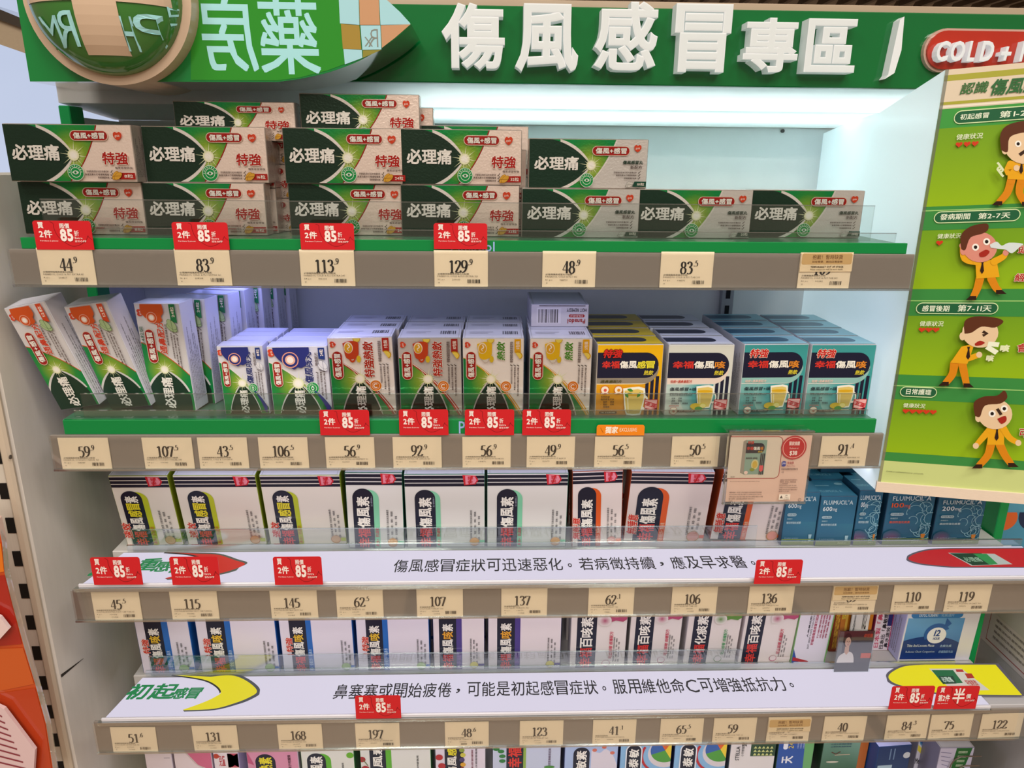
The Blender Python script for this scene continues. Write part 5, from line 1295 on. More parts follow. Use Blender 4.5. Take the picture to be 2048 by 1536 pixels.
# ------------------------------------------------------------------ fourth shelf
DK4 = Z(-0.649)
blue = dict(accent='#1f66b8', chars='幸福傷風咳素', cols=[Rc, Rc, Wc, Wc, '#e0b82c', Wc], step=0.125, pre='特強', pres=0.33, tagline='咳•全配方•收鼻水', tagl=0.36, tagc='#a8c4e6', pillc='#9cb87a', pillc2='#7f9c5c', end=1.2, round=False, bg='#e0dae6', stripes=False)
purp = dict(accent='#4a3a86', chars='幸福傷風咳素', cols=[Rc, Rc, Wc, Wc, '#e0a02c', Wc], step=0.128, tagline='咳•日•夜配方', tagc='#8a5ab0', pillc='#d8ca5a', pillc2='#b0a03c', end=0.965, bg='#e2d8dc', stripes=False)
def throatv(chars, c1, c2, tc): return dict(accent='#e2d8d6', chars=chars, cols=[Rc, Rc, Wc, Wc, Wc], step=0.172, pillc='#e0d4d4', pillc2=c1, end=1.2, round=False, bg='#e2d9d6', stripes=False, shadow=0.0, pics=[throat(c1, c2), lambda a: a.text('可止咳嗽 痕癢配方', 0.16, 0.70, 0.62, 0.765, tc, 0.03, 0.1)])
G4 = 'tablet cartons on the fourth shelf'
rows4 = [('b1', dict(blue, t0=0.16, t1=0.49, shadow=0.12, rt=0.72, rs=0.075, rh=0.04, pill_t=0.80, pr=0.10), '#1f66b8', 284, 391, 1335, 3, 0, 'narrow white tablet carton with blue-edged navy band at the shelf end'),
         ('b2', dict(blue, t0=0.13, t1=0.36, shadow=0.075, rt=0.83, rs=0.05, rh=0.028, pill_t=0.885, pr=0.065), '#1f66b8', 402, 560, 1335, 2, 0, 'wide white tablet carton with blue-edged band beside the narrow blue one'),
         ('b3', dict(blue, t0=0.13, t1=0.36, shadow=0.075, rt=0.83, rs=0.05, rh=0.028, pill_t=0.885, pr=0.065), '#1f66b8', 566, 711, 1335, 3, 0, 'wide white tablet carton with blue-edged band between two wide blue ones'),
         ('b4', dict(blue, t0=0.13, t1=0.36, shadow=0.075, rt=0.83, rs=0.05, rh=0.028, pill_t=0.885, pr=0.065), '#1f66b8', 716, 861, 1335, 2, 0, 'wide white tablet carton with blue-edged band next to the purple cartons'),
         ('p1', dict(purp, t0=0.11, t1=0.45, shadow=0.11, rt=0.72, rs=0.06, rh=0.035, pill_t=0.80, pr=0.085), '#2c2f66', 867, 970, 1335, 2, 0, 'narrow white tablet carton with purple-edged navy lozenge'),
         ('p2', dict(purp, t0=0.12, t1=0.365, shadow=0.075, rt=0.82, rs=0.045, rh=0.025, pill_t=0.86, pr=0.06), '#2c2f66', 975, 1121, 1335, 2, 0, 'wide white tablet carton with purple-edged navy lozenge'),
         ('k1', dict(throatv('幸福百咳素', '#b0466c', '#c9728e', '#c0324c'), t0=0.10, t1=0.46, rt=0.78, rs=0.045, rh=0.028, pill_t=0.66, pr=0.075), '#d9cfd0', 1138, 1249, 1335, 3, 0, 'white cough carton with pink throat picture beside the wide purple one'),
         ('k2', dict(throatv('幸福百咳素', '#b0466c', '#c9728e', '#c0324c'), t0=0.10, t1=0.46, rt=0.78, rs=0.045, rh=0.028, pill_t=0.66, pr=0.075), '#8a8788', 1253, 1356, 1335, 5, 0, 'white cough carton with pink throat picture beside the green-throat one'),
         ('k3', dict(throatv('幸福化痰素', '#5a8a34', '#86a84a', '#3f9a58'), t0=0.10, t1=0.44, rt=0.78, rs=0.045, rh=0.028, pill_t=0.66, pr=0.075), '#d9cfd0', 1365, 1470, 1335, 7, 0, 'white phlegm carton with green throat picture'),
         ('k4', dict(throatv('幸福百咳素', '#b0466c', '#c9728e', '#c0324c'), t0=0.05, t1=0.38, rt=0.75, rs=0.045, rh=0.028, pill_t=0.66, pr=0.07), '#d9cfd0', 1475, 1580, 1335, 7, 0, 'white cough carton with pink throat picture past the green-throat one')]
for key, v, sd, u0, u1, vb, tilt, roll, lab in rows4:
    D = 0.834 + (0.008 if tilt > 4 else 0.003)
    x0, x1 = aty(u0, vb, D)[0], aty(u1, vb, D)[0]; w = x1 - x0 - 0.0012
    P = tab('t4' + key, w, 0.096, v, sd, 0.026)
    put(P, 'tablet_carton', lab, 'medicine box', pose(x0 + 0.0006, D + 0.0905 * math.sin(math.radians(tilt)) * 0.3, DK4 + 0.0003, 0, tilt, roll), G4)
    put(P, 'tablet_carton', 'second ' + lab.replace('white ', '', 1).replace(' with', ' behind the one with', 1), 'medicine box', pose(x0 + 0.002, D + 0.062, DK4 + 0.0003), G4)
def simple(name, lab, w, h, d, front, M, side='#cfcad0', top='#dcd9e2', rot=False, fin='card', cat='medicine box', key=None, txt=False):
    return put(carton(key or lab, w, h, d, front, rot, fin, side, top, side_txt=txt), name, lab, cat, M)
def pont(a):
    a.rect(0, 0, 1, 1, '#dcd8e4'); a.poly([(0, 0), (0.28, 0), (0.10, .12), (0, .25)], '#2f4f9c'); a.poly([(0.05, .02), (0.12, .02), (0.04, .5), (0, .5)], '#b02c34')
    a.small('人員藥品監督', .5, .30, .98, .35, '#2c2a3a', .03); a.small('EAST GREAT PONTE COLD-CAPSULE-P', .28, .38, 1, .43, '#2c2a3a', .02); a.text('舒緩感傷風感冒引起病徵', .35, .46, 1, .54, '#b23a5c', .03)
    for i, tx in enumerate(('打噴嚏頭痛', '流鼻水頭痛', '喉嚨痛發燒', '骨痛鼻塞')): a.text(tx, .48, .60 + i * .08, .92, .65 + i * .08, '#a83a56', .02)
    a.rect(0, .97, 1, 1, '#6fae5c')
x0, x1 = aty(1584, 1325, 0.838)[0], aty(1652, 1325, 0.838)[0]
simple('capsule_carton', 'white capsule carton with columns of crimson characters and green edge', x1 - x0, 0.0905, 0.05, pont, pose(x0, 0.842, DK4 + 0.0003, 0, 6), '#7fae6c', rot=True)
def amber(a):
    a.rect(0, 0, 1, 1, '#c8761e'); a.rect(0, 0, .18, 1, '#8f3a1e'); a.text('感冒茶顆粒', .05, .25, .16, .95, '#e6b03c', .04); a.rect(.30, 0, .36, 1, '#e6b84a'); a.rect(.42, 0, .48, 1, '#8f3a1e'); a.rect(.36, .6, 1, .72, '#5c1f1a'); a.text('感冒', .2, .1, .29, .4, '#e6d04a', .04)
xa, xb = aty(1663, 1270, 0.865)[0], aty(1742, 1270, 0.865)[0]
simple('capsule_carton', 'amber and maroon carton behind the photo card', xb - xa, 0.088, 0.06, amber, pose(xa, 0.866, DK4 + 0.0003), '#a85a1e', '#c8862e')
def blister(a):
    a.rect(0, 0, 1, 1, '#e0dcd8'); a.text('102', .62, .15, .85, .5, '#2c2c30', .05); a.small('六十粒裝藥片', .1, .2, .22, .9, '#5a5a60')
xa2, xb2 = aty(1702, 1250, 0.858)[0], aty(1738, 1250, 0.858)[0]
simple('price_card', 'small white card with black number standing against the amber carton', xb2 - xa2, 0.084, 0.002, blister, pose(xa2, 0.8585, DK4 + 0.0003), '#e0dcd8', cat='card')
def pinkj(a):
    a.rect(0, 0, 1, 1, '#c2325e'); a.rect(0, 0, 1, .62, '#e0d6e0'); a.text('日本製「鼻敏感」', .05, .06, .98, .24, '#c2325e', .04); a.text('日本出「鼻敏感」通鼻', .02, .28, .98, .44, '#231c26', .05); a.rect(.45, .45, 1, .62, '#2a2a6a'); a.text('鼻水速效', .05, .46, .43, .6, '#231c26', .04); a.small('塞鼻鼻炎緩解配方膠囊', .2, .74, .9, .82, '#8f2048')
xa, xb = aty(1746, 1270, 0.868)[0], aty(1800, 1270, 0.868)[0]
simple('capsule_carton', 'magenta and white carton with black upward writing beside the blue expectorant carton', xb - xa, 0.088, 0.05, pinkj, pose(xa, 0.868, DK4 + 0.0003), '#a83a5c', rot=True)
def expec(a):
    a.rect(0, 0, 1, 1, '#e2e2ec'); a.blend([(0.02, .2), (.80, .2), (.80, .97), (.02, .97)], ['#6fb0e0', '#5f9fd8', '#1a55b0', '#1a55b0']); a.poly([(0.02, .62)] + bez((.02, .62), (.3, .5), (.55, .5), (.80, .66), 10) + [(.80, .97), (.02, .97)], '#103680')
    a.pill(.05, .08, .76, .20, '#2f7cc0'); a.part('product_name'); a.text('EXPECTORANT', .16, .105, .42, .175, '#d6e8f4', .03); a.text('化痰通片', .46, .105, .64, .175, '#8fc0e2', .02); a.part(None)
    a.ring(.46, .50, .20, .075, '#1f5ca8', 22, 150, 330); a.poly([(.55, .20), (.63, .30), (.54, .42)], '#1f5ca8'); a.disc(.46, .52, .15, '#eef0f4'); a.text('12', .42, .42, .50, .53, '#14408c', .05, .15); a.text('HOUR', .42, .555, .51, .60, '#14408c', .05, .15)
    a.small('Thins And Loosens Mucus', .08, .68, .46, .73, '#dce8f4', .03); a.small('去痰化痰', .54, .69, .70, .74, '#a8c8ea', .02); a.small('Relieves Chest Congestion', .08, .80, .48, .85, '#b8d0ec', .02); a.small('紓緩胸部充血', .54, .80, .74, .85, '#8fb4e2', .02); a.small('Guaifenesin 600 mg', .36, .02, .62, .06, '#3a3a4c', .02)
xa, xb = aty(1798, 1310, 0.842)[0], aty(1942, 1310, 0.842)[0]
simple('tablet_carton', 'white and blue expectorant carton with round twelve-hour clock emblem', xb - xa, 0.0885, 0.05, expec, pose(xa, 0.844, DK4 + 0.0003, 0, 3), '#b9bce6', '#dcdcf0', txt=True)
# photo card of a pharmacist in a clear stand
pc = thing('photo_card', 'dark photo card of person in white coat in clear stand on the lit strip', 'card')
ca, cb = aty(1671, 1325, 0.822), aty(1750, 1262, 0.822)
w, h = cb[0] - ca[0], cb[2] - ca[2]
b_ = MB(); b_.box((ca[0], 0.822, Z(-0.6475)), (cb[0], 0.8228, cb[2]), hx('#2c2628'), 'card'); cd = b_.build('card', pc)
a = Art(w, h, (ca[0], 0.822, ca[2]))
a.rect(0, 0, 1, 1, '#3a3032'); a.rect(0, 0, .12, 1, '#6a6868'); a.text('卓悅醫', .70, .08, .96, .2, '#d8583a', .04); a.rect(.70, .70, .99, .86, '#c86a5c')
a.part('portrait'); a.poly(smooth([(.02, 1), (.06, .80), (.20, .68), (.32, .64), (.44, .70), (.50, .85), (.52, 1)], 4), '#d8d2d4'); a.poly([(.20, .45), (.32, .45), (.33, .66), (.27, .75), (.2, .66)], '#c9a392'); a.ell(.245, .27, .115, .22, '#1c1414'); a.ell(.265, .33, .085, .16, '#d0a896'); a.poly(smooth([(.15, .4), (.14, .2), (.24, .08), (.34, .18), (.36, .3), (.28, .18), (.19, .24), (.17, .4), (.15, .4)], 3), '#1c1414')
for s in (.238, .30): a.ell(s, .31, .012, .012, '#2c1c1a', 8)
a.ell(.272, .42, .022, .014, '#a84a4a', 10); a.line([(.27, .33), (.276, .37), (.268, .375)], .01, '#b08672'); a.part(None); a.finish('photo_print', cd)
b_ = MB(); b_.box((ca[0] - 0.0012, 0.8208, Z(-0.6475)), (cb[0] + 0.0012, 0.8216, cb[2] + 0.001), WHITE, 'acrylic'); b_.box((ca[0] - 0.0012, 0.8232, Z(-0.6475)), (cb[0] + 0.0012, 0.824, cb[2] + 0.001), WHITE, 'acrylic'); b_.build('clear_stand', pc)
# inner divider at the far end with a printed notice on it
de = thing('end_divider', 'grey end divider panel beyond the green upright with red-framed notice', 'divider')
b_ = MB(); b_.box((0.7155, 0.70, 0.02), (0.722, 0.9, Z(-0.556)), hx('#b3b1b4'), 'painted', 0.001); b_.build('panel', de)
a = Art(0.20, 0.115, (0.7153, 0.90, Z(-0.652)), ex=(0, -1, 0), ey=(0, 0, 1), n=(-1, 0, 0), lift=3e-4)
a.rect(.0, .0, 1, 1, '#cdc6c8'); a.line([(.06, .06), (.94, .06), (.94, .94), (.06, .94), (.06, .06)], .015, '#9c4a4c')
for i in range(10): a.small('購藥須知及藥物標籤說明內容請向駐店藥劑師查詢', .12, .12 + .078 * i, .85, .155 + .078 * i, '#6a6468', 0)
a.finish('notice', de)

# ------------------------------------------------------------------ lowest shelf, seen only along its top
DK5 = Z(-0.842)
zt5 = aty(1000, 1476, 0.835)[2]; H5 = zt5 - DK5
def low(lab, u0, u1, front, side='#cfcad0', D=0.835, tilt=0, rot=False, name='tablet_carton', h=None, roll=0, key=None, v=1515, d=0.05):
    x0, x1 = aty(u0, v, D)[0], aty(u1, v, D)[0]; hh = h or H5
    simple(name, lab, x1 - x0 - 0.0012, hh, d, front, pose(x0 + 0.0006, D, DK5 + 0.0003, 0, tilt, roll), side, rot=rot)
def q5(v, D=0.835): return (zt5 - aty(1000, v, D)[2]) / H5          # photo row -> t on a front panel
T1, T2, T3 = q5(1500), q5(1515), q5(1532)
low('white carton with navy lettering at the end of the lowest shelf', 289, 344, lambda a: (a.rect(0, 0, 1, 1, '#e0d4da'), a.text('BIOGESIC', .08, q5(1528), .92, q5(1533), '#2c2c5c', .05), a.line([(.72, q5(1505)), (.95, q5(1505))], .012, '#9c98a4')), '#d2c6d0')
low('white and rose carton with red characters beside the navy-lettered one', 347, 424, lambda a: (a.rect(0, 0, 1, 1, '#e2d4d8'), a.poly([(.1, 0), (1, 0), (1, T3), (.55, q5(1518))], '#d06a8a'), a.line([(.12, 0), (.6, q5(1520)), (.9, T3)], .02, '#c9c0bc'), a.text('必理痛', .14, q5(1530), .85, q5(1547), '#b02a40', .05)), '#d2c2ca')
low('small white children carton with red writing', 426, 478, lambda a: (a.rect(0, 0, 1, 1, '#e4dade'), a.text('兒童', .2, q5(1502), .45, q5(1523), '#b02a34', .05), a.rect(.62, q5(1506), .64, q5(1530), '#5a5058'), a.pill(.74, q5(1498), .92, q5(1526), '#c04a60'), a.disc(.1, q5(1503), .05, '#b8402c')), '#c2b8e0')
def banner5(a, bg, ac, t0, t1, chars, cols, end, sh=.09, step=None, pre=None):
    """a = upward-reading art"""
    a.rect(0, 0, 1, 1, bg); h = t1 - t0
    a.pill(-.5, t0 + sh, end - .01, t1 + sh, ac, h / 2); a.part('name_banner'); a.pill(-.5, t0, end, t1, '#14172c', h / 2)
    s = end - .06
    for ch, c in zip(chars, cols): s -= step; a.text(ch, s + .004, t0 + h * .18, s + step * .94, t1 - h * .18, c, .045)
    a.part(None)
def up5(v): return 1 - q5(v)
low('rose carton with navy lozenge and yellow character', 494, 598, lambda a: (banner5(a, '#d690ac', '#d690ac', .15, .55, '素熱退', [Yc, Yc, Wc], up5(1498), 0, .16), a.poly([(up5(1492), 0), (.8, .02), (up5(1520), .12), (.6, 0)], '#c0547c'), a.small('親子呵護情', up5(1530), .80, up5(1500), .86, '#4a1c30', .03)), '#d8c6d6', rot=True, tilt=2)
low('white carton with grass-green edged navy lozenge', 602, 710, lambda a: (banner5(a, '#dcdcd4', '#5cae2c', .10, .46, '素風傷', [Wc] * 3, up5(1498), .10, .16), a.disc(up5(1503), .93, .07, '#6aae2c'), a.small('有效紓緩傷風', up5(1545), .76, up5(1518), .80, '#4a4a48')), '#2f7a34', rot=True, tilt=2)
def chry(a):
    for (s, t, r) in ((up5(1512), .02, .05), (up5(1532), .06, .06)): a.disc(s, t, r, '#a3242c'); 
    a.line([(up5(1512), .03), (.5, .10)], .012, '#5c6a2c')
low('wide white carton with grass-green band and cherries at its edge', 720, 863, lambda a: (a.rect(0, 0, 1, 1, '#dcdcd6'), a.rect(0, .36, 1, .44, '#5cae2c'), a.part('name_banner'), a.rect(0, .13, 1, .36, '#14172c'), a.text('素', up5(1503), .18, up5(1482), .31, Wc, .045), a.text('風', up5(1529), .18, up5(1505), .31, Wc, .045), a.text('傷', up5(1555), .18, up5(1531), .31, Wc, .045), a.part(None), a.small('有效紓緩傷風', up5(1545), .80, up5(1505), .83, '#4a4a48'), chry(a)), '#2f7a34', rot=True, tilt=2)
def berries(a):
    a.rect(0, 0, 1, 1, '#ddd4e0'); a.part('name_banner'); a.rect(0, .18, 1, .56, '#14172c'); a.text('冒', up5(1492), .24, up5(1475), .42, Yc, .045); a.text('感', up5(1507), .24, up5(1492), .42, Yc, .045); a.text('風', up5(1528), .24, up5(1509), .42, Wc, .045); a.text('傷', up5(1548), .24, up5(1530), .42, Wc, .045); a.part(None)
    for i, (v_, c) in enumerate(((1496, '#8a9a3c'), (1506, '#c9c04a'), (1516, '#4a3a6a'), (1526, '#d8a02c'), (1536, '#c84a2c'))): a.disc(up5(v_), .53 + .02 * (i % 2), .055, c)
    for (v_, t) in ((1510, .07), (1528, .12)): a.disc(up5(v_), t, .075, '#b0282c')
    a.small('傷風感冒緩解', up5(1545), .72, up5(1495), .76, '#7a2a3a'); a.small('流鼻水頭痛喉嚨痛', up5(1545), .80, up5(1492), .84, '#4a4448')
low('lilac white carton with cherries and berries along its navy band', 870, 972, berries, '#8f8a90', rot=True, tilt=2)
def herb(a):
    a.rect(0, 0, 1, 1, '#c3cbe2'); a.part('name_banner'); a.rect(0, .20, 1, .45, '#14172c'); a.text('福', up5(1512), .23, up5(1492), .42, Rc, .05); a.text('幸', up5(1534), .23, up5(1514), .42, Rc, .05); a.part(None); a.rect(0, .45, 1, .49, '#8fb04a')
    for v_, t in ((1495, .05), (1500, .12), (1510, .14), (1520, .14)): a.ell(up5(v_), t, .04, .05, '#2f7a3c', 10)
    a.small('傷風感冒鼻敏感症狀', up5(1540), .82, up5(1495), .86, '#5a3a5a'); a.ell(up5(1534), .84, .03, .08, '#4a8a3c')
low('pale blue carton with green leaves beside the navy band', 984, 1122, herb, '#3a3a44', rot=True, tilt=2)
def noser(a):
    a.rect(0, 0, 1, 1, '#a8bce2'); a.poly(smooth([(up5(1502), .50), (up5(1508), .66), (up5(1500), .78), (up5(1520), .95), (up5(1560), 1.0), (up5(1560), .5)], 3), '#d9d2de')
    for v_, t in ((1502, .56), (1496, .74), (1508, .90)): a.ell(up5(v_), t, .035, .045, '#d0705c', 12)
    a.part('name_banner'); a.pill(-.5, .16, up5(1496), .47, '#14172c', .15); a.text('素', up5(1522), .22, up5(1503), .41, Wc, .045); a.text('敏', up5(1541), .22, up5(1523), .41, Wc, .045); a.part(None)
low('sky blue carton with nose profile and navy lozenge', 1128, 1236, noser, '#6a74a8', rot=True, tilt=1)
def wheel(a):
    a.rect(0, 0, 1, 1, '#86b4dc'); a.disc(up5(1512), .88, .34, '#d6cdd2'); c = (up5(1506), .88)
    for a0, a1, col in ((150, 250, '#4f9a3c'), (250, 330, '#3a62a8'), (30, 150, '#e6c83a'), (-30, 30, '#d8602c')): a.ell(c[0], c[1], .29 * a.h / a.L, .29, col, 14, a0, a1) if False else a.poly([c] + [(c[0] + .29 * a.h / a.L * math.cos(math.radians(x)), c[1] + .29 * math.sin(math.radians(x))) for x in np.linspace(a0, a1, 12)], col)
    a.ring(up5(1516), .84, .44, .05, '#b5282c', 24, 190, 300)
    a.part('name_banner'); a.pill(-.5, .10, up5(1492), .43, '#e2e6ee', .165); a.pill(-.5, .125, up5(1494), .405, '#14172c', .14); a.text('敏', up5(1519), .17, up5(1502), .36, Wc, .045, .1); a.text('泰', up5(1540), .17, up5(1522), .36, Wc, .045, .1); a.part(None)
low('blue carton with coloured wheel next to the nose-profile carton', 1239, 1343, wheel, '#2c3a66', rot=True)
low('blue carton with coloured wheel next to the leaf-pattern carton', 1347, 1453, wheel, '#2c3a66', rot=True, D=0.8352)
def leafy(a):
    a.rect(0, 0, 1, 1, '#dcd6d6'); a.rect(up5(1521), .45, 1, 1, '#2c4a34')
    for i in range(5):
        for j in range(3):
            s, t = up5(1519 - j * 7), .55 + i * .09; a.poly([(s, t - .04), (s + .05, t), (s, t + .04)], '#c9cf86')
    a.small('STELLA', up5(1528), .12, up5(1500), .2, '#3a3a3c', .04); a.small('小兒感冒顆粒', up5(1520), .24, up5(1490), .30, '#4a4a4c'); a.text('Z', up5(1500), .24, up5(1490), .34, '#3a3a3c', 0)
low('white carton with dark green leaf-triangle pattern', 1458, 1550, leafy, '#5a6470', rot=True)
def night(a):
    a.rect(0, 0, 1, 1, '#2a52a0'); a.poly([(0, .78), (1, .72), (1, 1), (0, 1)], '#6aa86a'); a.pill(up5(1508), .13, up5(1484), .26, '#e2e4ec', .06); a.text('24', up5(1506), .28, up5(1494), .42, '#d9c04a', .02); a.text('天', up5(1536), .14, up5(1522), .44, '#e6e8f0', .05)
    for i in range(3): a.small('日夜舒緩配方', up5(1506), .52 + i * .08, up5(1490), .57 + i * .08, '#a8bce2')
low('deep blue carton with white cloud and green side', 1553, 1626, night, '#2c4a3a', rot=True)
def teag(a):
    a.blend([(0, 0), (1, 0), (1, 1), (0, 1)], ['#6a9484', '#86b0a4', '#24502c', '#24502c']); a.rect(.82, 0, 1, 1, '#b0622c'); a.rect(.16, q5(1481), .38, q5(1488), '#c9b4a4')
    for i in range(3): a.small('止咳化痰清肺潤喉', .16, q5(1491 + i * 5), .62, q5(1494 + i * 5), '#2c4a66')
    a.line([(.2, q5(1514)), (.3, q5(1518)), (.4, q5(1513))], .02, '#5c3a2c'); a.line([(.28, q5(1520)), (.62, q5(1519))], .012, '#c9b49c'); a.ell(.25, q5(1534), .14, .02, '#c9c4b4')
low('misty green carton with rust edge', 1641, 1733, teag, '#1f3a24', tilt=1)
def cube(a):
    a.rect(0, 0, 1, 1, '#1f3a6c'); a.rect(.05, .42, .5, 1, '#a8c4d8'); a.pill(.08, .58, .46, .75, '#1f3a6c'); a.disc(.62, .62, .12, '#4a9a7c'); a.disc(.9, .22, .07, '#c9d2de'); a.rect(.36, .05, .40, .3, '#6a86b0'); a.rect(.48, .05, .52, .3, '#6a86b0')
def cubetop(a): a.rect(0, 0, 1, 1, '#c9ccf6'); a.bars(.42, .2, .72, .5, '#3a3a5c', 10, 8)
D5 = 0.815; xa, xb = aty(1757, 1500, D5)[0], aty(1826, 1500, D5)[0]; h5 = aty(1790, 1494, D5)[2] - DK5
put(carton('cube5', xb - xa, h5, 0.045, cube, False, 'card', '#24447c', '#c9ccf6', side_txt=False, top_extra=cubetop), 'tablet_carton', 'royal blue carton standing forward with a barcode on its white top', 'medicine box', pose(xa, D5, DK5 + 0.0003, 4))
def menth(a):
    a.rect(0, 0, 1, 1, '#d6d6e8'); a.poly(smooth([(0, 0), (.3, .02), (.55, .12), (.6, .3), (.4, .38), (.1, .3), (0, .2)], 3), '#5c9ac0'); a.poly(smooth([(0, .02), (.25, .04), (.47, .14), (.5, .28), (.35, .33), (.1, .26), (0, .18)], 3), '#24569a'); a.poly([(0, .3), (.55, .52), (.5, .62), (0, .42)], '#e0d24a'); a.text('Mentholatum', .0, .60, .95, .72, '#2c2c34', .04)
low('white carton with blue disc and yellow flash', 1830, 1872, menth, '#9c9ab0', D=0.84, h=H5 * 0.96)
def listc(a):
    a.rect(0, 0, 1, 1, '#c9c6e2'); a.poly([(.48, 0), (.95, 0), (.80, .5), (.42, .5)], '#2a6a34')
    for i in range(4): a.small('感冒發燒頭痛流涕', .55, .06 + .09 * i, .82 - .02 * i, .11 + .09 * i, '#c9dcc0', .03)
    for i in range(5): a.line([(.02 + .03 * i, .08 + .08 * i), (.34, .10 + .09 * i)], .008, '#6a6690')
    a.rect(0.2, .56, 1, .70, '#c9bc4a'); a.text('草本靈感冒清', .22, .58, .95, .68, '#2c5a2c', .05); a.bars(.25, .50, .95, .56, '#3a3a44', 20, 4)
low('lilac carton with green list panel and yellow label', 1876, 1946, listc, '#8a86a0', D=0.804, h=H5, d=0.05)
bt = thing('wire_tray', 'black tray with rounded nested ribs at the end of the lowest shelf', 'tray')
b_ = MB(); b_.box((0.632, 0.79, DK5 + 0.0003), (0.666, 0.834, zt5 - 0.055), hx('#15110f'), 'dark', 0.002); b_.build('tray_body', bt)
for i in range(5):
    z_ = zt5 - 0.012 - i * 0.016; x_ = 0.634 + i * 0.006
    pts = smooth([(x_, 0.80, zt5 - 0.058), (x_ + 0.001, 0.80, z_ - 0.012), (x_ + 0.012, 0.80, z_), (0.665, 0.80, z_ + 0.001), (0.675, 0.80, z_ + 0.001)], 4) if z_ - 0.012 > zt5 - 0.056 else [(x_, 0.80, z_ - 0.01), (x_ + 0.012, 0.80, z_), (0.675, 0.80, z_ + 0.001)]
    b_ = MB()
    for p0, p1 in zip(pts, pts[1:]): b_.tube(p0, p1, 0.0009, hx('#6a5c50'), 'plastic', 6)
    b_.build('rib', bt)

# ------------------------------------------------------------------ price tags, discount cards, out-of-stock slips
def ellp(cx, cy, rx, ry, a0, a1, n=22): return [(cx + rx * math.cos(math.radians(a0 + (a1 - a0) * i / n)), cy + ry * math.sin(math.radians(a0 + (a1 - a0) * i / n))) for i in range(n + 1)]
DIG = {'0': [ellp(.25, .5, .19, .47, 0, 360)], '1': [[(.27, .02), (.27, .97)], [(.10, .84), (.27, .97)], [(.12, .015), (.42, .015)]],
       '2': [smooth([(.07, .72), (.12, .90), (.26, .97), (.40, .87), (.40, .68), (.28, .44), (.06, .05)], 6), [(.05, .05), (.44, .05)], [(.44, .05), (.47, .2)]],
       '3': [smooth([(.08, .80), (.15, .94), (.28, .96), (.38, .84), (.36, .66), (.20, .54)], 6), smooth([(.20, .54), (.36, .50), (.43, .32), (.36, .10), (.20, .02), (.06, .08)], 6)],
       '4': [[(.35, .01), (.35, .97)], [(.35, .97), (.03, .30)], [(.02, .28), (.48, .28)]],
       '5': [[(.13, .95), (.43, .95)], [(.14, .95), (.09, .56)], smooth([(.09, .56), (.22, .60), (.38, .52), (.43, .32), (.34, .08), (.18, .02), (.06, .07)], 6)],
       '6': [smooth([(.44, .97), (.26, .88), (.12, .66), (.06, .36), (.12, .10), (.26, .02), (.40, .10), (.44, .30), (.38, .52), (.26, .59), (.13, .50), (.08, .36)], 6)],
       '7': [[(.05, .95), (.45, .95)], [(.45, .95), (.18, .01)], [(.05, .95), (.03, .78)]],
       '8': [ellp(.25, .74, .15, .22, 0, 360), ellp(.25, .27, .19, .25, 0, 360)], '9': None, '.': None}
DIG['9'] = [[(.5 - x, 1 - y) for x, y in DIG['6'][0]]]
def digits(a, txt, s0, t0, hgt, col='#1c1a18'):
    """old-style serif numerals drawn with a broad nib; hgt in fractions of the tag height"""
    q = a.h / a.L; x = s0
    for ch in txt:
        if ch == '.': a.disc(x + .06 * hgt * q * 2, t0 + hgt * .97, hgt * .085, col, 8); x += .26 * hgt * q; continue
        for st in DIG[ch]:
            a.k += 1; n = len(st)
            ww = []
            for i in range(n):
                dx, dy = st[min(i + 1, n - 1)][0] - st[max(i - 1, 0)][0], st[min(i + 1, n - 1)][1] - st[max(i - 1, 0)][1]
                l = math.hypot(dx, dy) + 1e-9; sl = abs(dy) / l; k2 = 0.029 + 0.052 * sl ** 1.5
                if ch in '47' and dx * dy > 0 and n == 2 and ch == '4': k2 = .03
                ww.append((k2, -dy / l, dx / l))
            for i in range(n - 1):
                P = []
                for j, sg in ((i, 1), (i + 1, 1), (i + 1, -1), (i, -1)):
                    k2, nx, ny = ww[j]; P.append((x + (st[j][0] + sg * nx * k2) * hgt * q, t0 + (1 - st[j][1] - sg * ny * k2) * hgt))
                a.poly(P, hx(col), up=False)
        x += .50 * hgt * q
    return x
def price_words(p):
    w = p.split('.'); return words_of(int(w[0])) + (' point ' + words_of(int(w[1])) if len(w) > 1 else '')
SHN = {1: 'top', 2: 'second', 3: 'third', 4: 'fourth'}
TW, TH = 0.0540, 0.0362
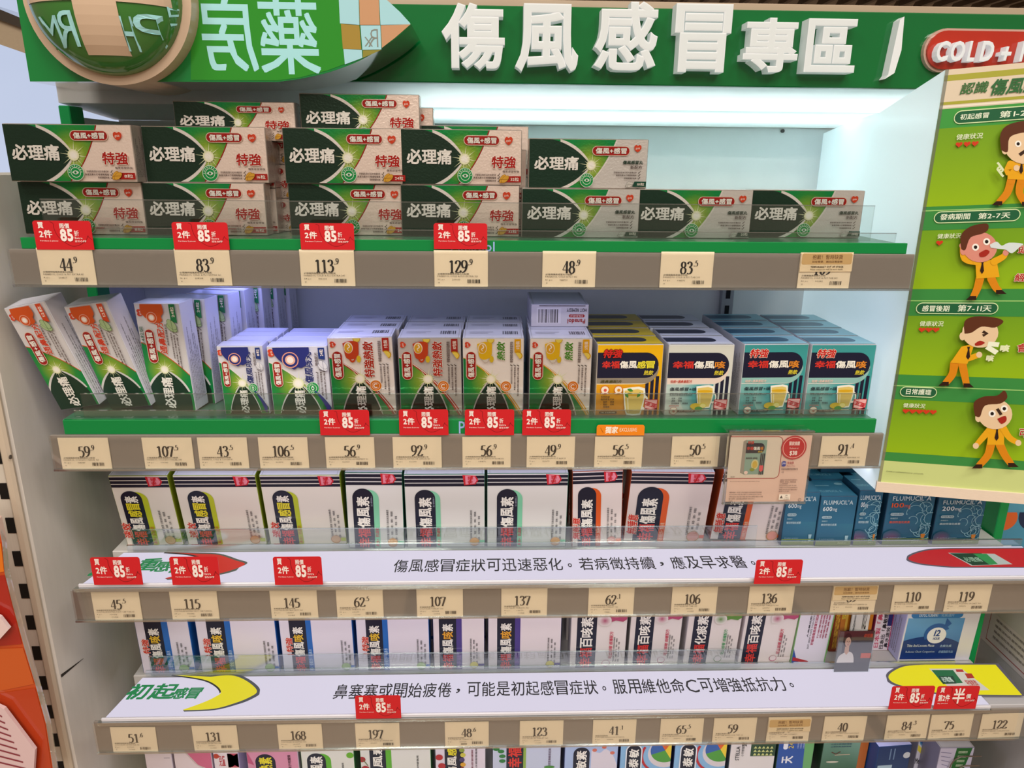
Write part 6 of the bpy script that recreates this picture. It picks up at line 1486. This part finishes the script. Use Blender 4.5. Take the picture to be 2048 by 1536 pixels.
def price_tag(n, u0, u1, v, price, zh, en, pc, code, core='', oos=False, note='', tiltz=0.0, slip_only=False):
    sh = SH[n]; Y = sh['yr'] - 0.0016
    x0 = aty(u0, v, Y)[0]; zb_ = Z(sh['zb'] + 0.0012)
    lab = f'cream price tag reading {price_words(price)} on the {SHN[n]} rail{note}' if not oos else f'cream price tag with its price covered by an out-of-stock slip on the {SHN[n]} rail'
    M = Matrix.Translation((x0, Y, zb_)) @ Matrix.Rotation(math.radians(tiltz), 4, 'Y')
    b_ = MB(); b_.box((0, 0, 0), (TW, 0.0006, TH), hx('#fcecd0'), 'paper')
    nb = 24
    for i in range(nb):                                        # perforated edge
        z_ = TH * (i + .5) / nb
        b_.face([(0, 0.0003, z_ - TH / nb * .28), (-0.00045, 0.0003, z_), (0, 0.0003, z_ + TH / nb * .28)], hx('#fcecd0')); b_.face([(TW, 0.0003, z_ - TH / nb * .28), (TW + 0.00045, 0.0003, z_), (TW, 0.0003, z_ + TH / nb * .28)], hx('#fcecd0'))
    o = tag(b_.build('price_tag', None, M), lab, 'price tag', 'price tags along the shelf rails')
    a = Art(TW, TH, fin='paper', lift=1e-4)
    w = price.split('.')
    qh = a.h / a.L; hgt = 0.355
    a.part('price_figure'); total = len(w[0]) * .5 * hgt * qh; s0 = -0.015 + (0.37 if len(w) > 1 else 0.33) + 0.06 * (2 - len(w[0])) - (0.05 if len(w) > 1 and len(w[0]) == 3 else 0)
    x = digits(a, w[0], s0 + 0.02, 0.27, hgt)
    if len(w) > 1: digits(a, '.' + w[1], x + 0.01, 0.235, 0.165)
    a.part(None); a.part('small_print')
    a.small(zh, 0.06, 0.625, 0.06 + 0.042 * len(zh), 0.672, '#4a4030', .01); a.small(en, 0.06, 0.69, 0.06 + min(.8, 0.027 * len(en)), 0.735, '#4a4030', -0.005)
    a.small(pc, 0.06, 0.785, 0.06 + 0.026 * len(pc), 0.83, '#5a503c', 0); a.small(code, 0.33, 0.785, 0.48, 0.825, '#5a503c', 0); a.small('W', 0.07, 0.875, 0.10, 0.915, '#5a503c', 0)
    if core: a.small(core, 0.36, 0.88, 0.50, 0.92, '#5a503c', 0)
    a.part(None); a.part('barcode'); a.bars(0.62, 0.80, 0.86, 0.905, '#3a3328', 13, int(code[-3:]) if code[-3:].isdigit() else 3); a.part(None)
    for n_, m_ in a.parts.items():
        if m_.f: m_.build(n_, o)
    if oos:
        so = thing('out_of_stock_slip', f'tan temporarily-out-of-stock slip on the {SHN[n]} shelf rail', 'notice', Matrix.Translation((x0 + 0.0003, Y - 0.0011, zb_ + TH * (0.46 if n != 4 else 0.40))) @ Matrix.Rotation(math.radians(tiltz - 0.6), 4, 'Y'), 'out-of-stock slips')
        b_ = MB(); b_.box((0, 0, 0), (TW, 0.0005, TH * 0.54), hx('#f3dfbb'), 'paper'); ca_ = b_.build('slip', so)
        a = Art(TW, TH * .54, fin='paper', lift=1e-4); a.pill(.02, .04, .98, .62, '#cdaa72', .1); a.text('抱歉！暫時缺貨', .22, .12, .80, .36, '#7a5228', .02); a.small('如有需要，請向店員查詢', .22, .42, .80, .54, '#8a6438', .02)
        a.text('TEMPORARILY OUT OF STOCK', .2, .70, .83, .79, '#3a2c1c', .05, res=1); a.small('Please contact our staff for more details', .2, .84, .82, .91, '#5a4a34', .02); a.finish('slip_print', ca_)
def discount_card(n, u0, u1, v0, v1, near, kind='85', w_px=None):
    sh = SH[n]; Y = sh['yr'] - 0.0024
    if n in (3, 4): Y = 0.748
    x0, x1 = aty(u0, v1, Y)[0], aty(u1, v1, Y)[0]; zb_, z1_ = aty(u0, v1, Y)[2], aty(u0, v0, Y)[2]; w, h = x1 - x0, z1_ - zb_
    red = '#cf2028' if kind != 'ex' else '#f08a1c'
    lab = {'85': f'red discount card standing above the {near} tag on the {SHN[n]} shelf', 'half': 'red half-price second-item card above the seventy-five tag', 'ex': 'small orange exclusive card above the fifty-six point five tag'}[kind]
    so = thing('discount_card', lab, 'promotion card', Matrix.Translation((x0, Y, zb_)), 'promotion cards on the shelf rails')
    r = 0.0028; P = [(0, 0, -0.002), (w, 0, -0.002)] + [(w - r + r * math.cos(t_), 0, h - r + r * math.sin(t_)) for t_ in (i * math.pi / 16 for i in range(9))] + [(r + r * math.cos(t_), 0, h - r + r * math.sin(t_)) for t_ in (math.pi / 2 + i * math.pi / 16 for i in range(9))]
    b_ = MB(); b_.prism(P, (0, 0.0006, 0), hx(red), 'card'); ca_ = b_.build('card', so)
    a = Art(w, h, fin='card', lift=1e-4); q = a.h / a.L
    if kind == 'ex':
        a.text('獨家', .18, .18, .44, .92, '#fdf2e2', .05, .1); a.text('EXCLUSIVE', .48, .32, .84, .72, '#fbe6cc', .02); a.line(smooth([(.08, .3), (.1, .5), (.14, .85)], 4), .04, '#a85a14')
    else:
        a.part('smile_line'); a.line(smooth([(.30, .04), (.355, .10), (.36, .30), (.42, .62), (.60, .92), (.75, .90), (.88, .72), (.925, .55), (.935, .60), (.99, .70)], 5), .016, '#7c1218'); a.part('offer_lettering')
        Wt = '#f8ece6'
        if kind == '85':
            a.text('買', .085, .06, .18, .28, Wt, .055); a.text('2件', .09, .35, .31, .63, Wt, .05); a.small('Purchase 2 pieces', .09, .72, .40, .78, Wt, .03)
            a.text('照價', .46, .10, .63, .28, Wt, .04); a.text('85', .46, .32, .665, .74, Wt, .07); a.text('折', .70, .36, .78, .56, Wt, .03); a.small('Extra', .70, .60, .83, .67, Wt, .03); a.small('15%OFF', .70, .72, .89, .79, Wt, .03)
        else:
            a.text('買', .085, .06, .18, .28, Wt, .055); a.text('第2件', .06, .38, .33, .68, Wt, .05); a.small('Buy the 2nd', .07, .76, .30, .82, Wt, .03); a.text('半', .40, .10, .67, .78, Wt, .05); a.text('價', .71, .36, .82, .56, Wt, .04); a.small('50%OFF', .70, .62, .92, .70, Wt, .03)
    a.finish('card_print', ca_) if a.main.f else [m_.build(n_, ca_) for n_, m_ in a.parts.items() if m_.f]
for u0, u1, v, p_, zh, en, pc_, code in ((78, 189, 533, '44.9', '必理痛特強傷風感冒丸8粒裝', 'PANADOL COLD & FLU EXTRA 8S', '8 pc', '204867'), (351.5, 461, 533, '83.9', '必理痛特強傷風感冒丸16粒裝', 'PANADOL COLD & FLU EXTRA 16S', '16 pc', '208314'),
        (600.5, 710.5, 533, '113.9', '必理痛特強傷風感冒丸24粒裝', 'PANADOL COLD & FLU EXTRA 24S', '24 pc', '195305'), (868.5, 975, 533, '129.9', '必理痛特強傷風感冒丸32粒裝', 'PANADOL COLD & FLU EXTRA 32S', '32 pc', '200093'),
        (1085, 1189.5, 538, '48.9', '必理痛傷風感冒丸10粒裝', 'PANADOL COLD & FLU 10S', '10 pc', '988790'), (1321, 1424, 538, '83.5', '必理痛傷風感冒丸20粒', 'PANADOL COLD & FLU TAB 20S', '20 pc', '914572')):
    price_tag(1, u0, u1, v, p_, zh, en, pc_, code)
price_tag(1, 1598, 1702, 540, '109', '必理痛傷風感冒丸30粒', 'PANADOL COLD & FLU TAB 30S', '30 pc', '912582', oos=True)
for u0, u1, p_, zh, en, pc_, code, note in ((119.3, 219, '59.9', '必理痛傷風感冒通鼻配方12粒裝', 'PANADOL COLD&FLU NASAL 12S', '12 pc', '738787', ''), (286.4, 385.5, '107.5', '必理痛傷風感冒通鼻配方24粒裝', 'PANADOL COLD&FLU NASAL 24S', '24 pc', '736183', ''),
        (396.8, 495.6, '43.5', '必理痛傷風咳丸特效配方8粒裝', 'PANADOL COLD & COUGH 8S', '8 pc', '209213', ''), (518, 616, '106.5', '必理痛傷風咳丸特效配方24粒裝', 'PANADOL COLD & COUGH 24S', '24 pc', '204313', ''),
        (651.4, 749, '56.9', '必理痛傷風感冒特強熱飲檸檬5包', 'PANADOL C&F EXTRA HOTREMEDY 5S', '5 pc', '323969', ' under the red-mug carton'), (786, 882.5, '92.9', '必理痛傷風感冒特強熱飲檸檬10包', 'PANADOL EXTRA HR LEMON 10S', '10 pc', '326249', ''),
        (925, 1020, '56.9', '必理痛傷風感冒熱飲蜜糖檸檬5包', 'PANADOL C&F HR LEMON W HONEY5S', '5 pc', '319871', ' under the yellow-mug carton'), (1053.6, 1148, '49.9', '必理痛傷風感冒熱飲檸檬5包', 'PANADOL C&F LEMON HOT REM 5S', '5 pc', '323670', ''),
        (1189.4, 1284, '56.5', '幸福特強傷風熱飲柑桔味5包裝', 'COLTALIN HOT REMEDY CITRUS 5S', '5 pc', '923581', ''), (1343, 1438, '50.5', '幸福傷風咳熱飲5片裝', 'COLTALIN COUGH HOTREM 5S', '5 pc', '998066', ''), (1640.6, 1734.6, '91.4', '特強幸福傷風咳熱飲10包裝', 'COLTALIN COUGH HOT REM MAX 10S', '10 pc', '381772', '')):
    price_tag(2, u0, u1, 903, p_, zh, en, pc_, code, note=note)
for u0, u1, v, p_, zh, en, pc_, code, core in ((185, 280, 1206, '45.5', '幸福速效傷風感冒素8片裝', 'COLTALIN EXTRA FAST C&F TAB 8S', '8 pc', '756458', 'CORE'), (341, 435, 1206, '115', '幸福速效傷風感冒素24片裝', 'COLTALIN EXTRA FAST C&F TAB24S', '24 pc', '756486', 'CORE'),
        (541, 634, 1205, '145', '幸福速效傷風素36片裝', 'COLTALIN EXTRA FAST 36S', '36 pc', '681957', 'CORE'), (673, 765.6, 1203, '62.5', '幸福傷風素12片裝', 'COLTALIN TABLETS 12S', '12 pc', '610077', '1 CORE'),
        (833.4, 925, 1201, '107', '幸福傷風素24片', 'COLTALIN TABLET 24S', '24 pc', '147868', 'CORE'), (1002.8, 1094, 1201, '137', '幸福傷風素36片', 'COLTALIN TABLETS 36S', '36 pc', '614073', 'CORE'),
        (1177, 1267.5, 1200, '62.1', '幸福無睡意傷風素12片裝', 'COLTALIN ND TABLET 12S', '12 pc', '319861', '2'), (1343.8, 1434, 1197, '106', '幸福無睡意傷風素24片裝', 'COLTALIN ND TAB 24S', '24 pc', '340283', 'CORE'),
        (1497.6, 1586.8, 1196, '136', '幸福無睡意傷風素36片', 'COLTALIN ND TABLETS 36S', '36 pc', '631093', 'CORE')):
    price_tag(3, u0, u1, v, p_, zh, en, pc_, code, core)
price_tag(3, 1664, 1754, 1194, '69', '美古熱檸檬10包', 'MERCHAM POWDER HOT LEMON 10S', '10 pc', '526621', oos=True)
price_tag(3, 1786, 1874, 1193, '110', '樂欣特強化痰素10粒', 'FLUIMUCIL 600MG 10S', '10 pc', '600224', tiltz=-.6); price_tag(3, 1892.5, 1981, 1193, '119', '樂欣化痰素200毫克', 'FLUIMUCIL A 200MG SACHET 30S', '30 pc', '230476')
for u0, u1, v, p_, zh, en, pc_, code, core, tz in ((222, 313, 1475, '51.6', '幸福特強傷風感冒素8粒', 'COLTALIN GF EXTRA 8S', '8 pc', '727227', 'CORE', 1.0), (385.5, 474.8, 1472, '131', '幸福特強傷風感冒素24片裝', 'COLTALIN GF EXTRA 24S', '24 pc', '784497', 'CORE', 0),
        (555.7, 643.6, 1470, '168', '幸福特強傷風感冒素36片裝', 'COLTALIN GF EXTRA 36S', '36 pc', '681957', 'CORE', 0), (711, 798, 1467, '197', '幸福特強傷風感冒素48片裝', 'FORTUNE COLTALIN GF EXTRA 48S', '48 pc', '432853', '', 0),
        (890, 977, 1462, '48.6', '幸福傷風咳素8粒裝', 'COLTALIN GP TABLET 8S', '8 pc', '257733', '1', 0), (1039.7, 1125.6, 1460, '123', '幸福傷風咳素24粒裝', 'COLTALIN GP TABLET 24S', '24 pc', '253292', '1 CORE', 0),
        (1186, 1271, 1457, '41.1', '幸福百咳素8粒', 'FORTUNE DECACOLD B TAB 8S', '8 pc', '437878', '', 0), (1321, 1405, 1455, '65.5', '幸福百咳素10粒裝', 'FORTUNE DECACOLD B TAB 10S', '10 pc', '515876', '', 0),
        (1427.5, 1513.8, 1452, '59', '幸福化痰素16粒', 'FORTUNE EXLACOLD TAB 16S', '16 pc', '817762', '', 0)):
    price_tag(4, u0, u1, v, p_, zh, en, pc_, code, core, tiltz=tz)
price_tag(4, 1536, 1620, 1450, '88', '日夜感冒靈中24', 'COATAL COLD TAB COLD&FLU', '12 pc', '532401', oos=True)
for u0, u1, v, p_, zh, en, pc_, code, tz in ((1647.9, 1732.5, 1449, '40', '東方大藥感冒膠囊10粒裝', 'EAST GREAT PONTE COLD-CAPSULE-P', '10 pc', '178826', 0), (1774, 1859, 1446, '84.3', '樂欣化痰藥片30片裝', 'MUCINEX MUCUS TABLETS 30S', '30 pc', '523236', -.8), (1862, 1946, 1446, '75', '日夜感冒膠囊', 'DAY AND NIGHT COLD TABLET 30S', '30 pc', '632173', -1.2), (1963, 2045.6, 1444, '122', '樂欣化痰藥片60片', 'MUCUS RELIEF TABLETS 60S', '60 pc', '632266', -.8)):
    price_tag(4, u0, u1, v, p_, zh, en, pc_, code, tiltz=tz)
for n, u0, u1, v0, v1, nr in ((1, 73, 188, 441, 495, 'forty-four'), (1, 348.5, 459, 444, 495, 'eighty-three'), (1, 602, 709.5, 446, 495, 'one-hundred-thirteen'), (1, 868, 974.5, 446, 494, 'one-hundred-twenty-nine'),
                              (2, 641, 740, 820, 867, 'red-mug fifty-six'), (2, 799, 897, 819, 867, 'ninety-two'), (2, 930, 1028, 819, 867, 'yellow-mug fifty-six'), (2, 1044.5, 1141, 819, 867, 'forty-nine'),
                              (3, 188, 286, 1115, 1167, 'forty-five'), (3, 345, 441, 1114, 1167, 'one-hundred-fifteen'), (3, 550, 646, 1114, 1167, 'one-hundred-forty-five'), (3, 1508, 1600.5, 1120, 1165, 'one-hundred-thirty-six'),
                              (4, 712, 802.5, 1392, 1435, 'one-hundred-ninety-seven'), (4, 1777, 1862, 1373, 1416, 'eighty-four')):
    discount_card(n, u0, u1, v0, v1, nr)
discount_card(4, 1867, 1951, 1373, 1416, '', 'half'); discount_card(2, 1193, 1288.5, 850, 868, '', 'ex')

# ------------------------------------------------------------------ pink leaflet in its clear holder on the second rail
lh = thing('leaflet_holder', 'clear holder with pink redemption leaflet clipped over the second shelf rail', 'sign holder')
YL = 0.745
la, lb_ = aty(1449, 1006, YL), aty(1628, 862, YL); W, H = lb_[0] - la[0], lb_[2] - la[2]
b_ = MB(); b_.box((la[0] + 0.001, YL + 0.001, la[2] + 0.001), (lb_[0] - 0.0005, YL + 0.0016, lb_[2] - 0.0055), hx('#f4d2c2'), 'paper'); lf = b_.build('leaflet', lh)
a = Art(W, H, (la[0], YL + 0.001, la[2]), fin='paper', lift=1e-4)
a.pill(-.02, .075, .645, .66, '#b04a48', .07, 8, (1, 1, 0, 0)) ; a.pill(-.02, .085, .635, .65, '#e9dccb', .06, 8, (1, 1, 0, 0))
a.part('product_picture'); a.poly([(.16, .14), (.20, .12), (.20, .60), (.155, .575)], '#a39c90')
a.rect(.20, .125, .45, .60, '#8fb0a2'); a.pill(.0 + .20, .165, .425, .305, NAVY, .06, 8, (1, 1, 0, 0)); a.text('特強', .215, .135, .29, .18, '#c8322a', .05, .2); a.text('幸福傷風咳', .21, .215, .41, .26, '#e6e0d4', .05, cols=CC); a.text('熱飲', .35, .27, .405, .295, '#d9b83a', .03); a.small('傷風感冒+咳特強', .21, .36, .35, .385, '#2c3440', .04); a.ell(.325, .46, .045, .07, '#dcd49a'); a.ell(.325, .46, .03, .05, '#d9b84a'); a.ell(.30, .53, .03, .022, '#8fa03c')
for i in range(3): a.rect(.385 + i * .02, .305, .397 + i * .02, .60, NAVY)
a.poly([(.383, .47), (.43, .47), (.43, .54), (.405, .56), (.383, .54)], '#d8585c'); a.disc(.225, .57, .025, '#e6c9bc'); a.part(None)
a.part('price_roundel'); a.disc(.78, .225, .165, '#b83a3c'); a.disc(.78, .225, .145, '#ecb4a8'); a.disc(.78, .225, .137, '#bb2f33'); a.text('獨家換購', .715, .14, .845, .195, '#f2d9d0', .04); a.small('Redeem at', .73, .22, .835, .245, '#f0c9c0', .02); a.text('$38', .735, .27, .825, .335, '#f7e6de', .06); a.part(None)
a.pill(.655, .41, .705, .485, '#33449a', .02); a.text('yuu', .662, .43, .70, .46, '#e6e0f0', .03); a.text('會員價', .72, .415, .80, .45, '#b0525a', .02); a.small('Member Price', .72, .465, .82, .485, '#b0525a')
a.small('特強幸福傷風咳熱飲5包', .655, .505, .86, .535, '#5a4048'); a.small('一件', .655, .55, .69, .575, '#5a4048'); a.small('Reference price only for each excluded Cough medication Hotrem', .04, .68, .40, .70, '#8a6058'); a.small('圖片只供參考', .04, .615, .09, .635, '#6a5a54')
for i, tx in enumerate(('換購優惠只適用於會員憑手機應用程式', '數量有限，售完即止，詳情請向店員', 'yuu 查詢條款', 'REDEEM WITH yuu APP OR CARD', 'SUBJECT TO STOCK AVAILABILITY', 'WHILE STOCKS LAST TERMS APPLY', 'REFER TO yuu APP')): a.small(tx, .655, .66 + i * .027, .655 + .0125 * len(tx) * (1 if i < 3 else .62), .68 + i * .027, '#7a5a54')
for i, tx in enumerate(('優惠期由一月至三月在指定分店及指定門店供應', 'ALL PRICES AND OFFERS ARE SUBJECT TO CHANGE WITHOUT NOTICE', 'OFFER VALID AT SELECTED STORES ONLY FOR A LIMITED PERIOD OF TIME', '圖片只供參考，產品及贈品以實物為準 TERMS APPLY', 'T23456')): a.small(tx, .04, .83 + i * .03, .04 + (.40, .40, .42, .32, .05)[i], .85 + i * .03, '#6a544e')
a.rect(.66, .865, .80, .945, '#e9dccb'); a.poly([(.67, .925), (.69, .88), (.71, .925)], '#5a504a'); a.small('MIX', .74, .875, .765, .89, '#5a504a'); a.small('Paper', .735, .9, .78, .915, '#5a504a'); a.small('FSC C002931', .72, .925, .785, .938, '#5a504a'); a.ring(.92, .945, .022, .005, '#6a544e', 12); a.small('2', .916, .933, .924, .957, '#6a544e')
a.finish('leaflet_print', lf)
b_ = MB(); b_.box((la[0] - 0.003, YL - 0.0012, la[2] - 0.0015), (lb_[0] + 0.001, YL, lb_[2]), WHITE, 'cover'); b_.box((la[0] - 0.003, YL + 0.002, la[2] - 0.0015), (lb_[0] + 0.001, YL + 0.0032, lb_[2]), WHITE, 'acrylic')
b_.box((la[0] - 0.003, YL, la[2] - 0.0015), (lb_[0] + 0.001, YL + 0.002, la[2] - 0.0005), WHITE, 'acrylic_edge'); b_.box((la[0] - 0.003, YL - 0.0012, la[2] - 0.0015), (la[0] - 0.0022, YL + 0.0032, lb_[2]), WHITE, 'acrylic_edge'); b_.build('clear_sleeve', lh)
b_ = MB(); b_.box((la[0] - 0.003, YL + 0.0032, lb_[2] - 0.004), (lb_[0] + 0.001, 0.7722, lb_[2] - 0.0028), WHITE, 'acrylic'); b_.box((la[0] - 0.003, YL - 0.0012, lb_[2] - 0.0012), (lb_[0] + 0.001, YL + 0.0032, lb_[2]), WHITE, 'acrylic_edge'); b_.build('hook', lh)

# ------------------------------------------------------------------ red and orange packet display past the side divider
od = thing('packet_display', 'orange and red plastic-wrapped packet hanging past the side divider', 'packaging')
YO = 0.700
edge = [(-6, 1040), (4, 1085), (9, 1145), (26, 1213), (47, 1290), (70, 1367), (92, 1448), (107, 1545)]
def op(u, v, off=0.0): return tuple(aty(u, v, YO - off))
b_ = MB(); b_.prism([op(-90, 985)] + [op(*e_) for e_ in edge] + [op(-90, 1560)], (0, 0.008, 0), hx('#c24a1c'), 'gloss', hx('#d9b9a8')); bo = b_.build('wrapper', od)
b_ = MB()
for uv, c in ((((-90, 1000), (2, 1088), (8, 1143), (-90, 1165)), '#e0761a'), (((-90, 1165), (9, 1150), (25, 1215), (44, 1288), (-90, 1300)), '#a8281c'), (((-90, 1300), (46, 1296), (68, 1368), (-90, 1400)), '#c85a22'), (((-90, 1400), (70, 1376), (90, 1450), (104, 1545), (-90, 1560)), '#b8401e')):
    b_.face([op(u, v, 0.0006) for u, v in uv], hx(c), 'gloss')
b_.build('wrapper_print', bo)
b_ = MB(); b_.prism([op(u, v, 0.010) for u, v in ((-90, 1372), (8, 1418), (70, 1500), (66, 1560), (-90, 1560))], (0, 0.004, 0), hx('#dcbfc0'), 'paper'); pcard = b_.build('info_card', od)
b_ = MB()
for i in range(9):
    b_.face([op(u, v, 0.0104) for u, v in ((-40, 1410 + i * 13), (4 + i * 6, 1432 + i * 13), (4 + i * 6, 1435 + i * 13), (-40, 1413 + i * 13))], hx('#8a3a44'), 'paper')
b_.build('card_lines', pcard)
b_ = MB(); b_.prism([op(u, v, 0.010) for u, v in ((-90, 1190), (0, 1235), (18, 1258), (0, 1278), (-90, 1290))], (0, 0.004, 0), hx('#e2c9c6'), 'paper'); b_.build('price_flag', od)
b_ = MB(); b_.prism([op(u, v, 0.0005) for u, v in ((2, 1060), (10, 1080), (16, 1140), (34, 1210), (56, 1290), (79, 1367), (101, 1448), (116, 1545), (107, 1545), (92, 1448), (70, 1367), (47, 1290), (26, 1213), (9, 1145), (4, 1085))], (0, 0.002, 0), WHITE, 'acrylic'); b_.build('clear_flange', bo)
